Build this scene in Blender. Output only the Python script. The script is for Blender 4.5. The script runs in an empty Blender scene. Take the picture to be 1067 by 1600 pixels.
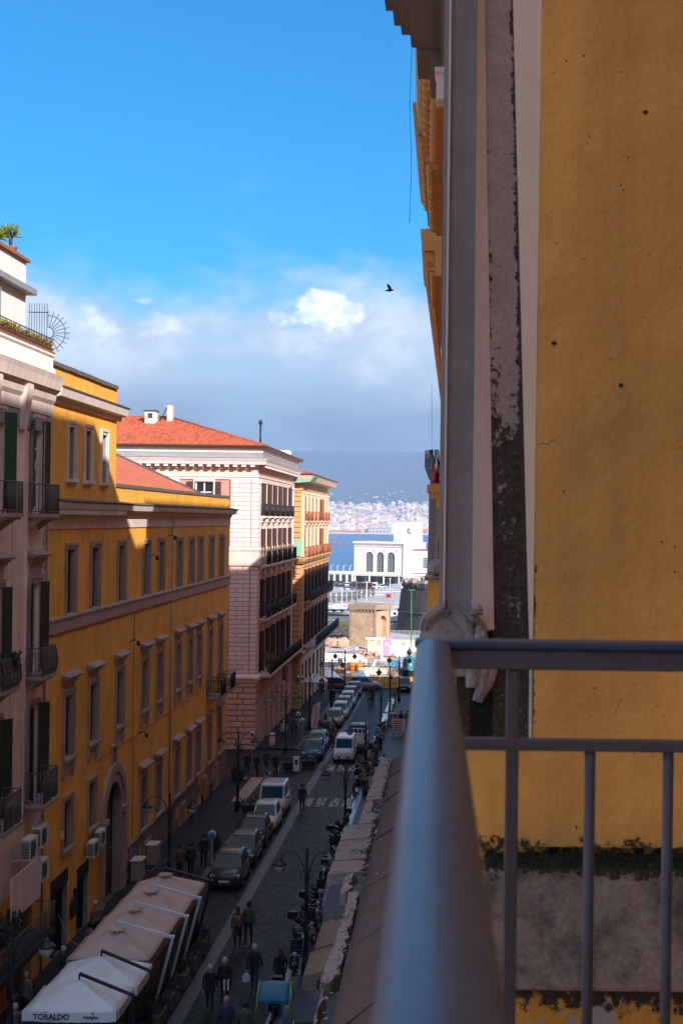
import bpy, bmesh, math, random
from mathutils import Vector, Matrix, Quaternion
R = random.Random(7)
ORD = ['first','second','third','fourth','fifth','sixth','seventh','eighth','ninth','tenth']
SC = bpy.context.scene
# ------------------------------------------------------------------ camera
CAMZ = 17.1
F = 2222.0
cam_d = bpy.data.cameras.new('camera'); cam = bpy.data.objects.new('camera', cam_d)
SC.collection.objects.link(cam); SC.camera = cam
cam_d.sensor_fit = 'VERTICAL'; cam_d.sensor_height = 36.0; cam_d.lens = 50.0
cam_d.clip_start = 0.05; cam_d.clip_end = 40000.0
cam_d.dof.use_dof = True; cam_d.dof.focus_distance = 110.0; cam_d.dof.aperture_fstop = 11.0
AX, PITCH, ROLL = 703.5, math.atan(13.0 / F), math.radians(0.75)   # the lens is shifted sideways: its axis meets the frame at column 703
cam_d.shift_x = -(AX - 533.5) / 1600
CM = Matrix.Rotation(math.pi / 2 + PITCH, 3, 'X') @ Matrix.Rotation(ROLL, 3, 'Z')
cam.matrix_world = Matrix.Translation((0, 0, CAMZ)) @ CM.to_4x4()
# ------------------------------------------------------------------ world
SUN_TO = Vector((1.0, -1.49, 0.966)).normalized()
EL = math.asin(SUN_TO.z); AZ = math.atan2(SUN_TO.x, SUN_TO.y)
world = bpy.data.worlds.new('World'); SC.world = world; world.use_nodes = True
def build_world():
    nt = world.node_tree; nt.nodes.clear(); N = nt.nodes.new; L = nt.links.new
    out = N('ShaderNodeOutputWorld'); bg = N('ShaderNodeBackground'); bg.inputs[1].default_value = 0.088
    L(bg.outputs[0], out.inputs[0])
    sky = N('ShaderNodeTexSky'); sky.sky_type = 'NISHITA'; sky.sun_disc = False
    sky.sun_elevation = EL; sky.sun_rotation = AZ; sky.altitude = 30; sky.air_density = 1.0
    sky.dust_density = 1.2; sky.ozone_density = 3.0
    hs = N('ShaderNodeHueSaturation'); hs.inputs['Saturation'].default_value = 1.85; hs.inputs['Hue'].default_value = 0.499
    hs.inputs['Value'].default_value = 0.64
    L(sky.outputs[0], hs.inputs['Color'])
    tc = N('ShaderNodeTexCoord'); sep = N('ShaderNodeSeparateXYZ'); L(tc.outputs['Generated'], sep.inputs[0])
    def math_(op, a, b=None, c=None, clamp=False):
        n = N('ShaderNodeMath'); n.operation = op; n.use_clamp = clamp
        for k, v in enumerate((a, b, c)):
            if v is None: continue
            if isinstance(v, (int, float)): n.inputs[k].default_value = v
            else: L(v, n.inputs[k])
        return n.outputs[0]
    def ramp(x, a, b):
        n = N('ShaderNodeMapRange'); n.interpolation_type = 'SMOOTHSTEP'
        n.inputs[1].default_value = a; n.inputs[2].default_value = b
        L(x, n.inputs[0]); return n.outputs[0]
    def noise(scale, detail, rough, sx=1, sz=1, off=(0, 0, 0)):
        mp = N('ShaderNodeMapping'); mp.inputs['Scale'].default_value = (sx, sx, sz); mp.inputs['Location'].default_value = off
        L(tc.outputs['Generated'], mp.inputs[0])
        n = N('ShaderNodeTexNoise'); n.inputs['Scale'].default_value = scale; n.inputs['Detail'].default_value = detail
        n.inputs['Roughness'].default_value = rough; L(mp.outputs[0], n.inputs[0]); return n.outputs[0]
    def mix(f, a, b):
        n = N('ShaderNodeMix'); n.data_type = 'RGBA'
        if isinstance(f, (int, float)): n.inputs[0].default_value = f
        else: L(f, n.inputs[0])
        for k, v in ((6, a), (7, b)):
            if isinstance(v, tuple): n.inputs[k].default_value = v + (1,)
            else: L(v, n.inputs[k])
        return n.outputs[2]
    z = sep.outputs[2]
    n1 = noise(7, 8, 0.55, 1, 2.2, (3.1, 1.7, 0.4))
    n2 = noise(16, 10, 0.6, 1, 1.6, (0.3, 4.7, 2.1))
    zz = math_('ADD', z, math_('MULTIPLY_ADD', n1, -0.19, 0.095))          # elevation with a ragged top
    bank = ramp(zz, 0.195, 0.125)
    shade = ramp(math_('ADD', math_('MULTIPLY', n2, 0.65), math_('MULTIPLY', n1, 0.35)), 0.44, 0.60)
    ccol = mix(shade, (2.2, 2.65, 3.25), (3.3, 3.65, 4.15))
    low = ramp(z, 0.118, 0.050)
    ccol = mix(low, ccol, (.62, .86, 1.24))
    thick = math_('MULTIPLY', bank, math_('MULTIPLY_ADD', ramp(n1, 0.30, 0.55), 0.28, 0.70), None, True)
    col = mix(thick, hs.outputs[0], ccol)
    # flat broken cloud layer, added unseen above the frame to neutralise blue shade light
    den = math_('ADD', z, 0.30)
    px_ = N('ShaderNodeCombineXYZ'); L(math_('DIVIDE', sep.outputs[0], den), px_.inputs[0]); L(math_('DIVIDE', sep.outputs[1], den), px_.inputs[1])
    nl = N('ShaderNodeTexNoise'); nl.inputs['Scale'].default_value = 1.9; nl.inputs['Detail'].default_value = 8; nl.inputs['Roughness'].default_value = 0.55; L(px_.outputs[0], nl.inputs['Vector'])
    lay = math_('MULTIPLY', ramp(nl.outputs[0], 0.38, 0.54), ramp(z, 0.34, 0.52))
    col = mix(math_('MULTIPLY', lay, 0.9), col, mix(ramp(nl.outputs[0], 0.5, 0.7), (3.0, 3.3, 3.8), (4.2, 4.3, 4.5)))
    # fair weather cumulus: lumps of cloud standing in given directions of the sky
    geo = tc.outputs['Generated']
    def puff(px, py, rx, ry, bright, soft=0.35):
        nonlocal col
        d = (CM @ Vector(((px - AX) / F, (800 - py) / F, -1))).normalized()
        s = N('ShaderNodeVectorMath'); s.operation = 'SUBTRACT'; L(geo, s.inputs[0]); s.inputs[1].default_value = d
        m = N('ShaderNodeVectorMath'); m.operation = 'MULTIPLY'; L(s.outputs[0], m.inputs[0]); m.inputs[1].default_value = (F / rx, F / rx, F / ry)
        ln = N('ShaderNodeVectorMath'); ln.operation = 'LENGTH'; L(m.outputs[0], ln.inputs[0])
        nn = noise(40, 10, 0.58, 1, 1.2, (px * 0.01, py * 0.01, 0))
        dist = math_('ADD', ln.outputs['Value'], math_('MULTIPLY_ADD', nn, -3.4, 1.7))
        f = ramp(dist, 1.0, 1.0 - soft)
        nb = noise(70, 6, 0.6, 1, 1.2, (py * 0.01, 1.0, 0))
        hz = ramp(nb, 0.38, 0.6)
        cc = mix(hz, (3.3, 3.75, 4.3), (5.0, 5.1, 5.1))
        col = mix(math_('MULTIPLY', f, bright, None, True), col, cc)
    puff(512, 481, 56, 38, 0.95, 0.62)
    puff(545, 492, 34, 20, 0.9, 0.5)
    puff(470, 500, 40, 22, 0.6, 0.6)
    puff(160, 515, 46, 36, 0.62, 0.9)
    puff(265, 508, 70, 22, 0.6, 0.9)
    puff(225, 470, 26, 6, 0.35, 0.9)
    puff(600, 575, 60, 36, 0.25, 0.9)
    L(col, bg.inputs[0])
build_world()
# ------------------------------------------------------------------ sun
sun_d = bpy.data.lights.new('sun', 'SUN'); sun_d.energy = 2.55; sun_d.angle = math.radians(0.5); sun_d.color = (1.0, 0.945, 0.88)
sun = bpy.data.objects.new('sun', sun_d); SC.collection.objects.link(sun)
sun.rotation_euler = SUN_TO.to_track_quat('Z', 'Y').to_euler(); sun.location = (40, -60, 80)
SC.view_settings.view_transform = 'Standard'; SC.view_settings.look = 'None'
SC.view_settings.exposure = 1.7; SC.view_settings.gamma = 1.0; SC.view_settings.use_curve_mapping = False
SC.cycles.max_bounces = 9; SC.cycles.diffuse_bounces = 8; SC.cycles.glossy_bounces = 3
SC.cycles.transmission_bounces = 4; SC.cycles.volume_bounces = 0; SC.cycles.transparent_max_bounces = 12
SC.cycles.use_denoising = True; SC.cycles.sample_clamp_indirect = 4.0

# ------------------------------------------------------------------ helpers
COL = SC.collection
def pix(px, py, D):
    """point of the world on the plane Y = D that the photograph shows at px, py (1067 x 1600 frame)"""
    d = CM @ Vector(((px - AX) / F, (800 - py) / F, -1))
    return Vector((0, 0, CAMZ)) + d * (D / d.y)
SLOPE = 0.0149
def gz(y):                      # height of the street at y; the square beyond falls faster to the harbour
    if y < 172: return -SLOPE * y
    return -SLOPE * 172 - 0.0243 * (y - 172)
def gpt(px, py):                # ground point of the street under a pixel
    d = CM @ Vector(((px - AX) / F, (800 - py) / F, -1))
    t = CAMZ / (-d.z - SLOPE * d.y)
    return Vector((0, 0, CAMZ)) + d * t

def tag(o, label=None, cat=None, group=None, kind=None):
    if label: o['label'] = label
    if cat: o['category'] = cat
    if group: o['group'] = group
    if kind: o['kind'] = kind
    return o
def empty(name, loc, label, cat, group=None, rz=0):
    o = bpy.data.objects.new(name, None); COL.objects.link(o); o.location = loc; o.rotation_euler = (0, 0, rz)
    o.empty_display_size = 0.2
    return tag(o, label, cat, group)
def obj(name, me, parent=None, loc=(0, 0, 0), rz=0.0):
    o = bpy.data.objects.new(name, me); COL.objects.link(o)
    if parent: o.parent = parent
    o.location = loc; o.rotation_euler = (0, 0, rz)
    return o
def wl(parent):                 # local offset that keeps world coordinates under an unrotated parent chain
    v = Vector((0, 0, 0)); p = parent
    while p: v -= p.location; p = p.parent
    return v
def copy_tree(o, parent=None):
    c = o.copy(); COL.objects.link(c); c.parent = parent
    for ch in list(o.children): copy_tree(ch, c)
    return c
CACHE = {}
def cached(key, fn):
    if key not in CACHE: CACHE[key] = fn()
    return CACHE[key]

class MB:
    def __init__(s): s.v = []; s.f = []; s.m = []; s.sm = []
    def add(s, vs, fs, m=0, smooth=False):
        b = len(s.v); s.v += [tuple(v) for v in vs]
        for f in fs: s.f.append([b + i for i in f]); s.m.append(m); s.sm.append(smooth)
    def box(s, x0, x1, y0, y1, z0, z1, m=0):
        s.add([(x0,y0,z0),(x1,y0,z0),(x1,y1,z0),(x0,y1,z0),(x0,y0,z1),(x1,y0,z1),(x1,y1,z1),(x0,y1,z1)],
              [(0,3,2,1),(4,5,6,7),(0,1,5,4),(1,2,6,5),(2,3,7,6),(3,0,4,7)], m)
    def hexa(s, p, m=0):        # eight corners, bottom ring then top ring
        s.add(p, [(0,3,2,1),(4,5,6,7),(0,1,5,4),(1,2,6,5),(2,3,7,6),(3,0,4,7)], m)
    def poly(s, pts, m=0): s.add(pts, [tuple(range(len(pts)))], m)
    def prism(s, pa, pb, m=0, smooth=False):   # two matching outlines
        n = len(pa); s.add(list(pa) + list(pb), [tuple(range(n))[::-1], tuple(range(n, 2*n))], m)
        b = len(s.v) - 2*n
        for i in range(n):
            j = (i+1) % n; s.f.append([b+i, b+j, b+n+j, b+n+i]); s.m.append(m); s.sm.append(smooth)
    def path(s, pts, r, n=6, m=0, cap=True, smooth=True):
        pts = [Vector(p) for p in pts]; rs = r if isinstance(r, (list, tuple)) else [r]*len(pts)
        b = len(s.v); up = Vector((0,0,1)); prev = None
        for i, p in enumerate(pts):
            t = (pts[min(i+1, len(pts)-1)] - pts[max(i-1, 0)]).normalized()
            a = prev - t*prev.dot(t) if prev is not None else t.cross(up if abs(t.z) < .95 else Vector((1,0,0)))
            a.normalize(); prev = a; c = t.cross(a)
            for k in range(n):
                w = 2*math.pi*k/n; s.v.append(tuple(p + (a*math.cos(w) + c*math.sin(w))*rs[i]))
        for i in range(len(pts)-1):
            for k in range(n):
                l = (k+1) % n
                s.f.append([b+i*n+k, b+i*n+l, b+(i+1)*n+l, b+(i+1)*n+k]); s.m.append(m); s.sm.append(smooth)
        if cap:
            s.f.append([b+k for k in range(n)][::-1]); s.m.append(m); s.sm.append(False)
            e = b+(len(pts)-1)*n; s.f.append([e+k for k in range(n)]); s.m.append(m); s.sm.append(False)
    def tube(s, p, q, r, n=6, m=0, smooth=True): s.path([p, q], r, n, m, True, smooth)
    def lathe(s, prof, c=(0,0,0), n=12, m=0, smooth=True, sy=1.0, axis='z'):
        b = len(s.v)
        for r, z in prof:
            for k in range(n):
                w = 2*math.pi*k/n; x, y = r*math.cos(w), r*math.sin(w)*sy
                if axis == 'z': p = (c[0]+x, c[1]+y, c[2]+z)
                elif axis == 'x': p = (c[0]+z, c[1]+x, c[2]+y)
                else: p = (c[0]+x, c[1]+z, c[2]+y)
                s.v.append(p)
        for i in range(len(prof)-1):
            for k in range(n):
                l = (k+1) % n
                s.f.append([b+i*n+k, b+i*n+l, b+(i+1)*n+l, b+(i+1)*n+k]); s.m.append(m); s.sm.append(smooth)
        s.f.append([b+k for k in range(n)][::-1]); s.m.append(m); s.sm.append(False)
        e = b+(len(prof)-1)*n; s.f.append([e+k for k in range(n)]); s.m.append(m); s.sm.append(False)
    def blob(s, c, rx, ry, rz, m=0, nu=8, nv=5, jit=0.0, smooth=True):
        prof = []
        b = len(s.v)
        for i in range(nv+1):
            t = math.pi*i/nv - math.pi/2
            for k in range(nu):
                w = 2*math.pi*k/nu; j = 1 + R.uniform(-jit, jit)
                rr = max(math.cos(t), 0.02)*j
                s.v.append((c[0]+rx*rr*math.cos(w), c[1]+ry*rr*math.sin(w), c[2]+rz*math.sin(t)*j))
        for i in range(nv):
            for k in range(nu):
                l = (k+1) % nu
                s.f.append([b+i*nu+k, b+i*nu+l, b+(i+1)*nu+l, b+(i+1)*nu+k]); s.m.append(m); s.sm.append(smooth)
        s.f.append([b+k for k in range(nu)][::-1]); s.m.append(m); s.sm.append(smooth)
        e = b+nv*nu; s.f.append([e+k for k in range(nu)]); s.m.append(m); s.sm.append(smooth)
    def leaf(s, p, d, l, w, m=0):
        d = Vector(d).normalized(); a = d.cross(Vector((R.uniform(-1,1), R.uniform(-1,1), R.uniform(-1,1)))).normalized()*w
        p = Vector(p); q = p + d*l; h = p + d*l*.5 + d.cross(a).normalized()*l*.08
        s.add([p, h+a, q, h-a], [(0,1,2),(0,2,3)], m)
    def mesh(s, name, mats):
        me = bpy.data.meshes.new(name); me.from_pydata(s.v, [], s.f)
        for m in (mats if isinstance(mats, (list, tuple)) else [mats]): me.materials.append(m)
        me.polygons.foreach_set('material_index', s.m); me.polygons.foreach_set('use_smooth', s.sm)
        bm = bmesh.new(); bm.from_mesh(me); bmesh.ops.recalc_face_normals(bm, faces=bm.faces); bm.to_mesh(me); bm.free()
        me.update(); return me
    def build(s, name, mats, parent=None, loc=(0,0,0), rz=0.0, world=False):
        o = obj(name, s.mesh(name, mats), parent, loc, rz)
        if world and parent: o.location = wl(parent)
        return o
def bevel(o, w=0.01, seg=2):
    b = o.modifiers.new('bevel', 'BEVEL'); b.width = w; b.segments = seg; b.limit_method = 'ANGLE'; b.angle_limit = math.radians(35)
    return o

# ------------------------------------------------------------------ materials
MATS = {}
def mat(name, col, rough=0.7, var=0.0, vscale=1.5, streak=0.0, fine=0.0, fscale=25.0, bump=0.0, bscale=40.0, bdist=0.02,
        metal=0.0, dirt=None, dirtamt=0.0, dscale=0.8, dlo=0.5, dhi=0.7, spec=0.5, coords='pos', trans=0.0, alpha=1.0, zdirt=None):
    if name in MATS: return MATS[name]
    m = bpy.data.materials.new(name); m.use_nodes = True; MATS[name] = m
    nt = m.node_tree; N = nt.nodes.new; L = nt.links.new; b = nt.nodes['Principled BSDF']
    b.inputs['Roughness'].default_value = rough; b.inputs['Metallic'].default_value = metal
    b.inputs['Specular IOR Level'].default_value = spec
    if trans: b.inputs['Transmission Weight'].default_value = trans
    if alpha < 1: b.inputs['Alpha'].default_value = alpha
    if coords == 'pos': src = N('ShaderNodeNewGeometry').outputs['Position']
    else: src = N('ShaderNodeTexCoord').outputs['Object']
    def noise(scale, detail=6, sc=(1,1,1), rough_=0.6):
        mp = N('ShaderNodeMapping'); mp.inputs['Scale'].default_value = sc; L(src, mp.inputs[0])
        n = N('ShaderNodeTexNoise'); n.inputs['Scale'].default_value = scale; n.inputs['Detail'].default_value = detail
        n.inputs['Roughness'].default_value = rough_; L(mp.outputs[0], n.inputs[0]); return n.outputs[0]
    def rng(x, a, b_, c, d):
        n = N('ShaderNodeMapRange'); L(x, n.inputs[0])
        for k, v in enumerate((a, b_, c, d)): n.inputs[k+1].default_value = v
        return n.outputs[0]
    def mul(a, x):
        n = N('ShaderNodeMix'); n.data_type = 'RGBA'; n.blend_type = 'MULTIPLY'; n.inputs[0].default_value = 1
        L(a, n.inputs[6]); L(x, n.inputs[7]); return n.outputs[2]
    rgb = N('ShaderNodeRGB'); rgb.outputs[0].default_value = tuple(col) + (1,); c = rgb.outputs[0]
    if var: c = mul(c, rng(noise(vscale, 6), .3, .7, 1-var, 1+var))
    if streak: c = mul(c, rng(noise(3.0, 5, (1,1,.06)), .35, .7, 1+streak*.4, 1-streak))
    if fine: c = mul(c, rng(noise(fscale, 4), .3, .7, 1-fine, 1+fine))
    if dirt is not None:
        f = noise(dscale, 10, (1,1,1), .68)
        f = rng(f, dlo, dhi, 0, dirtamt)
        if zdirt:               # (z0, z1): grows between two heights, as damp does
            sp = N('ShaderNodeSeparateXYZ'); L(src, sp.inputs[0])
            q = rng(sp.outputs[2], zdirt[0], zdirt[1], 0, 1)
            mm = N('ShaderNodeMath'); mm.operation = 'MULTIPLY'; L(f, mm.inputs[0]); L(q, mm.inputs[1]); f = mm.outputs[0]
        n = N('ShaderNodeMix'); n.data_type = 'RGBA'; L(f, n.inputs[0]); L(c, n.inputs[6]); n.inputs[7].default_value = tuple(dirt) + (1,); c = n.outputs[2]
    L(c, b.inputs['Base Color'])
    if bump:
        bp = N('ShaderNodeBump'); bp.inputs['Strength'].default_value = bump; bp.inputs['Distance'].default_value = bdist
        L(noise(bscale, 6), bp.inputs['Height']); L(bp.outputs[0], b.inputs['Normal'])
    return m
M = lambda k: MATS[k]
mat('yellow_plaster', (.85, .40, .05), .85, var=.16, vscale=.6, streak=.16, fine=.07, bump=.25, bscale=8, dirt=(.28,.12,.03), dirtamt=.5, dscale=.35, dlo=.55, dhi=.8)
mat('grey_trim', (.36, .26, .23), .85, var=.14, vscale=1.2, streak=.15, fine=.08, bump=.2, bscale=15)
mat('pale_trim', (.68, .54, .50), .85, var=.12, vscale=1.2, streak=.2, fine=.06)
mat('cream_plaster', (.82, .62, .56), .85, var=.10, vscale=.7, streak=.22, fine=.05, dirt=(.33,.25,.2), dirtamt=.55, dscale=.5, dlo=.5, dhi=.75)
mat('white_plaster', (.78, .76, .73), .8, var=.05, vscale=.8, streak=.12)
mat('pink_stone', (.70, .50, .44), .85, var=.10, vscale=1.0, streak=.10, fine=.05)
mat('pink_rust', (.55, .33, .25), .85, var=.12, vscale=1.0, streak=.12, fine=.06)
mat('pink_panel', (.62, .25, .20), .85, var=.10, vscale=1.2)
mat('white_stone', (.78, .64, .60), .8, var=.08, vscale=1.0, streak=.10)
mat('joint_stone', (.34, .20, .16), .9)
mat('orange_plaster', (.58, .32, .14), .85, var=.14, vscale=.9, streak=.14, fine=.06)
mat('cream_orange', (.72, .50, .37), .85, var=.10, vscale=.9)
mat('brown_shutter', (.06, .034, .026), .6, var=.1)
mat('orange_shutter', (.32, .09, .03), .6)
mat('green_shutter', (.012, .065, .04), .45)
mat('dark_shutter', (.02, .024, .022), .5)
mat('white_frame', (.72, .72, .72), .5)
mat('dark_frame', (.06, .05, .045), .5)
mat('glass', (.018, .022, .028), .06, spec=.6)
mat('dark_inside', (.012, .011, .012), .9)
mat('iron', (.025, .024, .026), .5, metal=.2)
mat('iron_brown', (.12, .095, .09), .6)
mat('roof_tile', (.42, .085, .03), .8, var=.22, vscale=2.2, fine=.25, fscale=6)
mat('roof_tile_pale', (.52, .14, .07), .8, var=.14, vscale=1.2, fine=.12, fscale=5)
mat('gutter', (.10, .05, .035), .5, metal=.3)
mat('lead_grey', (.26, .26, .28), .6, var=.12)
mat('coping_dark', (.11, .095, .085), .9, var=.25, vscale=3, fine=.2)
mat('copper_green', (.22, .42, .30), .7, var=.2)
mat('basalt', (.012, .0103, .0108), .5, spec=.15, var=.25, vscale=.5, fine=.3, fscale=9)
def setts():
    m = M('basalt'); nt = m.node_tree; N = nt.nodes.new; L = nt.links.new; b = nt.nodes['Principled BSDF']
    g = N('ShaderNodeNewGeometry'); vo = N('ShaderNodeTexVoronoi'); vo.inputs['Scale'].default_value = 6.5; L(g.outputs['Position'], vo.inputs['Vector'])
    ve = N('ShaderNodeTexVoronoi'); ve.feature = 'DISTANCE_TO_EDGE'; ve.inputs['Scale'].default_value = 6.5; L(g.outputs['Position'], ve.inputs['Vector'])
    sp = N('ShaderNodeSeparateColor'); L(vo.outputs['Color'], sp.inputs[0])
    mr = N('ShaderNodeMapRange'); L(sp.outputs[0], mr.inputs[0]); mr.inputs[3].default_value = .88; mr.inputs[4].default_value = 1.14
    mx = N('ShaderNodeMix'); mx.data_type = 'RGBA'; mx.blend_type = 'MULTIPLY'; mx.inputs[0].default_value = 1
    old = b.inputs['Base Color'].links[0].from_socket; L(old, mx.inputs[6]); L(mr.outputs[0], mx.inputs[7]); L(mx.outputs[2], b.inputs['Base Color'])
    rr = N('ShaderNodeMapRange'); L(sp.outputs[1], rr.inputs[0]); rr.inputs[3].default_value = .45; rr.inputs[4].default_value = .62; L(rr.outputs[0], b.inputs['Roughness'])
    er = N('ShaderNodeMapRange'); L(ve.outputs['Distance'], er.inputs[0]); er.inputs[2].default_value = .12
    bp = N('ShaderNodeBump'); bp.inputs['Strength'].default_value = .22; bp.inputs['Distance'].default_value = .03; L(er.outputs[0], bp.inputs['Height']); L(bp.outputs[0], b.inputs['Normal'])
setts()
mat('pave', (.021, .0165, .016), .6, spec=.15, var=.2, vscale=.6, fine=.25, fscale=5, bump=.3, bscale=6)
mat('pave_wet', (.016, .0145, .016), .5, spec=.3, var=.35, vscale=.8, fine=.35, fscale=4, bump=.4, bscale=5)
mat('kerb_wet', (.16, .16, .175), .18, var=.3, vscale=1.5, fine=.3, bump=.5, bscale=7)
mat('kerb_stone', (.085, .075, .073), .45, spec=.25, var=.2, vscale=1.4, fine=.2)
mat('paint_white', (.36, .35, .35), .6, spec=.2, fine=.5, fscale=6)
mat('stone_plinth', (.17, .125, .11), .85, var=.2, vscale=1.2, fine=.15)
mat('ac_white', (.62, .62, .62), .45)
mat('ac_grille', (.05, .05, .055), .6)
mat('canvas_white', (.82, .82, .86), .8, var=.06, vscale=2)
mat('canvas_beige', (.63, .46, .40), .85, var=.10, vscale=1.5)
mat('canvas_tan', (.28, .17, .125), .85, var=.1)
mat('alu_white', (.70, .70, .72), .35)
mat('black_paint', (.012, .012, .013), .45)
mat('lamp_glass', (.50, .46, .38), .25)
mat('rubber', (.015, .015, .016), .8)
mat('rim', (.35, .35, .37), .35, metal=.8)
mat('car_glass', (.010, .017, .021), .08, spec=.35)
mat('headlight', (.55, .57, .6), .12)
mat('plate_white', (.7, .7, .7), .4)
mat('amber', (.6, .16, .02), .3)
for k, c in (('silver', (.30,.32,.34)), ('dark_grey', (.05,.055,.06)), ('teal_grey', (.055,.09,.11)), ('white', (.66,.68,.72)), ('blue', (.04,.09,.16)),
             ('red', (.16,.02,.025)), ('navy', (.02,.03,.06)), ('black', (.015,.015,.017)), ('pale_blue', (.22,.30,.36))):
    mat('car_'+k, tuple(v*.8 for v in c), .2, metal=.1 if k in ('silver','pale_blue') else 0, spec=.28)
mat('skin', (.42, .23, .16), .6)
mat('foliage', (.045, .075, .022), .7, var=.4, vscale=6)
mat('foliage_dark', (.022, .038, .016), .7, var=.4, vscale=6)
mat('foliage_grey', (.10, .15, .15), .7, var=.3, vscale=8)
mat('foliage_autumn', (.22, .16, .03), .7, var=.5, vscale=4)
mat('palm_leaf', (.16, .20, .03), .6, var=.3, vscale=6)
mat('bark', (.08, .055, .04), .9, var=.2)
mat('terracotta', (.30, .11, .055), .85, var=.15)

class Fac:
    """a facade: P(u, d, z) with u along the wall and d out of it"""
    def __init__(s, kind, c): s.kind = kind; s.c = c; s.rz = 0 if kind == 'x' else -math.pi/2
    def P(s, u, d, z):
        return (s.c + d, u, z) if s.kind == 'x' else (u, s.c - d, z)
    def box(s, mb, u0, u1, d0, d1, z0, z1, m=0):
        if s.kind == 'x': mb.box(s.c+d0, s.c+d1, u0, u1, z0, z1, m)
        else: mb.box(u0, u1, s.c-d1, s.c-d0, z0, z1, m)
    def mould(s, mb, prof, u0, u1, m=0):
        mb.prism([s.P(u0, d, z) for d, z in prof], [s.P(u1, d, z) for d, z in prof], m)
    def wall(s, mb, u0, u1, z0, z1, holes, rev=.2, m=0, mr=0):
        us = sorted({u0, u1, *[a for h in holes for a in h[:2]]}); zs = sorted({z0, z1, *[a for h in holes for a in h[2:]]})
        us = [u for u in us if u0-1e-6 <= u <= u1+1e-6]; zs = [z for z in zs if z0-1e-6 <= z <= z1+1e-6]
        for i in range(len(us)-1):
            for j in range(len(zs)-1):
                a, b, c, d = us[i], us[i+1], zs[j], zs[j+1]; cu, cz = (a+b)/2, (c+d)/2
                if any(h[0] < cu < h[1] and h[2] < cz < h[3] for h in holes): continue
                mb.poly([s.P(a,0,c), s.P(b,0,c), s.P(b,0,d), s.P(a,0,d)], m)
        for a, b, c, d in holes:
            for q in (((a,c),(a,d)), ((a,d),(b,d)), ((b,d),(b,c)), ((b,c),(a,c))):
                (ua, za), (ub, zb) = q
                mb.poly([s.P(ua,0,za), s.P(ub,0,zb), s.P(ub,-rev,zb), s.P(ua,-rev,za)], mr)
# ================================================================== SETTING
mat('sea', (.006, .095, .25), .28, var=.10, vscale=.01, bump=.25, bscale=.12, bdist=1.2)
mat('land', (.16, .15, .135), .9, var=.25, vscale=.05, fine=.2, fscale=.6)
mat('square_pale', (.42, .39, .38), .85, var=.22, vscale=.06, fine=.2, fscale=.9)
mat('hill', (.035, .05, .055), .95, var=.4, vscale=.004, fine=.3, fscale=.02)
mat('crossing', (.33, .24, .2), .7, var=.2, vscale=2)

def sheet(name, x0, x1, ys, zf, m, parent=None):
    mb = MB()
    for a, b in zip(ys[:-1], ys[1:]): mb.poly([(x0,a,zf(a)), (x1,a,zf(a)), (x1,b,zf(b)), (x0,b,zf(b))])
    o = mb.build(name, m, parent, world=True)
    return tag(o, kind='structure') if not parent else o
sheet('land', -450, 450, [-150, 172, 800], lambda y: gz(y) - .05, M('land'))
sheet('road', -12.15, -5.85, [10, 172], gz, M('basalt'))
sheet('cross_street', -70, 60, [157, 172], lambda y: gz(y) + .004, M('basalt'))
sheet('side_street', -60, -12.15, [101.6, 115.4], lambda y: gz(y)+.02, M('basalt'))
tag(sheet('square', -90, 120, [172.1, 300, 430], lambda y: gz(y), M('square_pale')), kind='structure')
sheet('harbour_quay', -250, 250, [430.1, 600, 812], lambda y: gz(y), M('square_pale'))

def pavement(name, x0, x1, y0, y1, m, kerb_side, km='kerb_stone', h=.13):
    mb = MB(); n = int((y1-y0)/12)+1
    ys = [y0+(y1-y0)*i/n for i in range(n+1)]
    for a, b in zip(ys[:-1], ys[1:]): mb.poly([(x0,a,gz(a)+h), (x1,a,gz(a)+h), (x1,b,gz(b)+h), (x0,b,gz(b)+h)])
    p = tag(mb.build(name, m), kind='structure')
    def ks():
        k = MB(); k.box(-.16, .16, .012, 1.188, -.2, .0); return k.mesh('kerb_stone', M(km))
    me = cached('kerb'+km, ks); y = y0
    while y < y1-1.2:
        k = obj('kerb_stone', me, p, (x1+.16 if kerb_side > 0 else x0-.16, y, gz(y)+h+R.uniform(-.006,.010))); k.rotation_euler = (-math.atan(SLOPE), 0, R.uniform(-.006,.006)); y += 1.2
    return p
pavement('pavement', -15.7, -12.3, 20, 101.5, M('pave'), 1)
pavement('pavement', -15.7, -12.3, 115.5, 158, M('pave'), 1)
PR = pavement('pavement', -5.65, -.1, 10, 101, M('pave_wet'), -1, 'kerb_wet')
pavement('pavement', -5.65, 1.5, 108, 156, M('pave_wet'), -1, 'kerb_wet')
# light stone strip between carriageway and parking bays
strip = tag(sheet('parking_strip', -9.72, -9.2, [20, 101, 160], lambda y: gz(y)+.004, M('kerb_stone')), kind='structure')
def st():
    k = MB(); k.box(-.25, .25, .01, 1.19, -.05, .0); return k.mesh('paving_stone', M('kerb_stone'))
me = cached('strip', st); y = 40.0
while y < 158:
    if not (89 < y < 109):
        k = obj('paving_stone', me, strip, (-9.46, y, gz(y)+.014+R.uniform(-.004,.004))); k.rotation_euler = (-math.atan(SLOPE),0,0)
    y += 1.2
mat('wet_basalt', (.03,.03,.034), .10, var=.3, vscale=1.2, fine=.3, fscale=5, bump=.35, bscale=4, bdist=.02)
mb = MB(); y = 20.0
while y < 156:
    w0, w1 = R.uniform(.25,.5), R.uniform(.25,.5); L_ = R.uniform(2,5)
    mb.poly([(-5.98-w0,y,gz(y)+.005),(-5.98,y,gz(y)+.005),(-5.98,y+L_,gz(y+L_)+.005),(-5.98-w1,y+L_,gz(y+L_)+.005)]); y += L_+R.choice((0,0,.6,1.5))
tag(mb.build('wet_gutter', M('wet_basalt')), kind='structure')
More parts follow.
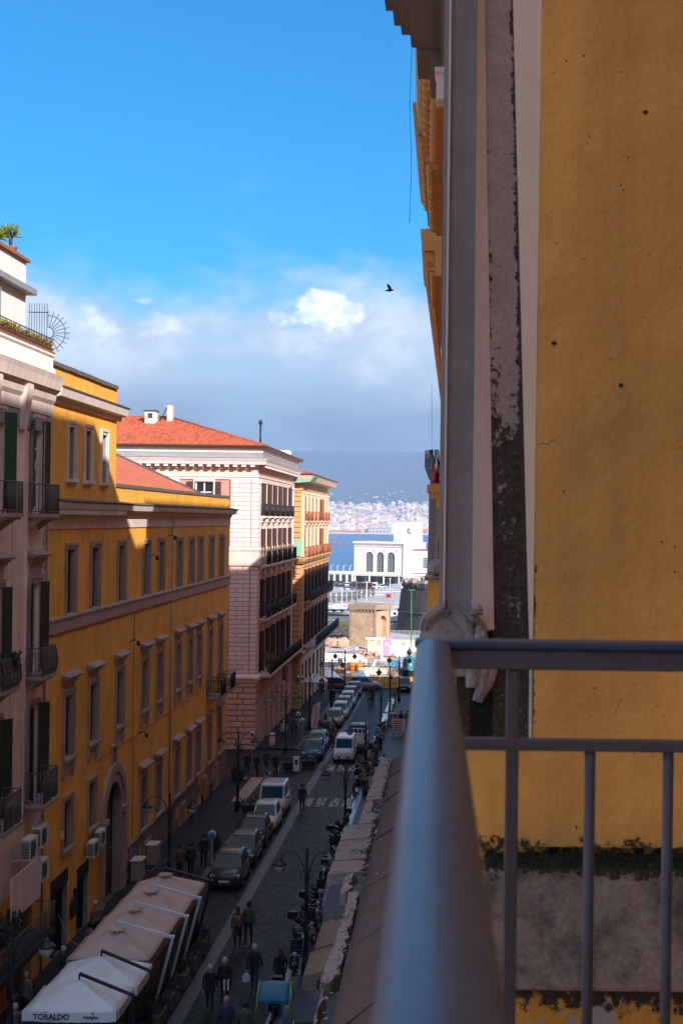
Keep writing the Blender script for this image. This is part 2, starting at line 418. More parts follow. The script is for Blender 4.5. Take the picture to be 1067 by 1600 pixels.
# zebra crossings of white stone setts
def zebra():
    k = MB()
    for i in range(3):
        for j in range(9):
            if R.random() < .13: continue
            k.box(i*.2, i*.2+.16+R.uniform(-.02,.01), j*.34, j*.34+.27, -.02, .012+R.uniform(-.003,.003))
    return k.mesh('stripe', M('paint_white'))
ZM = [zebra() for _ in range(3)]
for (y0, xs) in ((91.3, (-9.3, -8.45, -7.55, -6.75)), (105.3, (-9.0, -8.15, -7.3))):
    zr = tag(obj('zebra_crossing', MB().mesh('zebra', M('paint_white')), None, (0,0,0)), kind='structure')
    bed = MB(); bed.poly([(-9.4,y0-.1,gz(y0-.1)+.006), (-6.1,y0-.1,gz(y0-.1)+.006), (-6.1,y0+3.1,gz(y0+3.1)+.006), (-9.4,y0+3.1,gz(y0+3.1)+.006)])
    zr.data = bed.mesh('zebra', M('basalt'))
    for k, x in enumerate(xs):
        s = obj('stripe', ZM[k % 3], zr, (x, y0, gz(y0)+.006)); s.rotation_euler = (-math.atan(SLOPE), 0, 0)
cb = MB(); cb.box(-14.9, -14.2, 97, 101.3, gz(97)+.06, gz(97)+.075)
cb.poly([(-13.9,92,gz(92)+.136), (-13.0,92,gz(92)+.136), (-13.0,101.3,gz(101.3)+.136), (-13.9,101.3,gz(101.3)+.136)])
tag(cb.build('pavement_ramp', M('crossing')), kind='structure')
# ---- sea, hills, haze
sea = MB(); SEAZ = -19.5
sea.poly([(-6000, 780, SEAZ), (6000, 780, SEAZ), (6000, 3560, SEAZ), (-6000, 3560, SEAZ)])
tag(sea.build('sea', M('sea')), kind='structure')
def hz(y):
    P_ = [(3540,-18.6), (3700,-16), (4100,2), (4600,30), (5000,60), (5400,115), (5800,215), (6200,318), (6700,330)]
    for (a, za), (b, zb) in zip(P_[:-1], P_[1:]):
        if a <= y <= b: return za + (zb-za)*(y-a)/(b-a)
    return P_[-1][1]
hb = MB(); nx, ny = 50, 40
for j in range(ny+1):
    for i in range(nx+1):
        y = 3540 + 3100*j/ny; x = -3000 + 6000*i/nx
        s = max(0, min(1, (y-5000)/1200))
        hb.v.append((x, y, hz(y) + s*(9*math.sin(x*.0031+.4) + 5*math.sin(x*.009+y*.003) + R.uniform(-3,3)) - s*70*min(1, abs(x+300)/3000)**2))
for j in range(ny):
    for i in range(nx):
        a = j*(nx+1)+i; hb.f.append([a, a+1, a+nx+2, a+nx+1]); hb.m.append(0); hb.sm.append(True)
tag(hb.build('hills', M('hill')), kind='structure')
hm = bpy.data.materials.new('haze'); hm.use_nodes = True
nt = hm.node_tree; nt.nodes.remove(nt.nodes['Principled BSDF'])
pv = nt.nodes.new('ShaderNodeVolumePrincipled'); pv.inputs['Color'].default_value = (.42,.60,.92,1); pv.inputs['Density'].default_value = .00019
pv.inputs['Anisotropy'].default_value = 0.0
nt.links.new(pv.outputs[0], nt.nodes['Material Output'].inputs['Volume'])
hx = MB(); hx.box(-6500, 6500, -400, 6750, -25, 350)
tag(hx.build('haze', hm), kind='stuff')

# ---- the far city across the bay
for k, c in enumerate(((.74,.62,.52), (.82,.76,.70), (.66,.40,.30), (.54,.49,.46), (.78,.56,.42), (.46,.42,.40))):
    mat('far_wall%d' % k, c, .9)
mat('far_window', (.12,.13,.16), .6)
mat('container_red', (.60,.05,.025), .8, var=.3, vscale=.02); mat('container_orange', (.70,.19,.04), .8, var=.3, vscale=.03)
def far_block(w, d, h, k):
    mb = MB(); mb.box(-w/2, w/2, 0, d, -6, h, 0); mb.box(-w*.2, w*.15, d*.3, d*.7, h, h+2.5, 0)
    n = max(2, int(h/3.6)); c = max(2, int(w/5))
    for r in range(n):
        for i in range(c):
            x = -w/2 + w*(i+.5)/c; z = 1.5 + r*h/n
            mb.box(x-w/c*.25, x+w/c*.25, -.06, .1, z, z+h/n*.45, 1)
    return mb.mesh('far_block', [M('far_wall%d' % k), M('far_window')])
FB = [far_block(R.uniform(10,26), 14, R.uniform(9,24), k % 6) for k in range(14)]
def far_spot(vis):
    t = R.random(); D = 3590 + 1420*t**1.2
    px = R.uniform(500, 672) if vis else R.choice((R.uniform(250, 500), R.uniform(672, 950)))
    return (px-702)*D/F, D
for i in range(290):
    x, D = far_spot(True)
    tag(obj('apartment_block', FB[R.randrange(14)], None, (x, D, hz(D)), R.uniform(-.6,.6)), 'small pale apartment block in the hazy city across the bay', 'building', 'apartment blocks across the bay')
mb = MB()
for i in range(1300):
    x, D = far_spot(R.random() < .6)
    w, h, d = R.uniform(9,20), R.uniform(6,16), 12; z = hz(D)
    mb.box(x-w/2, x+w/2, D, D+d, z-5, z+h, R.randrange(6))
for i in range(28):            # scattered houses up the slope
    D = R.uniform(5000, 5500); x = (R.uniform(380, 760)-702)*D/F; z = hz(D); w = R.uniform(5, 12); h = R.uniform(2.5,4.5)
    mb.box(x-w/2, x+w/2, D, D+10, z-6, z+h, R.choice((3,5,5,2)))
tag(mb.build('far_city', [M('far_wall%d' % k) for k in range(6)]), 'dense mass of pale houses climbing the hazy slope', 'city', kind='stuff')
def far_box(name, px0, px1, py0, py1, D, dep, m, label, cat, group=None, roof=None):
    a, b = pix(px0, py1, D), pix(px1, py0, D); mb = MB()
    mb.box(a.x, b.x, D, D+dep, min(a.z, SEAZ+1), b.z, 0)
    n = max(3, int((b.x-a.x)/9))
    for i in range(n):
        x = a.x+(b.x-a.x)*(i+.5)/n; mb.box(x-1.6, x+1.6, D-.15, D+.2, a.z+(b.z-a.z)*.25, a.z+(b.z-a.z)*.7, 1)
    if roof: mb.prism([(a.x-1,D-1,b.z),(b.x+1,D-1,b.z),(b.x+1,D+dep/2,b.z+3),(a.x-1,D+dep/2,b.z+3)], [(a.x-1,D+dep,b.z),(b.x+1,D+dep,b.z),(b.x+1,D+dep/2+.1,b.z+3),(a.x-1,D+dep/2+.1,b.z+3)], 0)
    return tag(mb.build(name, [m, M('far_window')]), label, cat, group)
far_box('shed', 506, 517, 830, 838, 3560, 40, M('container_red'), 'low dull red shed at the left end of the far waterfront', 'shed')
far_box('container_stack', 517, 537, 828.5, 837.5, 3555, 40, M('container_orange'), 'long orange container stack on the far waterfront', 'container')
far_box('container_stack', 538, 563, 829.5, 838, 3550, 40, M('container_red'), 'long red container stack on the far quay in mid bay', 'container')
far_box('container_stack', 566, 574, 832, 838, 3556, 30, M('container_orange'), 'small orange container stack between red stack and grey hall', 'container')
far_box('warehouse', 575, 609, 826, 837, 3570, 60, M('far_wall3'), 'long grey harbour hall left of the clock tower across the bay', 'warehouse', roof=True)
far_box('warehouse', 655, 668, 826, 834, 3580, 60, M('container_orange'), 'low orange harbour shed right of the clock tower', 'warehouse')
far_box('apartment_tower', 580, 589, 812, 826, 3900, 20, M('far_wall1'), 'white tower block above the grey hall across the bay', 'building')
far_box('apartment_tower', 508, 524, 817, 829, 3800, 20, M('far_wall3'), 'large grey block at the left edge of the far waterfront', 'building')
far_box('apartment_tower', 551, 560, 806, 817, 4200, 20, M('far_wall2'), 'pinkish tower block standing out in the middle of the far city', 'building')
mat('rock', (.16,.13,.12), .9, var=.4, vscale=.08); mat('pale_quay', (.6,.55,.5), .9)
q = MB(); a, b = pix(480, 838, 3535), pix(700, 838, 3535); q.box(a.x-400, b.x+300, 3535, 3545, SEAZ-1, SEAZ+3.2)
tag(q.build('far_quay', M('pale_quay')), kind='structure')
q = MB(); a, b = pix(470, 852, 2050), pix(551, 852, 2050)
for i in range(150):
    t = i/150; x = a.x+(b.x-a.x)*t; s = 4.6*max(.22, 1-abs(t-.62)*2.6)
    q.blob((x, 2050+R.uniform(-6,6), SEAZ+s*.25), R.uniform(2,4), R.uniform(2,4), s*R.uniform(.6,1.1), 0, 6, 3, .2, False)
tag(q.build('breakwater', M('rock')), 'low dark rock breakwater in the blue bay', 'breakwater')

# ---- harbour station with clock tower
mat('glazing_grey', (.38,.38,.38), .6); mat('travertine', (.80,.74,.70), .85, var=.05, vscale=.3); mat('travertine_dark', (.55,.42,.36), .85); mat('roof_red', (.42,.10,.07), .8)
ST = pix(630.5, 915, 740); ST.z = gz(745)-.5
sroot = empty('harbour_station', ST, 'white travertine harbour station with three arched windows and square clock tower', 'station', rz=math.radians(-19))
def arch_pts(w, h, n=10):       # outline of an arched opening, base at 0
    r = w/2; return [(-r,0), (r,0)] + [(r*math.cos(t), h-r+r*math.sin(t)) for t in [math.pi*i/n for i in range(n+1)]]
TM = [M('travertine'), M('travertine_dark'), M('dark_inside'), M('glass')]
zt = 22.2
mb = MB()
holes = [(-19.4-2.15, -19.4+2.15), (-13.35-2.15, -13.35+2.15), (-7.3-2.15, -7.3+2.15)]
f = Fac('y', 0.0)
f.wall(mb, -28, 0, 5.0, zt, [(a, b, 6.5, 17.0) for a, b in holes], .9)
for a, b in holes:              # round the head of the opening
    c = (a+b)/2; r = 2.15
    for sgn in (-1, 1):
        arc = [(c+sgn*r*math.cos(t), 14.85+r*math.sin(t)) for t in [math.pi/2*i/8 for i in range(9)]]
        pts = [(c+sgn*r, 17.0)] + arc
        mb.poly([f.P(u, -.02, z) for u, z in pts], 0)
mb.box(-28, 0, .95, 24, 0, zt, 0)
mb.box(0, 3.2, -1.2, 24, 0, zt-.6, 0)
mb.box(-28.4, 3.5, -1.5, 24.4, zt-.6, zt-.1, 0); mb.box(-28.3, .1, -.35, .2, zt-2.6, zt-2.1, 1); mb.box(-28.6, 0.4, -.6, 24.6, zt-.1, zt+.35, 1)
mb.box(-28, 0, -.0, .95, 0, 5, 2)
mb.build('wall', TM, sroot)
for a, b in holes:
    c = (a+b)/2; w = MB()
    w.poly([(u+c, .8, z+6.5) for u, z in arch_pts(4.3, 10.5)], 3)
    g = w.build('window', [M('travertine'), M('travertine'), M('dark_inside'), M('glass')], sroot)
    mm = MB()
    for i in range(1, 5): mm.box(c-2.15+i*.86-.06, c-2.15+i*.86+.06, .68, .78, 6.5, 15.9 if i in (1,4) else 16.9)
    for k in range(1, 11): mm.box(c-2.1, c+2.1, .66, .79, 6.5+k*.95-.05, 6.5+k*.95+.05)
    mm.build('glazing_bar', M('glazing_grey'), g)
for c in (-23.6, -16.4, -10.3, -3.4):
    d = MB(); d.lathe([(0.01,0),(1.05,0),(1.15,.12),(.9,.22),(.01,.25)], (c, -.25, 18.1), 14, 0, axis='y'); d.build('medallion', M('white_plaster'), sroot)
cl = MB(); cl.box(-25.5, 1, -6, -.05, 4.6, 5.2, 0)
for x in (-25, -17, -9, -.5): cl.box(x-.3, x+.3, -5.8, -5.2, 0, 4.6, 1)
cl.build('canopy', [M('travertine_dark'), M('travertine')], sroot)
for x in (-21, -15, -9, -4):
    d = MB(); d.box(x-1.6, x+1.6, -.12, .05, 0, 3.8, 0); d.box(x-.06, x+.06, -.2, .0, 0, 3.8, 1); d.build('door', [M('glass'), M('white_frame')], sroot)
tw = MB(); tw.box(-8.2, 3.6, 6, 17.8, zt-.2, 33.2, 0); tw.box(-8.5, 3.9, 5.7, 18.1, 33.2, 33.7, 1)
to = tw.build('clock_tower', TM, sroot)
ck = MB(); ck.lathe([(.01,0),(1.9,0),(1.9,.25),(.01,.25)], (1.2, 5.72, 28.6), 20, 0, axis='y'); c_ = ck.build('clock_face', [M('white_plaster'), M('dark_frame')], to)
h = MB()
for k in range(12):
    t = math.pi/6*k; h.box(1.2+1.6*math.sin(t)-.12, 1.2+1.6*math.sin(t)+.12, 5.6, 5.7, 28.6+1.6*math.cos(t)-.15, 28.6+1.6*math.cos(t)+.15)
h.path([(1.2,5.6,28.6),(2.3,5.6,29.0)], .13, 4); h.path([(1.2,5.6,28.6),(.5,5.6,29.7)], .13, 4)
h.build('clock_hand', M('dark_frame'), c_)
wg = MB(); f2 = Fac('y', 3.0)
wh = [(9.2+i*4.2, 11.7+i*4.2, 9.0, 14.5) for i in range(6)]
f2.wall(wg, 3.2, 60, 5, 18.2, wh, .6); wg.box(3.2, 60, 3.65, 22, 0, 18.2, 0); wg.box(3.1, 60.3, 2.5, 22.3, 18.2, 18.7, 1); wg.box(3.1, 60, 2.6, 3.1, 6.2, 6.6, 1)
wg.build('wing', [M('travertine'), M('roof_red'), M('dark_inside')], sroot)
for a, b, c, d in wh:
    w = MB(); w.box(a, b, 3.45, 3.55, c, d, 0); g = w.build('window', M('glass'), sroot)
    mm = MB()
    for i in range(1,3): mm.box(a+i*.83-.07, a+i*.83+.07, 3.35, 3.44, c, d)
    for k in range(1,5): mm.box(a, b, 3.33, 3.45, c+k*1.1-.07, c+k*1.1+.07)
    mm.build('glazing_bar', M('white_frame'), g)
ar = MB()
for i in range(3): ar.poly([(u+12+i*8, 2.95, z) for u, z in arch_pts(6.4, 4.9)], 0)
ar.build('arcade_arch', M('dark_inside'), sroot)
# low quay building left of it
a, b = pix(500, 918, 735), pix(551, 896, 735)
qr = empty('quay_building', (a.x, 735, gz(735)), 'low white quay building with columns left of harbour station', 'building')
qb = MB(); L_ = b.x-a.x
qb.box(-30, L_, 0, 12, 0, 5.2, 0); qb.box(-30.5, L_+.4, -1.2, 12.4, 5.2, 6.0, 0); qb.build('wall', TM, qr)
for i in range(14):
    d = MB(); x = L_-1.5-i*3.2; d.box(x-.9, x+.9, -.15, .1, .6, 4.4, 0); d.build('window', M('glass'), qr)
    d = MB(); d.lathe([(.35,0),(.35,5.2)], (x-1.6, -.8, 0), 8); d.build('column', M('travertine'), qr)
    d = MB(); d.tube((x,-1,6),(x,-1,9.2),.13,5); d.tube((x,-1,9.2),(x+1.1,-1,9.6),.1,5); d.build('terrace_post', M('white_frame'), qr)

# ---- square with dig, bastion, fences
def on_square(px, py):
    D = 34400.0/(py-869); p = pix(px, py, D); return Vector((p.x, D, gz(D)))
mat('tuff', (.50,.33,.21), .9, var=.2, vscale=1.0, fine=.2, fscale=3, bump=.5, bscale=3, dirt=(.18,.11,.07), dirtamt=.6, dscale=.5); mat('tuff_cap', (.33,.22,.15), .9, var=.2)
BP = on_square(586, 1013)
br = empty('bastion', BP, 'small tan tuff bastion with corbelled top and arched side niche', 'bastion', rz=math.radians(-27))
H = 6.9
mb = MB(); mb.box(-5.1, 0, 0, .4, 0, H-1.1, 0); mb.box(-5.1, -4.7, .4, 5, 0, H-1.1, 0); mb.box(-5.1, 0, 4.6, 5, 0, H-1.1, 0)
fx = Fac('x', 0.0); fx.wall(mb, 0, 5, 0, H-1.1, [(1.2, 3.8, .4, 5.0)], .8)
for sg in (-1, 1):
    mb.poly([fx.P(2.5+sg*1.3, -.01, 5.0)] + [fx.P(2.5+sg*1.3*math.cos(t), -.01, 3.7+1.3*math.sin(t)) for t in [math.pi/2*i/8 for i in range(9)]], 0)
mb.box(-1.2, -.8, .4, 4.6, 0, H-1.1, 0); mb.box(-5.1, 0, 0, 5, H-1.15, H-1.1, 0); mb.build('wall', M('tuff'), br)
mb = MB(); mb.box(-5.35, .15, -.25, 5.2, H-.8, H, 0); mb.build('parapet', M('tuff_cap'), br)
for i in range(8):
    c = MB(); x = -5.0+i*.68; c.prism([(x,-.3,H-.8),(x,0.0,H-.8),(x,0.0,H-1.5)], [(x+.32,-.3,H-.8),(x+.32,0.0,H-.8),(x+.32,0.0,H-1.5)]); c.build('corbel', M('tuff_cap'), br)
q1 = MB()
for k in range(13):
    w = .55 if k % 2 else .32
    q1.box(-5.13, -5.13+w, -.04, .3, k*.44+.02, k*.44+.42); q1.box(-w*.9, .02, -.04, .3, k*.44+.02, k*.44+.42)
tag(q1.build('quoins', M('tuff_cap'), br), kind='stuff')
mat('brick_dark', (.12,.065,.045), .9, var=.25, vscale=2, fine=.3, fscale=6, bump=.5, bscale=5)
mat('piperno', (.055,.042,.038), .9, var=.3, vscale=1.2, fine=.3, fscale=4); mat('crenel', (.34,.27,.24), .9, var=.2)
# castle tower
T = Vector((-4.6+8.4, 300, gz(300)))
tr = empty('castle_tower', T, 'tall round dark brick castle tower with battlements behind yellow facade', 'tower')
zt = 31.2-T.z
mb = MB(); mb.lathe([(10.0,-3),(8.7,6),(8.2,zt-6.2),(8.2,zt-1)], (0,0,0), 40, 0, False); mb.build('shaft', M('brick_dark'), tr)
cr = MB()                                              # courses of brick standing proud
for k in range(34):
    z = 8+k*.62; n = 40
    for i in range(14, 30):
        w0 = 2*math.pi*(i+(k % 2)*.5)/n; w1 = w0+2*math.pi/n*.9
        if z+.5 < zt-4.6:
            cr.prism([(8.4*math.cos(w0),8.4*math.sin(w0),z),(8.4*math.cos(w1),8.4*math.sin(w1),z),(8.1*math.cos(w1),8.1*math.sin(w1),z),(8.1*math.cos(w0),8.1*math.sin(w0),z)],
                     [(8.4*math.cos(w0),8.4*math.sin(w0),z+.5),(8.4*math.cos(w1),8.4*math.sin(w1),z+.5),(8.1*math.cos(w1),8.1*math.sin(w1),z+.5),(8.1*math.cos(w0),8.1*math.sin(w0),z+.5)])
tag(cr.build('brick_courses', M('brick_dark'), tr), kind='stuff')
mb = MB(); mb.lathe([(8.2,zt-5.8),(8.5,zt-5.4),(9.2,zt-3.4),(9.4,zt-3.0),(9.4,zt-1.2)], (0,0,0), 40, 0, False); mb.build('machicolation', M('piperno'), tr)
def merlon(r, h):
    def fn():
        m_ = MB(); m_.box(r-.5, r+.05, -.45, .45, 0, h); return m_.mesh('merlon', M('piperno'))
    return cached(('merlon', r, h), fn)
for i in range(26): obj('merlon', merlon(9.3, 1.7), tr, (0,0,zt-1.2), 2*math.pi*i/26)
def corb():
    m_ = MB(); m_.prism([(8.3,-.2,-1.9),(9.35,-.2,0),(8.3,-.2,0)], [(8.3,.2,-1.9),(9.35,.2,0),(8.3,.2,0)]); return m_.mesh('corbel', M('crenel'))
for i in range(36): obj('corbel', cached('tcorb', corb), tr, (0,0,zt-3.1), 2*math.pi*i/36)
# ravelin
T2 = Vector((2.3, 283, gz(283)))
rv = empty('ravelin', T2, 'low round dark stone outwork with pale battlements beside green pole', 'fortification')
mb = MB(); mb.lathe([(13.2,-3),(11.9,8.6),(11.5,8.7),(11.5,9.2),(.1,9.3)], (0,0,0), 36, 0, False); mb.build('wall', M('piperno'), rv)
for i in range(22):
    def f3():
        m_ = MB(); m_.box(10.8, 11.7, -.8, .8, 0, 1.0, 0); m_.box(10.75, 11.75, -.85, .85, 1.0, 1.5, 1); return m_.mesh('merlon', [M('piperno'), M('crenel')])
    obj('merlon', cached('rmer', f3), rv, (0,0,9.1), 2*math.pi*i/22)
mb = MB(); mb.lathe([(12.55,4.2),(12.75,4.4),(12.55,4.6)], (0,0,0), 36, 0, False); mb.build('string_course', M('piperno'), rv)
# dig in front: dark pit bank with grass
mat('earth', (.075,.06,.05), .95, var=.4, vscale=.5, fine=.3, fscale=2); mat('grass_dry', (.10,.10,.035), .95, var=.5, vscale=1)
mb = MB()
p0, p1 = on_square(470, 1006), on_square(548, 1008)
for i in range(24):
    for j in range(10):
        mb.blob((p0.x+(p1.x-p0.x)*i/23+R.uniform(-.5,.5), 250+j*4.6+R.uniform(-.8,.8), gz(250+j*4.6)+.2+j*.11), R.uniform(1,2), R.uniform(1.5,3), R.uniform(.35,.7), 0 if j < 7 else 1, 6, 3, .2)
tag(mb.build('excavation_bank', [M('earth'), M('grass_dry')]), kind='structure')
mb = MB()
for i in range(46):
    x = p0.x+(p1.x-p0.x)*i/45; mb.blob((x, 238+R.uniform(-1,1), gz(238)+.5), R.uniform(.5,.9), .6, R.uniform(.5,.95), R.randrange(2), 6, 3, .3, False)
mat('tuff_red', (.40,.25,.20), .9, var=.3, vscale=1)
tag(mb.build('rubble_wall', [M('tuff'), M('tuff_red')]), 'broken reddish rubble wall at the foot of the tan bastion', 'wall')
mb = MB()
q0 = on_square(575, 1031)
for i in range(40): mb.blob((q0.x+R.uniform(-1,1)*1.3, q0.y+R.uniform(-1,1)*1.5, gz(q0.y)+R.uniform(0,.9)), R.uniform(.2,.5), R.uniform(.2,.5), R.uniform(.2,.5), R.randrange(2), 6, 3, .3, False)
tag(mb.build('rubble_heap', [M('tuff'), M('tuff_red')]), 'heap of reddish rubble beside the white site frames', 'rubble heap')
def panel_fence(name, px0, px1, py0, py1, m, label, cat, n=4, frame=None, D=None, group=None):
    D = D or 34400.0/(py1-869); a, b = pix(px0, py1, D), pix(px1, py0, D); z0 = gz(D); h = b.z-z0
    r = empty(name, (a.x, D, z0), label, cat, group); w = (b.x-a.x)/n
    for i in range(n):
        mb = MB(); mb.box(i*w+.03, (i+1)*w-.03, R.uniform(-.05,.05), .09, .12, h*R.uniform(.95,1)); mb.build('panel', m, r)
    for i in range(n+1):
        mb = MB(); mb.tube((i*w,.12,0),(i*w,.12,h+.1),.05,6); mb.build('post', frame or M('lead_grey'), r)
    return r
mat('site_white', (.74,.74,.76), .7, var=.08, vscale=.6); mat('site_rail', (.30,.31,.33), .5); mat('site_blue', (.05,.26,.45), .6, var=.15); mat('site_orange', (.55,.16,.03), .7, var=.2); mat('site_cream', (.6,.5,.36), .8)
panel_fence('site_hoarding', 505, 536, 1020, 1040, M('site_white'), 'white site hoarding at the left edge of the dig', 'hoarding', 5)
panel_fence('site_hoarding', 535, 560, 1022, 1041, M('site_white'), 'white site hoarding with pale blue sheen left of the rubble heap', 'hoarding', 2)
panel_fence('site_hoarding', 607, 624, 1030, 1047, M('site_blue'), 'blue site hoarding left of the domed kiosk', 'hoarding', 3)
panel_fence('site_hoarding', 629, 652, 1031, 1050, M('site_blue'), 'blue site hoarding behind the domed kiosk', 'hoarding', 3)
panel_fence('site_hoarding', 583, 634, 1009, 1027, M('site_white'), 'long white site hoarding behind the pink cabin', 'hoarding', 7)
panel_fence('site_hoarding', 632, 652, 1003, 1022, M('site_white'), 'tall white site hoarding right of the pink cabin', 'hoarding', 3)
panel_fence('site_barrier', 506, 540, 1046, 1057, M('site_orange'), 'orange mesh site barrier at the left of the dig', 'barrier', 6)
panel_fence('site_barrier', 560, 606, 1043, 1055, M('site_cream'), 'cream site barrier between orange barrels and blue hoarding', 'barrier', 6)
panel_fence('site_hoarding', 610, 654, 1000, 1006, M('site_cream'), 'low cream board below the grey railing', 'hoarding', 4, D=246)
for k, (x, y) in enumerate(((551,1053), (556,1051.5), (561,1053.5), (547,1051))):
    p = on_square(x, y); mb = MB(); mb.lathe([(.3,0),(.42,.1),(.45,.5),(.42,1.0),(.3,1.1)], (0,0,0), 12); mb.lathe([(.46,.3),(.47,.35),(.46,.4)], (0,0,0), 12); mb.lathe([(.46,.7),(.47,.75),(.46,.8)], (0,0,0), 12)
    tag(mb.build('barrel', M('site_orange'), None, p), 'orange plastic barrel among the site barriers', 'barrel', 'orange barrels at the dig')
# open barred railing right of the bastion
D_ = 34400.0/(1000-869); a, b = pix(606,1000,D_), pix(656,985,D_); h_ = b.z-gz(D_); r = empty('railing', (a.x, D_, gz(D_)), 'grey barred railing right of the tan bastion', 'railing'); w_ = (b.x-a.x)/6
for i in range(6):
    mb = MB()
    for q in range(9): mb.box(i*w_+.05+q*w_/9, i*w_+.05+q*w_/9+.035, -.02, .02, .12, h_-.1)
    for z in (.1, h_-.12): mb.box(i*w_+.05, (i+1)*w_-.02, -.03, .03, z, z+.06)
    mb.build('panel', M('site_rail'), r)
for i in range(7):
    mb = MB(); mb.box(i*w_-.04, i*w_+.04, -.05, .05, 0, h_); mb.build('post', M('site_rail'), r)
# hooped crowd barriers, pallets, planks, sacks and tarpaulins of the dig
def hoop():
    mb = MB(); mb.path([(-.9,0,.0),(-.9,0,.95),(-.75,0,1.1),(.75,0,1.1),(.9,0,.95),(.9,0,0)], .03, 6); mb.tube((-.9,0,.3),(.9,0,.3),.02,5)
    for i in range(9): mb.tube((-.72+i*.18,0,.3),(-.72+i*.18,0,1.1),.012,4)
    mb.box(-.95,-.85,-.25,.25,0,.04); mb.box(.85,.95,-.25,.25,0,.04); return mb.mesh('crowd_barrier', M('iron'))
for i in range(12):
    x, y = 512+i*11.5+R.uniform(-2,2), R.choice((1049,1053,1058)); p = on_square(x, y)
    tag(obj('crowd_barrier', cached('hoop', hoop), None, p, R.uniform(-.25,.25)), 'dark hooped crowd barrier along the front of the dig', 'barrier', 'hooped crowd barriers before the dig')
def pallet():
    mb = MB()
    for i in range(6): mb.box(-.6+i*.21,-.6+i*.21+.15,-.5,.5,.12,.15)
    for y in (-.45,0,.4): mb.box(-.6,.6,y,y+.08,0,.12)
    return mb.mesh('pallet', M('site_cream'))
def sack():
    mb = MB()
    for i in range(7): mb.blob((R.uniform(-.4,.4),R.uniform(-.3,.3),.12+.16*(i//3)), .34,.22,.11, 0, 8, 5, .1)
    return mb.mesh('sack_pile', M('site_white'))
def plank():
    mb = MB()
    for i in range(8): a_ = R.uniform(-.12,.12); mb.hexa([(-1.3,-.4+i*.11,.03*i),(1.3,-.4+i*.11+a_,.03*i),(1.3,-.3+i*.11+a_,.03*i),(-1.3,-.3+i*.11,.03*i),(-1.3,-.4+i*.11,.05+.03*i),(1.3,-.4+i*.11+a_,.05+.03*i),(1.3,-.3+i*.11+a_,.05+.03*i),(-1.3,-.3+i*.11,.05+.03*i)])
    return mb.mesh('plank_pile', M('tuff_red'))
def tarp():
    mb = MB(); n = 8
    for j in range(n+1):
        for i in range(n+1):
            u, v = i/n*2-1, j/n*2-1; mb.v.append((u*1.2, v*.8, max(.01, .75*(1-u*u)*(1-v*v)+R.uniform(-.05,.05))))
    for j in range(n):
        for i in range(n): q_ = j*(n+1)+i; mb.f.append([q_,q_+1,q_+n+2,q_+n+1]); mb.m.append(0); mb.sm.append(False)
    return mb.mesh('tarpaulin_heap', M('site_white'))
for nm, fn, cnt, lab in (('pallet', pallet, 14, 'pale wooden pallet lying in the dig'), ('sack_pile', sack, 10, 'pile of white sacks in the dig'), ('plank_pile', plank, 14, 'reddish plank pile in the dig'), ('tarpaulin_heap', tarp, 8, 'heap under a white tarpaulin in the dig')):
    for i in range(cnt):
        p = on_square(R.uniform(506, 640), R.uniform(1014, 1062)); o = tag(obj(nm, cached(nm, fn), None, p, R.uniform(0,3)), lab, nm.replace('_',' '), nm.replace('_',' ')+'s in the dig')
        s_ = R.uniform(.7,1.3); o.scale = (s_, s_, s_)
mb = MB()
for i in range(26):
    p = on_square(R.uniform(505, 645), R.uniform(1012, 1058)); r_ = R.uniform(1.0,2.6); n = 9
    mb.poly([(p.x+r_*R.uniform(.7,1.2)*math.cos(2*math.pi*q/n), p.y+2.2*r_*R.uniform(.7,1.2)*math.sin(2*math.pi*q/n), gz(p.y+2.2*r_*math.sin(2*math.pi*q/n))+.012+i*.003) for q in range(n)], R.randrange(3))
tag(mb.build('bare_earth', [M('tuff_red'), M('earth'), M('tuff')]), kind='structure')
# white frames of a site gantry
p = on_square(574, 1031); r = empty('site_gantry', p, 'white boxy site gantry right of the rubble heap', 'gantry')
for x, w in ((0,.25), (1.0,.25), (2.0,.25)):
    mb = MB(); mb.box(x, x+w, 0, w, 0, 2.7); mb.build('post', M('site_white'), r)
mb = MB(); mb.box(-.3, 2.6, -.1, .3, 2.7, 3.0); mb.build('beam', M('site_white'), r)
mb = MB(); mb.box(.28, .97, .05, .12, .3, 2.5); mb.build('panel', M('site_cream'), r)
# pink portable toilet
mat('pink_cabin', (.70,.26,.44), .5); p = on_square(604, 1027)
r = empty('portable_toilet', p, 'pink portable toilet cabin standing in the dig', 'toilet cabin')
mb = MB(); mb.box(-.6, .6, 0, 1.2, 0, 2.35); bevel(mb.build('body', M('pink_cabin'), r), .05)
mb = MB(); mb.prism([(-.68,-.08,2.35),(.68,-.08,2.35),(.68,1.28,2.35),(-.68,1.28,2.35)], [(-.45,.2,2.62),(.45,.2,2.62),(.45,1.0,2.62),(-.45,1.0,2.62)]); mb.build('roof', M('pink_cabin'), r)
mb = MB(); mb.box(-.42, .42, -.03, .0, .1, 2.1); mb.build('door', M('pink_cabin'), r)
mb = MB(); mb.box(-.25, .25, -.045, -.03, 1.55, 1.9); mb.build('sign_panel', M('site_white'), r)
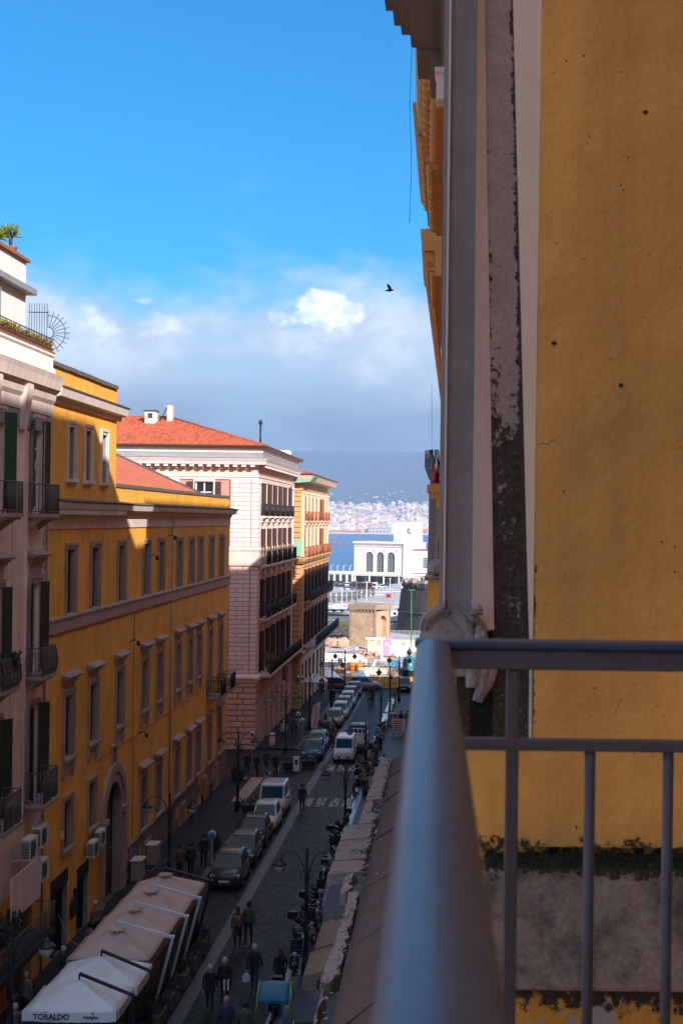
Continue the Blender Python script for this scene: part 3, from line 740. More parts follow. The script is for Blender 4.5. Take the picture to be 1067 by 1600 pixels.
# domed kiosk
p = Vector((-4.75, 172, gz(172)))
r = empty('domed_kiosk', p, 'small teal domed kiosk at the far right street corner', 'kiosk')
mat('teal_tin', (.03,.15,.20), .4); mb = MB(); mb.box(-.95, .95, -.95, .95, 0, 1.5); mb.build('base', M('black_paint'), r)
mb = MB(); mb.lathe([(1.15,1.5),(1.2,1.6),(.82,1.7),(.8,2.5),(.74,2.8),(.55,3.05),(.2,3.2),(.05,3.3)], (0,0,0), 16); mb.build('dome', M('teal_tin'), r)
mb = MB(); mb.lathe([(.12,3.3),(.25,3.5),(.3,3.8),(.1,4.0),(.03,4.3)], (0,0,0), 10); mb.build('finial', M('black_paint'), r)
# yellow street barriers at the end of the street
mat('barrier_yellow', (.55,.22,.02), .6, var=.15)
def barrier():
    mb = MB(); mb.prism([(-.28,0,0),(.28,0,0),(.2,0,.25),(.1,0,.75),(-.1,0,.75),(-.2,0,.25)], [(-.28,2.35,0),(.28,2.35,0),(.2,2.35,.25),(.1,2.35,.75),(-.1,2.35,.75),(-.2,2.35,.25)])
    return mb.mesh('barrier', M('barrier_yellow'))
for row, (Y, n, x0) in enumerate(((165.5, 6, -12.6), (171.0, 6, -13.0))):
    for i in range(n):
        o = tag(obj('road_barrier', cached('barrier', barrier), None, (x0+i*2.42+2.35, Y+R.uniform(-.1,.1), gz(Y)+.01), math.pi/2+R.uniform(-.02,.02)),
                ('yellow road barrier segment in the front row across the street end' if row == 0 else 'yellow road barrier segment in the back row by the dig'), 'barrier',
                'front row of yellow barriers' if row == 0 else 'back row of yellow barriers')
# yacht on the hard
p = on_square(634, 972); p.y = 330; p.z = gz(330)
r = empty('motor_yacht', (pix(605,966,305).x, 305, gz(305)+.3), 'white motor yacht with dark windows beside the dark outwork', 'boat', rz=math.radians(-90))
mb = MB()
secs = []
for t in range(9):
    s = t/8; w = 1.25*(1-s**3.2)+.02; y = s*6.2; zt_ = 1.9+.7*s*s
    secs.append([(-w,y,zt_), (-w*.85,y,.9+.4*s), (-.05,y,.2+s*1.0), (.05,y,.2+s*1.0), (w*.85,y,.9+.4*s), (w,y,zt_)])
for s_ in secs: mb.v += s_
for i in range(8):
    for k in range(6):
        l = (k+1) % 6; mb.f.append([i*6+k, i*6+l, i*6+6+l, i*6+6+k]); mb.m.append(0); mb.sm.append(False)
mb.f.append([0,1,2,3,4,5]); mb.m.append(0); mb.sm.append(False)
mb.build('hull', M('site_white'), r)
mb = MB(); mb.prism([(-1.0,.6,1.9),(1.0,.6,1.9),(.9,4.6,2.2),(-.9,4.6,2.2)], [(-.9,.9,3.1),(.9,.9,3.1),(.75,3.6,3.2),(-.75,3.6,3.2)]); mb.build('cabin', M('site_white'), r)
mb = MB(); mb.box(-.7, .7, 1.2, 2.8, 3.9, 4.0); mb.tube((-.6,1.3,3.1),(-.6,1.3,3.9),.05); mb.tube((.6,1.3,3.1),(.6,1.3,3.9),.05); mb.tube((0,2,4),(0,2,5.2),.04); mb.build('flybridge', M('site_white'), r)
for y in (1.3, 2.3, 3.2):
    for sx in (-1, 1):
        mb = MB(); mb.box(sx*.98-.04, sx*.98+.04, y, y+.65, 2.25, 2.8); mb.build('window', M('glass'), r)
mb = MB(); mb.box(-.8, .8, -.05, .02, 1.0, 1.7); mb.build('transom', M('dark_frame'), r)
for y in (1.5, 4.0):
    mb = MB(); mb.box(-1.0, 1.0, y, y+.3, 0, .75); mb.build('cradle', M('iron'), r)
p = on_square(617, 991); mb = MB(); mb.box(-1.1, 1.1, 0, 1.6, 0, 1.35); mb.box(-.9, .9, -.04, 0, .2, 1.1); mb.box(-.5, .5, .3, 1.2, 1.35, 1.6)
tag(bevel(mb.build('generator_box', M('lead_grey'), None, p), .03), 'grey generator box behind the grey railing', 'generator')
# columnar trees, poles, harbour traffic
def col_tree(k):
    def fol():
        mb = MB()
        for i in range(260):
            z = R.uniform(.5, 3.1); rr = .55*math.sqrt(R.random())*(1-.45*abs(z-1.6)/1.6); w = R.uniform(0, 6.28)
            mb.leaf((rr*math.cos(w), rr*math.sin(w), z), (math.cos(w), math.sin(w), R.uniform(-.2,1)), .3, .1)
        return mb.mesh('crown', M('foliage'))
    return cached(('coltree', k), fol)
def trunk_():
    mb = MB(); mb.path([(0,0,0),(.02,0,.5),(0,0,2.4)], [.09,.07,.02], 6); return mb.mesh('trunk', M('bark'))
for i, (x, y) in enumerate(((512.6,948.5), (521,947.5), (529.7,946), (537.5,945.5), (545.6,945), (553.5,944), (561,941), (568.3,940), (575,938), (582.5,936))):
    p = on_square(x, y); e = empty('columnar_tree', p, 'small clipped columnar tree in the row on the pale harbour square', 'tree', 'row of columnar trees')
    obj('crown', col_tree(i % 3), e, (0,0,0), R.uniform(0,6)); obj('trunk', cached('ctrunk', trunk_), e)
def pole(px, py, h, r, m, label, cat='pole', arm=False):
    p = on_square(px, py); e = empty('light_mast', p, label, cat)
    mb = MB(); mb.tube((0,0,0),(0,0,h),r,8); mb.build('shaft', m, e)
    mb = MB(); mb.lathe([(r*2.4,0),(r*2.2,.3),(r,.5)], (0,0,0), 10); mb.build('foot', m, e)
    mb = MB(); mb.box(-.5, .5, -.1, .1, h-.02, h+.12); mb.build('lamp_head', m, e)
mat('mast_green', (.03,.17,.10), .5)
pole(641.5, 1024, 9.9, .075, M('mast_green'), 'tall slender green mast in front of the dark outwork')
pole(556, 951, 7.4, .16, M('mast_green'), 'tall dark mast on the square left of the bastion top')
pole(572.5, 950, 7.0, .11, M('site_white'), 'thin white mast just behind the bastion top')
pole(534, 946, 4.6, .10, M('site_white'), 'thin white mast among the columnar trees')
pole(609, 928, 5.5, .10, M('site_white'), 'short white mast near the station canopy')
def hcar(mk):
    def fn():
        mb = MB(); mb.box(-.85,.85,-2.1,2.1,.3,.85,0); mb.prism([(-.8,-1.5,.85),(.8,-1.5,.85),(.8,1.2,.85),(-.8,1.2,.85)], [(-.62,-1.0,1.45),(.62,-1.0,1.45),(.62,.7,1.45),(-.62,.7,1.45)], 1)
        for x in (-.8,.8):
            for y in (-1.35,1.35): mb.lathe([(.31,-.1),(.31,.1)], (x,y,.31), 8, 2, axis='x')
        mb.box(-.66,.66,-1.02,.72,1.43,1.47,0)
        return mb.mesh('harbour_car', [M(mk), M('car_glass'), M('rubber')])
    return cached(('hcar', mk), fn)
for i in range(44):
    x = R.uniform(506, 668); y = R.choice((916.5, 919.5, 922, 925.5)) + R.uniform(-.4,.4)
    if 566 < x < 592 and y > 921: continue
    if x > 600 and y > 923: continue
    p = on_square(x, y)
    mk = R.choice(('car_white','car_white','car_silver','car_navy','car_blue','car_red','car_dark_grey','car_pale_blue'))
    cn = mk[4:].replace('_', ' ')
    tag(obj('parked_car', hcar(mk), None, p, R.choice((0, 1.3, 1.57, .5))), 'tiny %s car parked before the harbour station' % cn, 'car', 'tiny %s cars before the harbour station' % cn)
def coach(px, py, mk, label, L=9):
    p = on_square(px, py); e = empty('coach', p, label, 'coach', rz=1.45)
    mb = MB(); mb.box(-1.2,1.2,-L/2,L/2,.35,3.0); bevel(mb.build('body', M(mk), e), .15)
    mb = MB(); mb.box(-1.22,1.22,-L/2+.4,L/2-.4,1.5,2.5); mb.build('window_band', M('car_glass'), e)
    for x in (-1.1,1.1):
        for y in (-L*.3, L*.3):
            mb = MB(); mb.lathe([(.5,-.15),(.5,.15)], (x,y,.5), 10, axis='x'); mb.build('wheel', M('rubber'), e)
coach(566, 924.5, 'car_red', 'dark red coach before the harbour station')
coach(577, 924, 'car_white', 'white coach parked behind the dark red coach', 7)
coach(640, 923, 'car_white', 'white coach left of the castle tower by the outwork top', 8)
coach(655, 924.5, 'car_white', 'white coach nearest the castle tower', 8)
p = on_square(606.5, 938); e = empty('red_kiosk', p, 'red kiosk on the harbour square', 'kiosk')
mat('kiosk_red', (.5,.07,.04), .6)
mb = MB(); mb.box(-.9,.9,0,1.6,0,1.35); mb.build('body', M('kiosk_red'), e); mb = MB(); mb.box(-1.05,1.05,-.2,1.8,1.35,1.55); mb.build('roof', M('kiosk_red'), e); mb = MB(); mb.box(-.6,.6,-.04,0,.5,1.1); mb.build('hatch', M('dark_inside'), e)
# low kerbed islands and paths on the square
mb = MB()
for k, (a, b, yy) in enumerate(((500, 575, 956), (505, 600, 936), (560, 640, 930), (520, 596, 950))):
    p, q = on_square(a, yy), on_square(b, yy-3); mb.hexa([(p.x,p.y,p.z-.1),(q.x,q.y,q.z-.1),(q.x,q.y+9,q.z-.3),(p.x,p.y+9,p.z-.3),(p.x,p.y,p.z+.15),(q.x,q.y,q.z+.15),(q.x,q.y+9,q.z-.05),(p.x,p.y+9,p.z-.05)])
mat('island_pale', (.62,.58,.57), .85, var=.1, vscale=.3)
tag(mb.build('paved_island', M('island_pale')), kind='structure')
# boats moored left of the bastion
def dinghy(k):
    def fn():
        mb = MB(); v = []
        for t in range(6):
            s = t/5; w = .9*(1-s**3)+.03; v.append([(-w,s*4.6-2.3,.7+.25*s), (0,s*4.6-2.3,.0+.25*s), (w,s*4.6-2.3,.7+.25*s)])
        for s_ in v: mb.v += s_
        for i in range(5):
            for a in range(2): mb.f.append([i*3+a,i*3+a+1,i*3+a+4,i*3+a+3]); mb.m.append(0); mb.sm.append(False)
            mb.f.append([i*3,i*3+3,i*3+5,i*3+2]); mb.m.append(1); mb.sm.append(False)
        mb.box(-.45,.45,-.6,.7,.7,1.35,1 if k else 0)
        return mb.mesh('boat', [M('site_white') if k != 1 else M('car_blue'), M('far_wall3')])
    return cached(('dinghy', k), fn)
for i in range(9):
    px_ = 508+i*4.4; p = on_square(px_, 962+R.uniform(-1,1))
    tag(obj('small_boat', dinghy(i % 3), None, p+Vector((0,0,.5)), R.uniform(-.5,.5)), 'small white and blue boat laid up in the row above the dark bank', 'boat', 'small boats above the bank')
mb = MB(); a, b = on_square(480, 966), on_square(546, 966); mb.box(a.x-10, b.x, a.y-3, a.y-2.2, gz(a.y)-2, gz(a.y)+.5); mb.box(a.x-10, b.x, a.y-12, a.y-4, gz(a.y)-2, gz(a.y)-.4, 1)
tag(mb.build('dock_wall', [M('earth'), M('land')]), kind='structure')
# ================================================================== LEFT SIDE BUILDINGS
XF = -15.7
mat('blind_grey', (.12,.11,.11), .8); mat('blind_brown', (.11,.07,.05), .8); mat('blind_pale', (.30,.26,.23), .8)
def win(root, fac, u, z0, z1, w, rev=.17, frame='dark_frame', surround=None, sw=.28, sd=.07, cornice=0, sill=0, apron=False, head=0, shut=None, sang=90, sh_w=None, panes=2, top=0.0, key=''):
    K = (z1-z0, w, rev, frame, surround, sw, sd, cornice, sill, apron, head, shut, sang, panes, top)
    K = tuple(round(k, 3) if isinstance(k, float) else k for k in K); h = z1-z0
    def fr():
        mb = MB(); d0, d1 = -rev-.06, -rev+.02; t = .07
        mb.box(d0,d1,-w/2,-w/2+t,0,h); mb.box(d0,d1,w/2-t,w/2,0,h); mb.box(d0,d1,-w/2+t,w/2-t,0,t+.05); mb.box(d0,d1,-w/2+t,w/2-t,h-t,h)
        for i in range(1, panes): y = -w/2+w*i/panes; mb.box(d0,d1+.01,y-.05,y+.05,t+.05,h-t)
        mb.box(d0,d1+.005,-w/2+t,w/2-t,h*.68-.04,h*.68+.04); mb.box(d0,d1+.005,-w/2+t,w/2-t,h*.3-.03,h*.3+.03)
        return mb.mesh('window', M(frame))
    p = Vector(fac.P(u, 0, z0)) + wl(root)
    W = obj('window', cached(('fr',)+K, fr), root, p, fac.rz)
    def pn():
        mb = MB(); mb.box(-rev-.10,-rev-.05,-w/2,w/2,0,h); return mb.mesh('pane', M('glass'))
    PN = obj('pane', cached(('pn',)+K, pn), W)
    if R.random() < .42:            # a blind or curtain drawn part of the way
        fr_ = R.choice((.25,.4,.6,.85)); mk_ = R.choice(('blind_grey','blind_brown','blind_pale'))
        def bl_():
            mb = MB(); n_ = max(3, int(h*fr_/.16))
            for q in range(n_): mb.hexa([(-rev-.05,-w/2+.07,h-.07-(q+1)*h*fr_/n_),(-rev-.044,-w/2+.07,h-.07-(q+1)*h*fr_/n_),(-rev-.044,w/2-.07,h-.07-(q+1)*h*fr_/n_),(-rev-.05,w/2-.07,h-.07-(q+1)*h*fr_/n_),(-rev-.05,-w/2+.07,h-.07-q*h*fr_/n_),(-rev-.03,-w/2+.07,h-.07-q*h*fr_/n_),(-rev-.03,w/2-.07,h-.07-q*h*fr_/n_),(-rev-.05,w/2-.07,h-.07-q*h*fr_/n_)])
            return mb.mesh('blind', M(mk_))
        obj('blind', cached(('bl', fr_, mk_)+K, bl_), W)
    if surround:
        def sr():
            mb = MB(); H = h+sw
            for s in (-1,1):
                a, b = sorted((s*w/2, s*(w/2+sw))); mb.box(.002,sd,a,b,0,h)
                a, b = sorted((s*(w/2+sw-.09), s*(w/2+sw+.02))); mb.box(.003,sd+.04,a,b,-.01,h+sw-.1)
            mb.box(.002,sd,-w/2-sw,w/2+sw,h,H); mb.box(.003,sd+.045,-w/2-sw-.02,w/2+sw+.02,H-.1,H+.02)
            if head: mb.box(.002,sd-.02,-w/2-sw*.7,w/2+sw*.7,H+.02,H+head)
            return mb.mesh('surround', M(surround))
        obj('surround', cached(('sr',)+K, sr), W)
        if cornice:
            def cn():
                mb = MB(); z = h+sw+head; a = w/2+sw+.1
                for (pd, za, zb, e) in ((.14,0,.12,0),(.22,.12,.22,.06),(.34,.22,.30,.16)): mb.box(.001,pd,-a-e,a+e,z+za,z+zb)
                mb.prism([(.001,-a-.18,z+.30),(.38,-a-.18,z+.30),(.001,-a-.18,z+.30+cornice)], [(.001,a+.18,z+.30),(.38,a+.18,z+.30),(.001,a+.18,z+.30+cornice)])
                return mb.mesh('cornice', M(surround))
            obj('cornice', cached(('cn',)+K, cn), W)
        if sill:
            def sl():
                mb = MB(); a = w/2+sw+.06; mb.box(-rev,.2,-a,a,-.13,.0); mb.box(.001,.12,-a+.05,a-.05,-.2,-.13)
                if apron:
                    mb.box(.001,.05,-w/2-sw,w/2+sw,-.62,-.2)
                    for s in (-1,1):
                        c = s*(w/2+sw*.4); mb.box(.0015,.11,c-.2,c+.2,-.72,-.2); mb.box(.002,.08,c-.13,c+.13,-.84,-.72)
                return mb.mesh('sill', M(surround))
            obj('sill', cached(('sl',)+K, sl), W)
    if shut:
        sw_ = w/2
        def sh():
            mb = MB(); t = .05
            mb.box(-.02,.02,0,t,0,h); mb.box(-.02,.02,sw_-t,sw_,0,h)
            for z in (0, h*.5-.04, h-.08): mb.box(-.02,.02,t,sw_-t,z,z+.08)
            n = int(h/.085)
            for i in range(n):
                z = .06+i*(h-.12)/n; mb.hexa([(-.02,t,z),(.02,t,z),(.02,sw_-t,z),(-.02,sw_-t,z),(-.035,t,z+.09),(.0,t,z+.09),(.0,sw_-t,z+.09),(-.035,sw_-t,z+.09)])
            return mb.mesh('shutter', M(shut))
        me = cached(('sh',)+K, sh)
        a = math.radians(sang)
        # hinge at either jamb; leaf turns from closed (across the opening) outwards
        s1 = obj('shutter', me, W, (.06, w/2, 0)); s1.rotation_euler = (0, 0, math.pi + a)
        s2 = obj('shutter', me, W, (.06, -w/2, 0)); s2.rotation_euler = (0, 0, -a)
    return W

def rail_mesh(u, d, h, style, m, key):
    """iron railing round three sides, local x outwards, y along"""
    def fn():
        mb = MB(); r = .016
        P0, P1, P2, P3 = (.02,-u/2), (d,-u/2), (d,u/2), (.02,u/2)
        bulge = style == 'bombe'
        def pt(p, z):
            x, y = p
            if bulge:
                k = .16*math.sin(math.pi*min(1, (z/h)**.7)); f = 1+k
                return (x*f if x > .1 else x, y*(1+k*.6), z)
            return (x, y, z)
        for (a, b) in ((P0,P1),(P1,P2),(P2,P3)):
            L_ = math.hypot(b[0]-a[0], b[1]-a[1]); n = max(2, int(L_/.115))
            for z, rr in ((h,.024),(.06,.018),(h*.82,.012),(h*.2,.012)) if style != 'plain' else ((h,.024),(.08,.018)):
                mb.path([pt((a[0]+(b[0]-a[0])*i/6, a[1]+(b[1]-a[1])*i/6), z) for i in range(7)], rr, 5)
            for i in range(n+1):
                t = i/n; q = (a[0]+(b[0]-a[0])*t, a[1]+(b[1]-a[1])*t)
                mb.path([pt(q, h*k/6) for k in range(7)] if bulge else [pt(q,0), pt(q,h)], r if i not in (0,n) else .024, 4)
            if style == 'bombe':       # scrollwork between the bars
                for i in range(int(L_/.23)):
                    t = (i+.5)/max(1,int(L_/.23)); q = (a[0]+(b[0]-a[0])*t, a[1]+(b[1]-a[1])*t); tx, ty = (b[0]-a[0])/L_, (b[1]-a[1])/L_
                    for zc, rr in ((h*.32,.085),(h*.52,.10),(h*.7,.075)):
                        mb.path([pt((q[0]+tx*rr*math.cos(w), q[1]+ty*rr*math.cos(w)), zc+rr*math.sin(w)) for w in [math.pi*2*k/9 for k in range(10)]], .012, 4)
        return mb.mesh('railing', M(m))
    return cached(('rail', round(u,2), round(d,2), round(h,2), style, m), fn)
def balcony(root, fac, u, z, w, d=.75, h=1.0, style='plain', m='iron_brown', slab='grey_trim', brackets=2):
    mb = MB(); mb.box(.001, d+.06, -w/2-.05, w/2+.05, -.14, 0); mb.box(.001, d-.02, -w/2+.03, w/2-.03, -.22, -.14)
    for i in range(brackets):
        y = -w/2+.2+(w-.4)*(i/(brackets-1) if brackets > 1 else .5)
        mb.prism([(.001,y-.09,-.22),(d*.8,y-.09,-.22),(d*.5,y-.09,-.36),(.001,y-.09,-.62)], [(.001,y+.09,-.22),(d*.8,y+.09,-.22),(d*.5,y+.09,-.36),(.001,y+.09,-.62)])
    b = mb.build('balcony', M(slab), root, Vector(fac.P(u,0,z))+wl(root), fac.rz)
    obj('railing', rail_mesh(w, d, h, style, m, 0), b)
    return b
def stones(root, fac, rows, m, name='stone', d=.035, gap=.025, jit=.008):
    """rows: (z0, z1, [(u0, u1), ...]); every stone its own part, meshes shared by size"""
    for z0, z1, spans in rows:
        for a, b in spans:
            k = ('stone', round(b-a,2), round(z1-z0,2), m, round(d,3))
            def fn():
                mb = MB(); W_, H_ = b-a-gap, z1-z0-gap; e = min(.03, d*.6)
                mb.hexa([(0,-W_/2,0),(0,W_/2,0),(0,W_/2,H_),(0,-W_/2,H_),(d,-W_/2+e,e),(d,W_/2-e,e),(d,W_/2-e,H_-e),(d,-W_/2+e,H_-e)]); return mb.mesh(name, M(m))
            obj(name, cached(k, fn), root, Vector(fac.P((a+b)/2, R.uniform(-jit,jit)*.5+.002, z0+gap/2))+wl(root), fac.rz)
def ac_unit(root, fac, u, z, w=.85, h=.65, d=.32, off=.12):
    mb = MB(); mb.box(off,off+d,-w/2,w/2,0,h); o = mb.build('ac_unit', M('ac_white'), root, Vector(fac.P(u,0,z))+wl(root), fac.rz)
    g = MB()
    n = 11
    for i in range(n): g.box(off+d, off+d+.015, -w/2+.06, w/2-.3, .07+i*(h-.14)/n, .07+(i+.55)*(h-.14)/n)
    for i in range(n): g.box(off+.03, off+d-.03, -w/2-.012, -w/2, .07+i*(h-.14)/n, .07+(i+.55)*(h-.14)/n)
    g.build('grille', M('ac_grille'), o)
    f = MB(); f.lathe([(.22,0),(.22,.02),(.19,.025)], (off+d+.005, -.02, h/2), 14, axis='x'); f.build('fan_cover', M('ac_grille'), o)
    b = MB(); 
    for y in (-w*.35, w*.35): b.box(0,off+d+.05,y-.02,y+.02,-.05,-.005); b.box(0,.03,y-.02,y+.02,-.3,-.05)
    b.build('bracket', M('ac_white'), o)
    return o
FX = Fac('x', XF)
# ---------------------------------------------------------------- B: ochre palazzo
B = empty('ochre_palazzo', (XF, 78, gz(78)), 'long ochre palazzo with grey stone window surrounds and arched portal', 'building')
BW = [58.95, 63.0, 68.0, 73.6, 77.4, 82.6, 86.4, 89.5, 93.6, 97.8]
holes = [(u-.6,u+.6,13.05,15.7) for u in BW]
holes += [(u-.6,u+.6,7.1,9.65) for u in BW[:8]] + [(u-.6,u+.6,5.5,9.65) for u in BW[8:]]
holes += [(u-.6,u+.6,1.0,3.6) for u in BW[3:]]
holes += [(u-.55,u+.55,3.35,5.3) for u in BW[:2]] + [(67.0-.35,67.0+.35,5.35,6.2)]
portal = (67.0-1.55,67.0+1.55,-1.2,4.6); holes.append(portal)
shops = [(56.7,59.2,-1.1,2.45),(60.7,62.6,-1.1,2.0)]; holes += shops
pdoors = [(73.9,75.3,-1.35,-.02),(84.0,85.1,-1.4,.0),(91.2,92.4,-1.5,.2),(96.3,97.3,-1.6,.2)]; holes += pdoors
mb = MB(); FX.wall(mb, 55.62, 101.3, -1.8, 17.55, holes, .35, 0, 1)
r_ = 1.55
for sg in (-1,1):
    mb.poly([FX.P(67+sg*r_, -.01, 4.6)] + [FX.P(67+sg*r_*math.cos(t), -.01, 3.05+1.55*math.sin(t)) for t in [math.pi/2*i/10 for i in range(11)]], 1)
XB = -34
mb.poly([(XF,101.3,-1.8),(XB,101.3,-1.8),(XB,101.3,17.55),(XF,101.3,17.55)]); mb.poly([(XF,55.62,-1.8),(XB,55.62,-1.8),(XB,55.62,17.55),(XF,55.62,17.55)])
mb.poly([(XB,55.62,-1.8),(XB,101.3,-1.8),(XB,101.3,17.55),(XB,55.62,17.55)])
mb.build('wall', [M('yellow_plaster'), M('grey_trim')], B, world=True)
mb = MB(); mb.box(XB, XF-.4, 55.7, 101.2, -1.8, -1.7); mb.box(XF-1.2, XF-.45, 55.7, 101.2, -1.7, 17.0); mb.build('interior', M('dark_inside'), B, world=True)
# parapet wall, low part
mb = MB(); mb.box(XF-.45, XF-.02, 66.75, 101.25, 17.55, 18.45); mb.build('parapet', M('yellow_plaster'), B, world=True)
def cop(L_):
    def fn():
        k = MB(); k.box(-.27,.27,.01,L_-.01,0,.17); return k.mesh('coping_stone', M('coping_dark'))
    return cached(('cop', L_), fn)
y = 66.75
while y < 101: obj('coping_stone', cop(1.23), B, Vector((XF-.23, y, 18.452+R.uniform(-.01,.012)))+wl(B)); y += 1.23
# main cornice and frieze
mb = MB()
FX.mould(mb, [(.002,16.55),(.06,16.55),(.06,17.05),(.16,17.1),(.2,17.3),(.48,17.36),(.55,17.62),(.002,17.7)], 55.65, 101.3)
mb.build('cornice', M('pale_trim'), B, world=True)
mb = MB(); FX.mould(mb, [(.003,17.7),(.57,17.62),(.6,17.68),(.003,17.78)], 55.65, 101.9); mb.build('flashing', M('coping_dark'), B, world=True)
mb = MB()
for i in range(38): FX.box(mb, 55.7+i*.3, 55.7+i*.3+.2, .19, .46, 17.14, 17.33)
tag(mb.build('dentils', M('pale_trim'), B, world=True), kind='stuff')
mat('band_trim', (.40,.29,.26), .85, var=.12, streak=.15)
mb = MB(); FX.mould(mb, [(.002,12.4),(.1,12.4),(.1,12.85),(.16,12.9),(.16,12.98),(.002,13.03)], 55.65, 101.3); mb.build('string_course', M('band_trim'), B, world=True)
# upper block
mb = MB(); h3 = [(u-.42,u+.42,18.6,20.75) for u in (58.75, 61.45, 64.3)]
FX.wall(mb, 55.62, 66.75, 17.56, 23.0, h3, .3, 0, 1)
mb.poly([(XF,66.75,17.56),(XB,66.75,17.56),(XB,66.75,23.0),(XF,66.75,23.0)]); mb.poly([(XF,55.62,17.56),(XB,55.62,17.56),(XB,55.62,23.0),(XF,55.62,23.0)])
mb.poly([(XF,55.62,23.0),(XF,66.75,23.0),(XB,66.75,23.0),(XB,55.62,23.0)])
mb.build('upper_wall', [M('yellow_plaster'), M('grey_trim')], B, world=True)
mb = MB(); pr = [(.002,21.55),(.1,21.55),(.14,21.75),(.4,21.8),(.48,22.12),(.002,22.2)]
FX.mould(mb, pr, 55.65, 67.2)
mb.prism([(XF,66.752,21.55),(XF,66.85,21.55),(XF,67.2,22.0),(XF,66.752,22.2)], [(XB,66.752,21.55),(XB,66.85,21.55),(XB,67.2,22.0),(XB,66.752,22.2)])
mb.build('upper_cornice', M('white_stone'), B, world=True)
mb = MB(); FX.mould(mb, [(.002,22.2),(.5,22.12),(.53,22.2),(.002,22.27)], 55.65, 67.3); mb.build('flashing', M('coping_dark'), B, world=True)
y = 55.7
while y < 66: obj('coping_stone', cop(1.09), B, Vector((XF-.16, y, 23.002+R.uniform(-.008,.012)))+wl(B)); y += 1.09
for u in (58.75, 61.45, 64.3): win(B, FX, u, 18.6, 20.75, .84, .2, surround='pale_trim', sw=.24, sill=1)
for u in BW: win(B, FX, u, 13.05, 15.7, 1.2, .17, surround='grey_trim', sw=.24)
for i, u in enumerate(BW):
    z0 = 7.1 if i < 8 else 5.5
    win(B, FX, u, z0, 9.65, 1.2, .17, surround='grey_trim', sw=.25, head=.3, cornice=.14, sill=1, apron=i < 8)
    if i > 2: win(B, FX, u, 1.0, 3.6, 1.2, .2, surround='grey_trim', sw=.24, head=.16, cornice=.12, sill=1)
for u in BW[:2]: win(B, FX, u, 3.35, 5.3, 1.1, .17, surround='grey_trim', sw=.24, sill=1)
win(B, FX, 67.0, 5.35, 6.2, .7, .2, surround='grey_trim', sw=.14, panes=1)
for u in BW[8:]: balcony(B, FX, u, 5.4, 2.0, .95, 1.05, 'plain', 'iron', brackets=2)
# portal
pm = MB(); 
for r0, r1, dd in ((1.55,2.0,.10),(2.0,2.42,.17)):
    n = 16
    for i in range(n):
        a, b = math.pi*i/n, math.pi*(i+1)/n
        o4 = [(67+r*math.cos(t), z_) for r, t in ((r0,a),(r1,a),(r1,b),(r0,b)) for z_ in (3.05+r*math.sin(t),)]
        pm.prism([FX.P(u,.002,z) for u, z in o4], [FX.P(u,dd,z) for u, z in o4])
    for s in (-1,1):
        a, b = sorted((67+s*r0, 67+s*r1)); FX.box(pm, a, b, .002, dd, -1.1, 3.05)
FX.box(pm, 64.5, 65.5, .003, .24, 2.9, 3.15); FX.box(pm, 68.5, 69.5, .003, .24, 2.9, 3.15)
P_ = pm.build('portal', M('grey_trim'), B, world=True)
dm = MB(); dm.box(XF-.5, XF-.42, 65.45, 68.55, -1.1, 4.6); 
mat('door_wood', (.07,.04,.028), .6, var=.2)
do = dm.build('door', M('door_wood'), B, world=True)
g = MB()
for i in range(4):
    for k in range(4): g.box(XF-.42, XF-.38, 65.6+i*.76, 66.2+i*.76, -.9+k*1.3, .2+k*1.3)
g.build('door_panel', M('door_wood'), do)
# shops
for a, b, c, d in shops:
    k = MB(); k.box(XF-.4, XF-.33, a, b, c, d, 0); s = k.build('shop_front', [M('glass')], B, world=True)
    k = MB(); k.box(XF-.32, XF+.03, a, b, d-.55, d+.02); k.build('sign_board', M('black_paint'), s)
    k = MB(); k.box(XF-.3, XF-.2, (a+b)/2-.05, (a+b)/2+.05, c, d-.55); k.box(XF-.3,XF-.2,a,a+.1,c,d-.55); k.box(XF-.3,XF-.2,b-.1,b,c,d-.55); k.build('frame', M('black_paint'), s)
for a, b, c, d in pdoors:
    k = MB(); k.box(XF-.3, XF-.22, a, b, c, d); k.build('basement_door', M('dark_frame'), B, world=True)
    k = MB(); w_ = .16
    FX.box(k, a-w_, a, .06, .13, c, d); FX.box(k, b, b+w_, .06, .13, c, d); FX.box(k, a-w_, b+w_, .06, .13, d, d+.2); k.build('door_surround', M('grey_trim'), B, world=True)
rows = []
zb = [-1.75, -1.05, -.42, .2, .72]
for j in range(4):
    sp = []; u = 69.6 + (j % 2)*.8
    while u < 100.9:
        v = min(u+1.6, 101.2)
        if not any(a-.2 < v and b+.2 > u and zb[j] < d+.2 for a, b, c, d in pdoors): sp.append((u, v))
        u = v
    rows.append((zb[j], zb[j+1], sp))
stones(B, FX, rows, 'stone_plinth', 'plinth_stone', .07, .03)
k = MB(); FX.mould(k, [(.002,.72),(.1,.72),(.12,.78),(.002,.84)], 69.55, 101.3); k.build('plinth_cap', M('stone_plinth'), B, world=True)
ac_unit(B, FX, 62.3, 2.25); ac_unit(B, FX, 63.55, 2.45)
k = MB(); FX.box(k, 58.0, 58.2, .0, .12, 3.9, 4.2); k.build('junction_box', M('pale_trim'), B, world=True)
for u, z in ((70.2,10.9),(72.4,6.05),(74.4,15.0),(79.2,16.0)):      # small projecting lamps on brackets
    k = MB(); k.path([FX.P(u,0,z), FX.P(u,.25,z+.12), FX.P(u,.4,z)], .025, 5); k.blob(FX.P(u,.42,z-.08), .1,.1,.13); k.build('wall_lamp', M('iron'), B, world=True)
k = MB(); FX.box(k, 60.2, 60.6, .01, .1, .3, 1.3); k.lathe([(.42,0),(.42,.07)], FX.P(60.0,.02,.6), 14, axis='x'); k.build('oval_sign', M('black_paint'), B, world=True)
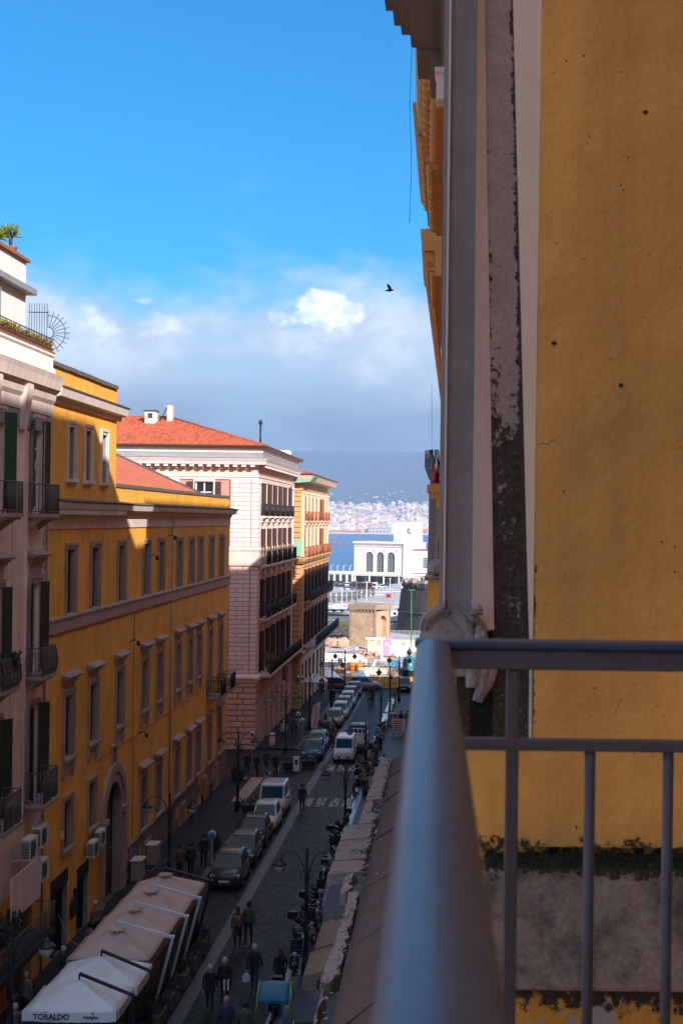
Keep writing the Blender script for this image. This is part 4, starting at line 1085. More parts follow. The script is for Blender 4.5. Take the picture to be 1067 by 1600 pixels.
k = MB(); k.path([FX.P(u, .03, 12.30-.06*math.sin((u-56)*.9)**2) for u in [56+.75*i for i in range(61)]], .014, 4); k.path([FX.P(71.0,.03,12.3),FX.P(71.0,.035,7.2),FX.P(71.2,.03,1.0)], .014, 4); k.path([FX.P(u, .03, 6.1-.05*math.sin((u-56)*.7)**2) for u in [64+.75*i for i in range(49)]], .012, 4); k.build('facade_cable', M('iron'), B, world=True)
k = MB(); k.path([FX.P(80.3,.07,17.0),FX.P(80.3,.07,-.9)], .045, 6); k.build('drainpipe', M('lead_grey'), B, world=True)
# pale roof behind the parapet
k = MB(); k.add([(XF-.47,66.8,18.0),(XF-.47,101.2,18.0),(-24.5,66.8,22.2),(-24.5,93,22.2),(-40,66.8,18.0),(-40,101.2,18.0)], [(0,1,3,2),(2,3,5,4),(1,5,3)])
rf = k.build('roof', M('roof_tile_pale'), B, world=True)
k = MB()
for i in range(46):                 # tile courses on the street slope
    t = i/46; 
    a = Vector((XF-.47,66.8,18.0)).lerp(Vector((-24.5,66.8,22.2)), t); b = Vector((XF-.47,101.2,18.0)).lerp(Vector((-24.5,93,22.2)), t)
    k.hexa([a, b, b+Vector((-.16,0,.07)), a+Vector((-.16,0,.07)), a+Vector((0,0,.05)), b+Vector((0,0,.05)), b+Vector((-.16,0,.11)), a+Vector((-.16,0,.11))])
tag(k.build('roof_tiles', M('roof_tile_pale'), rf), kind='stuff')
k = MB(); k.path([(-24.5,66.8,22.25),(-24.5,93,22.25),(XF-.6,101.1,18.1)], .13, 6); k.build('ridge', M('coping_dark'), rf)

# ---------------------------------------------------------------- A: cream house nearest on the left
A = empty('cream_house', (XF, 48, gz(48)), 'cream stucco house with iron balconies and green shutters at the left edge', 'building')
AY0, AY1 = 38.0, 55.6
cols = (53.95, 49.3, 44.4)
holes = []
for u in cols: holes += [(u-.55,u+.55,17.3,20.7),(u-.55,u+.55,11.2,14.55),(u-.55,u+.55,6.45,9.9)]
mb = MB(); FX.wall(mb, AY0, AY1, 3.4, 21.2, holes, .25, 0, 0)
mb.poly([(XF,AY0,3.4),(XB,AY0,3.4),(XB,AY0,22.6),(XF,AY0,22.6)]); mb.poly([(XF,AY1,3.4),(XB,AY1,3.4),(XB,AY1,22.6),(XF,AY1,22.6)])
mb.poly([(XF,AY0,22.6),(XF,AY1,22.6),(XB,AY1,22.6),(XB,AY0,22.6)]); mb.build('wall', M('cream_plaster'), A, world=True)
gh = [(51.2,54.2,-1.1,2.4),(46.6,49.8,-1.1,2.4),(53.9,55.2,3.6,5.4)]
mb = MB(); FX.wall(mb, AY0, AY1, -1.8, 3.4, gh[:2], .4, 0, 0); mb.build('ground_floor_wall', M('yellow_plaster'), A, world=True)
mb = MB(); mb.box(XF-1.3, XF-.5, AY0+.1, AY1-.1, -1.5, 21); mb.build('interior', M('dark_inside'), A, world=True)
for a, b, c, d in gh[:2]:
    k = MB(); k.box(XF-.4,XF-.34,a,b,c,d); s = k.build('shop_front', M('glass'), A, world=True); k = MB(); k.box(XF-.3,XF+.06,a-.1,b+.1,d-.05,d+.5); k.build('sign_board', M('black_paint'), s)
# frieze, great cornice, parapet
k = MB(); pr = [(.002,20.95),(.08,20.95),(.1,21.4),(.2,21.55),(.24,21.8),(.42,21.95),(.48,22.3),(.54,22.5),(.002,22.62)]
FX.mould(k, pr, AY0, AY1+.1); k.build('cornice', M('pale_trim'), A, world=True)
k = MB(); FX.mould(k, [(.003,20.3),(.06,20.3),(.06,20.9),(.003,20.94)], AY0, AY1-.05); k.build('frieze', M('lead_grey'), A, world=True)
for u in (48.3, 51.9):
    k = MB(); k.prism([FX.P(u-.35,.003,20.2),FX.P(u-.35,.12,20.2),FX.P(u-.35,.36,21.7),FX.P(u-.35,.36,21.9),FX.P(u-.35,.003,21.9)], [FX.P(u+.35,.003,20.2),FX.P(u+.35,.12,20.2),FX.P(u+.35,.36,21.7),FX.P(u+.35,.36,21.9),FX.P(u+.35,.003,21.9)]); k.build('corbel', M('pale_trim'), A, world=True)
k = MB(); FX.mould(k, [(.2,22.63),(.2,22.75),(.1,22.85),(.1,23.25),(.17,23.3),(.17,23.4),(-.3,23.4),(-.3,22.63)], AY0, AY1+.02); k.build('parapet', M('white_plaster'), A, world=True)
k = MB(); FX.box(k, AY0, AY1, -.3, .19, 23.4, 23.45); k.build('terracotta_edge', M('terracotta'), A, world=True)
k = MB()
for i in range(80): u = AY0+.2+i*.215; k.tube(FX.P(u,.12,23.4), FX.P(u,.12,23.95), .012, 4)
k.tube(FX.P(AY0,.12,23.95), FX.P(AY1,.12,23.95), .02, 5); k.tube(FX.P(AY0,.12,23.55), FX.P(AY1,.12,23.55), .015, 4); k.build('terrace_railing', M('iron'), A, world=True)
# penthouse
PX = -16.75
k = MB(); FP = Fac('x', PX); FP.wall(k, AY0, 55.75, 22.6, 27.0, [(50.6,52.2,23.2,25.3),(46,48,23.2,25.3)], .2, 0, 0); k.poly([(PX,55.75,22.6),(XB,55.75,22.6),(XB,55.75,27.0),(PX,55.75,27.0)]); k.poly([(PX,AY0,27.0),(PX,55.75,27.0),(XB,55.75,27.0),(XB,AY0,27.0)])
k.build('penthouse_wall', M('white_plaster'), A, world=True)
k = MB(); k.box(XB, PX+.35, AY0, 56.1, 25.75, 25.98); k.build('penthouse_eave', M('lead_grey'), A, world=True)
k = MB(); k.box(XB, PX+.14, AY0, 55.9, 27.002, 27.12); k.build('penthouse_coping', M('terracotta'), A, world=True)
win(A, FP, 51.4, 23.2, 25.3, 1.6, .14, frame='white_frame', surround='lead_grey', sw=.16, shut='dark_shutter', sang=8); win(A, FP, 47.0, 23.2, 25.3, 2.0, .14, frame='white_frame')
# windows, shutters, balconies
for i, u in enumerate(cols):
    win(A, FX, u, 17.3, 20.7, 1.1, .12, frame='white_frame', surround='pale_trim', sw=.18, shut='green_shutter' if i else 'dark_shutter', sang=165 if i == 0 else 150)
    win(A, FX, u, 11.2, 14.55, 1.1, .12, frame='white_frame', surround='grey_trim', sw=.25, head=.5, cornice=.16, shut='dark_shutter', sang=160)
    win(A, FX, u, 6.45, 9.9, 1.1, .12, frame='white_frame', surround='grey_trim', sw=.2, shut='dark_shutter', sang=150)
    balcony(A, FX, u-.25, 17.15, 1.7, .70, 1.1, 'plain', 'iron_brown')
    balcony(A, FX, u-.25, 11.1, 1.8, .62, 1.05, 'bombe', 'iron_brown', brackets=3)
    balcony(A, FX, u-.25, 6.35, 1.8, .78, 1.15, 'plain', 'iron_brown')
    ac_unit(A, FX, u+.3, 6.4, off=.45)
for u0, u1 in ((51.0,51.15),(47.9,48.05),(52.7,52.8)):
    k = MB(); FX.box(k, u0, u1, .002, .05, 6, 20.2); k.build('pilaster_strip', M('cream_plaster'), A, world=True)
rows = [(z, z+.42, [(55.1-(.18 if n % 2 else 0), 55.55)]) for n, z in enumerate([3.6+.46*i for i in range(36)])]
stones(A, FX, rows, 'pale_trim', 'quoin', .05, .02)
k = MB(); FX.box(k, 53.3, 53.5, .06, .2, 18.8, 19.15); k.build('vent_box', M('pale_trim'), A, world=True)
k = MB(); k.path([FX.P(55.2,.08,-1),FX.P(55.2,.08,20.3)], .05, 6); k.build('drainpipe', M('grey_trim'), A, world=True)
# lower clutter: stacked ac units, slatted screen, mesh terrace
for u, z in ((51.9,4.6),(53.3,4.75),(53.4,3.45)): ac_unit(A, FX, u, z, .95, .75, .36, .35)
k = MB()
for i in range(12): FX.box(k, 49.2+i*.3, 49.2+i*.3+.24, .7, .74, 3.0, 4.5)
s = k.build('slatted_screen', M('pale_trim'), A, world=True)
k = MB(); FX.box(k, 40.0, 53.0, .002, 1.25, 1.55, 1.72)
tb = k.build('terrace_slab', M('iron'), A, world=True)
k = MB(); c_ = .0
for i in range(118): u = 40.1+i*.11; k.tube(FX.P(u,1.2,1.72), FX.P(u,1.2,2.75), .009, 4)
k.tube(FX.P(40,1.2,2.75), FX.P(53,1.2,2.75), .022, 5); k.tube(FX.P(40,1.2,1.8), FX.P(53,1.2,1.8), .016, 5)
for i in range(11): d_ = .1+i*.11; k.tube(FX.P(53,d_,1.72), FX.P(53,d_,2.75), .009, 4)
k.tube(FX.P(53,.0,2.75), FX.P(53,1.2,2.75), .022, 5)
k.build('terrace_mesh_railing', M('iron_brown'), tb)
# spiked fan grille closing off the roof terrace
gr = empty('fan_grille', (-16.6, 55.75, 23.1), 'black spiked iron fan grille at the end of the white roof terrace', 'grille')
k = MB(); dxs = [0, .1,.2,.3,.4,.5,.6,.7]
for x in dxs: k.tube((x,0,.0), (x,0,2.3 if x < .75 else 2.0), .012, 4)
k.tube((-.02,0,1.95),(.75,0,1.95),.018,4); k.tube((-.02,0,.25),(.75,0,.25),.014,4); k.build('bar', M('iron'), gr)
k = MB()
for i in range(13):
    t = -math.pi/2+math.pi*i/12; k.tube((.74+.22*math.cos(t),0,1.15+.22*math.sin(t)), (.74+.86*math.cos(t),0,1.15+.86*math.sin(t)), .012, 4)
for rr in (.22,.68): k.path([(.74+rr*math.cos(t),0,1.15+rr*math.sin(t)) for t in [-math.pi/2+math.pi*i/16 for i in range(17)]], .014, 4)
k.build('fan', M('iron'), gr)
# planters on the terrace edge and the spiky palm on the penthouse
def planter(u, z, d, label, mk, n=90, sp=.5):
    e = empty('planter', FX.P(u, d, z), label, 'planter', 'planters along the roof terrace edge')
    k = MB(); k.box(-.14,.14,-.5,.5,0,.2); k.build('box', M('terracotta'), e)
    k = MB()
    for i in range(n): k.leaf((R.uniform(-.14,.14), R.uniform(-.5,.5), .2+R.random()*.1), (R.uniform(-.6,.8), R.uniform(-.6,.6), R.uniform(.2,1)), R.uniform(.12,.3), .04)
    k.build('foliage', M(mk), e)
for i in range(10): planter(46.0+i*1.02, 23.45, -.08, '%s terracotta planter of yellowing succulents, counted back from the spiked fan grille' % ORD[9-i], 'foliage_autumn')
e = empty('yucca', (PX-.35, 54.9, 27.12), 'spiky green yucca on top of the white penthouse', 'plant')
k = MB(); k.lathe([(.18,0),(.26,.3),(.28,.34)], (0,0,0), 10); k.build('pot', M('terracotta'), e)
k = MB(); k.path([(0,0,.3),(.02,-.1,.6),(-.05,-.3,.8)], [.07,.06,.05], 6); k.path([(0,0,.4),(.02,.12,.75)], [.05,.04], 6); k.build('trunk', M('bark'), e)
k = MB()
for c in ((-.05,-.3,.8),(.02,.12,.75),(-.3,-.9,.5),(.0,-1.5,.45)):
    for i in range(46):
        w, el = R.uniform(0,6.28), R.uniform(-.2,1.3); d = Vector((math.cos(w)*math.cos(el), math.sin(w)*math.cos(el), math.sin(el))); k.leaf(c, d, R.uniform(.35,.62), .028)
k.build('foliage', M('palm_leaf'), e)
def pot_plant(p, label, mk='foliage_dark', s=1.0, cat='plant', leaves=240, mk2=None):
    e = empty('potted_plant', p, label, cat); k = MB(); k.lathe([(.2*s,0),(.27*s,.38*s),(.29*s,.42*s),(.2*s,.42*s)], (0,0,0), 10); k.build('pot', M('terracotta'), e)
    k = MB(); k.path([(0,0,.38*s),(.03*s,0,.8*s),(0,.03*s,1.2*s)], [.03*s,.025*s,.012*s], 5)
    for q in range(5): w = R.uniform(0,6.28); k.path([(0,0,.6*s),(.3*s*math.cos(w),.3*s*math.sin(w),1.0*s)], [.018*s,.008*s], 4)
    k.build('stem', M('bark'), e); k = MB()
    cl = [(R.uniform(-.4,.4)*s, R.uniform(-.4,.4)*s, R.uniform(.6,1.45)*s) for _ in range(9)]
    for i in range(leaves):
        c = R.choice(cl); v = Vector((R.gauss(0,1),R.gauss(0,1),R.gauss(0,1))).normalized(); k.leaf(Vector(c)+v*R.uniform(.02,.2)*s, v+Vector((0,0,.2)), R.uniform(.12,.22)*s, .055*s, 0 if not mk2 or R.random() < .6 else 1)
    k.build('foliage', [M(mk), M(mk2 or mk)], e); return e
pot_plant(FX.P(49.2,.45,11.1), 'bushy green potted plant on the left ornate iron balcony', 'foliage_dark', .8)
pot_plant(FX.P(48.8,.6,1.72), 'grey green shrub in a pot on the dark mesh terrace', 'foliage_dark', 1.05, leaves=420, mk2='foliage_grey')
pot_plant(FX.P(47.4,.7,1.72), 'smaller dark shrub in a pot on the dark mesh terrace', 'foliage_dark', 1.1)

# ---------------------------------------------------------------- C: pink palazzo with hipped roof
C0, C1 = 115.5, 141.8
C = empty('pink_palazzo', (XF, C0, gz(C0)), 'pink and white palazzo with rusticated corner and orange hipped roof', 'building')
CY = Fac('y', C0)
CU = [117.9, 121.8, 125.5, 129.4, 133.1, 137.3]
CR = [(17.3,20.0),(13.3,16.2),(8.9,12.0),(4.25,7.7)]
holes = [(u-.475,u+.475,a,b) for u in CU for a, b in CR] + [(u-.35,u+.35,16.75,17.1) for u in CU]
gd = [(u-.9,u+.9,-2.0,1.6) for u in CU[1:]]+[(133.6,138.2,1.6,3.6)]
mb = MB(); FX.wall(mb, C0, C1, -2.4, 20.45, holes+gd, .3, 0, 1); mb.poly([(XF,C1,-2.4),(-52,C1,-2.4),(-52,C1,20.45),(XF,C1,20.45)])
CYh = [(-20.7,-19.3,17.3,20.0),(-29.6,-28.2,17.3,20.0),(-20.7,-19.3,13.3,16.2)]
CY.wall(mb, -52, XF, -2.4, 20.45, CYh, .3, 0, 1)
mb.build('wall', [M('pink_panel'), M('pink_stone')], C, world=True)
mb = MB(); mb.box(-51, XF-.5, C0+.6, C1-.3, -2, 20.4); mb.build('interior', M('dark_inside'), C, world=True)
# entablature round both faces
def round_mould(name, prof, m, fy0=-52):
    k = MB(); n = len(prof)
    a = [(fy0, C0-d, z) for d, z in prof]; c = [(XF+d, C0-d, z) for d, z in prof]; e_ = [(XF+d, C1+d*.5, z) for d, z in prof]
    k.prism(a, c); k.prism(c, e_); return k.build(name, M(m), C, world=True)
round_mould('architrave', [(.002,20.2),(.12,20.2),(.12,20.32),(.2,20.4),(.2,20.46),(.002,20.5)], 'white_stone')
round_mould('frieze', [(-.05,20.5),(.06,20.5),(.06,21.2),(-.05,21.2)], 'cream_orange')
round_mould('cornice', [(.0,21.2),(.2,21.2),(.3,21.38),(.75,21.4),(.8,21.6),(.95,21.85),(.0,21.95)], 'white_stone')
round_mould('gutter_band', [(.0,21.95),(.45,21.95),(.45,22.35),(.0,22.35)], 'lead_grey')
round_mould('attic_band', [(.0,22.35),(.5,22.35),(.55,22.7),(.0,22.7)], 'white_stone')
round_mould('gutter', [(.3,22.7),(.85,22.72),(.92,22.9),(.85,22.96),(.3,22.9)], 'gutter')
def modil():
    k = MB(); k.box(.25,.7,-.17,.17,-.18,0); return k.mesh('modillion', M('white_stone'))
x = -16.0
while x > -40: obj('modillion', cached('modil', modil), C, Vector((x, C0, 21.38))+wl(C), -math.pi/2); x -= .70
y = C0+.3
while y < C1: obj('modillion', cached('modil', modil), C, Vector((XF, y, 21.38))+wl(C)); y += .70
k = MB()
for i in range(150): k.box(-16-i*.16-.09, -16-i*.16, C0-.28, C0-.05, 21.05, 21.19)
for i in range(150): k.box(XF+.05, XF+.28, C0+i*.17, C0+i*.17+.1, 21.05, 21.19)
tag(k.build('dentils', M('cream_orange'), C, world=True), kind='stuff')
k = MB()
for i in range(18):
    x = -16.1-i*1.36; k.prism([(x-.5,C0-.1,20.5),(x+.5,C0-.1,20.5),(x+.25,C0-.1,20.72),(x-.25,C0-.1,20.72)], [(x-.5,C0-.061,20.5),(x+.5,C0-.061,20.5),(x+.25,C0-.061,20.72),(x-.25,C0-.061,20.72)])
k.build('scallop_moulding', M('white_stone'), C, world=True)
# hipped roof
Ez = 22.9; e0 = .85
P = [(XF+e0,C0-e0,Ez),(XF+e0,C1+.4,Ez),(-52,C0-e0,Ez),(-52,C1+.4,Ez),(-24.6,124.0,25.75),(-52,124.0,25.75)]
k = MB(); k.add(P, [(0,1,4),(0,4,5,2),(1,3,5,4),(2,5,3)]); k.add([(p[0],p[1],p[2]-.06) for p in P[:4]], [(0,1,3,2)])
rf = k.build('roof', M('roof_tile'), C, world=True)
k = MB(); sl = (25.75-Ez)/(124.0-C0+e0)
n = 0
x = -15.1
while x > -45:                       # half round tile courses on the slope facing the camera
    top = 124.0 if x < -24.6 else C0-e0+(XF+e0-x)/(XF+e0+24.6)*(124.0-C0+e0)
    y = C0-e0; 
    while y < top-.15:
        y2 = min(y+.62, top); z = Ez+(y-C0+e0)*sl; z2 = Ez+(y2-C0+e0)*sl; j = R.uniform(.03,.075); w = .11
        k.add([(x-w,y,z),(x-.05,y,z+j+.03),(x+.05,y,z+j+.03),(x+w,y,z),(x-w,y2,z2),(x-.05,y2,z2+.05),(x+.05,y2,z2+.05),(x+w,y2,z2)], [(0,1,5,4),(1,2,6,5),(2,3,7,6),(0,3,2,1)], R.choice((0,0,0,1)))
        y = y2
    x -= .25
y = C0-.6; sx = (25.75-Ez)/(XF+e0+24.6)
while y < C1:
    lim = XF+e0-(y-C0+e0)/(124.0-C0+e0)*(XF+e0+24.6) if y < 124 else XF+e0-(C1+.4-y)/(C1+.4-124)*(XF+e0+24.6)
    xx = XF+e0
    while xx > lim+.15:
        x2 = max(xx-.8, lim); z = Ez+(XF+e0-xx)*sx; z2 = Ez+(XF+e0-x2)*sx; j = R.uniform(.03,.075); w = .12
        k.add([(xx,y-w,z),(xx,y-.05,z+j+.03),(xx,y+.05,z+j+.03),(xx,y+w,z),(x2,y-w,z2),(x2,y-.05,z2+.05),(x2,y+.05,z2+.05),(x2,y+w,z2)], [(0,1,5,4),(1,2,6,5),(2,3,7,6),(0,3,2,1)], R.choice((0,0,0,1)))
        xx = x2
    y += .28
mat('roof_tile_dark', (.30,.065,.025), .85, var=.3, vscale=3)
tag(k.build('roof_tiles', [M('roof_tile'), M('roof_tile_dark')], rf), kind='stuff')
k = MB(); k.path([P[0],P[4]], .14, 6); k.path([P[4],P[5]], .14, 6); k.path([P[1],P[4]], .14, 6); k.build('ridge_tiles', M('roof_tile_dark'), rf)
ch = MB(); p = pix(244, 660, 122); ch.box(-26.2,-25.3,121.6,122.5,25.0,26.1); c1 = ch.build('chimney', M('white_plaster'), rf)
ch = MB(); ch.box(-26.3,-25.2,121.5,122.6,26.1,26.2); ch.box(-25.95,-25.55,121.56,121.6,25.5,25.95); ch.build('chimney_cap', M('dark_frame'), c1)
ch = MB(); ch.box(-24.5,-24.05,122.5,123.1,25.2,26.7); c2 = ch.build('chimney', M('pink_stone'), rf)
ch = MB(); ch.tube((-25.1,122.4,25.3),(-24.5,122.7,26.6),.05,5); ch.build('brace', M('iron'), c2)
ch = MB(); ch.tube((-16.9,126,22.9),(-16.9,126,25.4),.09,8); ch.lathe([(.16,0),(.17,.25),(.06,.4)], (-16.9,126,25.4), 10); ch.build('flue_pipe', M('iron'), rf)
ch = MB(); ch.box(-16.6,-15.7,138.4,139.8,22.95,23.7); ch.build('roof_hut', M('white_plaster'), rf)
# stones of the corner, courses of about .37 m
u0, u1 = -17.85, XF+.03
rows = []; z = 14.75; n = 0
k = MB(); CY.box(k, u0-.04, XF, .03, .10, 14.5, 20.2); FX.box(k, C0-.10, C0+1.25, .03, .10, 14.5, 20.2); k.build('corner_pier', M('joint_stone'), C, world=True)
k = MB(); CY.box(k, u0-.04, XF, .03, .12, 4.4, 13.2); FX.box(k, C0-.12, C0+1.25, .03, .12, 4.4, 13.2); k.build('corner_pier', M('joint_stone'), C, world=True)
CYs = Fac('y', C0-.10); FXs = Fac('x', XF+.10); CYl = Fac('y', C0-.12); FXl = Fac('x', XF+.12)
while z < 20.1:
    z2 = min(z+.365, 20.2); a = u0+.02; m1 = a+(.62 if n % 2 else 1.1)
    stones(C, CYs, [(z, z2, [(a, m1), (m1, -16.18)]), (z, z2, [(-16.15, XF+.13)])], 'white_stone', d=.04, gap=.03)
    if n % 2 == 0: stones(C, FXs, [(z, z2, [(C0-.12, C0+1.2)])], 'white_stone', d=.04, gap=.03)
    else: stones(C, FXs, [(z, z2, [(C0-.12, C0+.5), (C0+.5, C0+1.2)])], 'white_stone', d=.04, gap=.03)
    z = z2; n += 1
z = 4.42
while z < 13.1:
    z2 = min(z+.365, 13.2); a = u0+.02; m1 = a+(.62 if n % 2 else 1.1)
    stones(C, CYl, [(z, z2, [(a, m1), (m1, -16.18)]), (z, z2, [(-16.15, XF+.15)])], 'pink_stone', d=.05, gap=.035)
    stones(C, FXl, [(z, z2, [(C0-.14, C0+1.2)])], 'pink_stone', d=.05, gap=.035)
    z = z2; n += 1
round_mould('pedestal_band', [(.002,13.2),(.3,13.2),(.34,13.35),(.34,13.5),(.2,14.3),(.26,14.5),(.13,14.75),(.002,14.75)], 'pink_stone')
round_mould('string_course', [(.002,3.75),(.25,3.75),(.3,3.95),(.42,4.05),(.42,4.2),(.15,4.42),(.002,4.42)], 'pink_stone')
rows = []; z = -2.2; n = 0
while z < 3.7:
    z2 = min(z+.46, 3.75); sp = [(-17.9,-16.6),(-16.6,XF+.2)] if n % 2 else [(-17.9,-17.0),(-17.0,XF+.2)]
    stones(C, CY, [(z, z2, sp)], 'pink_rust', d=.17, gap=.09)
    sp = []; u = C0-.15+(n % 2)*.6
    while u < C1:
        v = min(u+2.5, C1)
        segs = [(u, v)]
        for a, b, c, d in gd:
            if z2 > c and z < d-.05:
                ns = []
                for s, t in segs:
                    if t <= a or s >= b: ns.append((s, t))
                    else:
                        if a-s > .25: ns.append((s, a))
                        if t-b > .25: ns.append((b, t))
                segs = ns
        sp += segs; u = v
    stones(C, FX, [(z, z2, sp)], 'pink_rust', d=.15, gap=.08)
    z = z2; n += 1
for a, b, c, d in gd:
    k = MB(); k.box(XF-.28, XF-.22, a, b, c, d); k.build('shop_front', M('glass'), C, world=True)
# pilasters between the windows, window trim, shutters, balconies
for i in range(len(CU)+1):
    u = (CU[i]+CU[i-1])/2 if 0 < i < len(CU) else (C0+1.45 if i == 0 else C1-.6)
    k = MB()
    FX.box(k, u-.55, u+.55, .002, .13, 13.6, 19.9); FX.box(k, u-.65, u+.65, .002, .2, 19.9, 20.15); FX.box(k, u-.65, u+.65, .003, .2, 13.3, 13.6)
    k.build('pilaster', M('white_stone'), C, world=True)
    k = MB(); FX.box(k, u-.5, u+.5, .002, .1, 4.6, 12.6); FX.box(k, u-.62, u+.62, .003, .22, 12.3, 12.9); k.build('lower_pilaster', M('pink_stone'), C, world=True)
for u in CU:
    for r_i, (a, b) in enumerate(CR):
        win(C, FX, u, a, b, .95, .2, frame='dark_frame', surround='white_stone' if r_i < 2 else 'pink_stone', sw=.2, head=.12, cornice=.1 if r_i != 0 else 0, shut='brown_shutter', sang=145)
    k = MB(); FX.box(k, u-.5, u+.5, .002, .06, 16.6, 17.2); k.build('mezzanine_frame', M('white_stone'), C, world=True)
    balcony(C, FX, u, 17.25, 2.4, .5, 1.0, 'plain', 'iron', 'white_stone', 2)
    balcony(C, FX, u, 13.25, 3.0, .75, 1.05, 'plain', 'iron', 'white_stone', 3)
    balcony(C, FX, u, 8.85, 3.0, .8, 1.05, 'plain', 'iron', 'pink_stone', 3)
k = MB(); FX.box(k, C0+1.3, C1+.2, .002, 1.1, 4.0, 4.18)
lb = k.build('balcony', M('pink_stone'), C, world=True)
k = MB()
for i in range(150): u = C0+1.4+i*.17; k.tube(FX.P(u,1.05,4.18), FX.P(u,1.05,5.2), .014, 4)
k.tube(FX.P(C0+1.35,1.05,5.2), FX.P(C1+.1,1.05,5.2), .03, 5); k.tube(FX.P(C0+1.35,.0,5.2), FX.P(C0+1.35,1.05,5.2), .03, 5)
for i in range(7): k.tube(FX.P(C0+1.35,i*.16,4.18), FX.P(C0+1.35,i*.16,5.2), .014, 4)
k.build('railing', M('iron'), lb)
win(C, CY, -20.0, 17.3, 20.0, 1.4, .15, frame='white_frame', surround='white_stone', sw=.16, head=.1, shut='brown_shutter', sang=172)
win(C, CY, -28.9, 17.3, 20.0, 1.4, .15, frame='white_frame', surround='white_stone', sw=.16, shut='brown_shutter', sang=172)
win(C, CY, -20.0, 13.3, 16.2, 1.4, .15, frame='white_frame', surround='white_stone', sw=.16, shut='brown_shutter', sang=172)
mat('rail_white', (.75,.75,.75), .5)
balcony(C, CY, -20.0, 17.2, 3.0, .5, .95, 'plain', 'rail_white', 'white_stone', 2)
for x in (-23.1, -31.5):
    k = MB(); CY.box(k, x-1.0, x+1.0, .002, .12, 4.4, 20.2); CY.box(k, x-1.1, x+1.1, .003, .2, 19.8, 20.18); k.build('pilaster', M('white_stone'), C, world=True)
pot_plant(FX.P(119.5,.7,4.2), 'straggly green plant on the long lowest balcony of the pink palazzo', 'foliage_autumn', 1.1)
pot_plant(FX.P(123.2,.5,8.9), 'small green plant on a third floor balcony of the pink palazzo', 'foliage', .8)

# ---------------------------------------------------------------- D: orange palazzo at the end
XD = -14.9; D0, D1 = 142.6, 172.0
Dr = empty('orange_palazzo', (XD, D0, gz(D0)), 'orange and cream palazzo with banded corner at the far end of the street', 'building')
FD = Fac('x', XD); FE = Fac('y', D0)
DU = [145.4, 149.2, 153.0, 157.3, 161.9, 166.2, 169.8]
DR = [(16.9,19.3),(13.2,16.0),(8.7,11.9),(4.3,7.6)]
holes = [(u-.55,u+.55,a,b) for u in DU for a, b in DR] + [(u-.3,u+.3,16.35,16.7) for u in DU] + [(u-1.1,u+1.1,-2.3,2.2) for u in DU]
mb = MB(); FD.wall(mb, D0, D1, -3.0, 20.2, holes, .3, 0, 1); FE.wall(mb, -45, XD, -3.0, 20.2, [], .3, 1, 1); mb.poly([(XD,D1,-3),(-45,D1,-3),(-45,D1,20.2),(XD,D1,20.2)])
mb.build('wall', [M('cream_orange'), M('orange_plaster')], Dr, world=True)
mb = MB(); mb.box(-44, XD-.5, D0+.5, D1-.3, -2.5, 20.1); mb.build('interior', M('dark_inside'), Dr, world=True)
def rm2(name, prof, m):
    k = MB(); a = [(-45, D0-d, z) for d, z in prof]; c = [(XD+d, D0-d, z) for d, z in prof]; e_ = [(XD+d, D1+d, z) for d, z in prof]
    k.prism(a, c); k.prism(c, e_); return k.build(name, M(m), Dr, world=True)
rm2('architrave', [(.002,19.9),(.1,19.9),(.14,20.2),(.002,20.22)], 'orange_plaster')
rm2('frieze', [(-.05,20.2),(.05,20.2),(.05,20.7),(-.05,20.7)], 'orange_plaster')
rm2('cornice', [(.0,20.7),(.3,20.75),(.9,20.85),(1.05,21.2),(1.15,21.4),(.0,21.5)], 'cream_orange')
rm2('gutter', [(.3,21.5),(1.15,21.42),(1.22,21.55),(.3,21.62)], 'gutter')
rm2('balcony_band', [(.002,12.55),(.3,12.55),(.5,12.8),(.6,13.05),(.002,13.15)], 'orange_plaster')
rm2('string_course', [(.002,3.2),(.3,3.2),(.45,3.5),(.45,3.7),(.002,3.85)], 'orange_plaster')
Q = [(XD+1.15,D0-1.15,21.55),(XD+1.15,D1+1.1,21.55),(-45,D0-1.15,21.55),(-45,D1+1.1,21.55),(-24,152,24.0),(-24,162,24.0)]
k = MB(); k.add(Q, [(0,1,5,4),(0,4,2),(2,4,5,3),(1,3,5)]); rf = k.build('roof', M('roof_tile'), Dr, world=True)
k = MB()
for i in range(26):
    t = i/26; a, b = Vector(Q[0]).lerp(Vector(Q[4]), t), Vector(Q[1]).lerp(Vector(Q[5]), t); k.hexa([a,b,b+Vector((-.2,0,.07)),a+Vector((-.2,0,.07)),a+Vector((0,0,.07)),b+Vector((0,0,.07)),b+Vector((-.2,0,.12)),a+Vector((-.2,0,.12))])
tag(k.build('roof_tiles', M('roof_tile_dark'), rf), kind='stuff')
k = MB(); k.prism([(XD-1.8,D0-1.0,20.55),(XD+.9,D0-1.0,20.75),(XD+1.3,D0-1.0,21.3),(XD-1.8,D0-1.0,21.3)], [(XD-1.8,D0+3.2,20.55),(XD+.9,D0+3.2,20.75),(XD+1.3,D0+3.2,21.3),(XD-1.8,D0+3.2,21.3)]); k.build('net_shroud', M('copper_green'), Dr, world=True)
z = -2.6; n = 0
while z < 19.8:
    z2 = min(z+.52, 19.85)
    if not (12.5 < z2 and z < 13.2):
        stones(Dr, FE, [(z, z2, [(-17.2, XD+.05)])], 'orange_plaster', d=.12, gap=.16)
        if z < 12.4: stones(Dr, FD, [(z, z2, [(D0-.06, D0+1.5)])], 'orange_plaster', d=.10, gap=.14)
    z = z2; n += 1
k = MB(); FE.box(k, -17.0, XD+.1, .1, .16, 13.3, 15.0); k.build('scaffold_sheet', M('copper_green'), Dr, world=True)
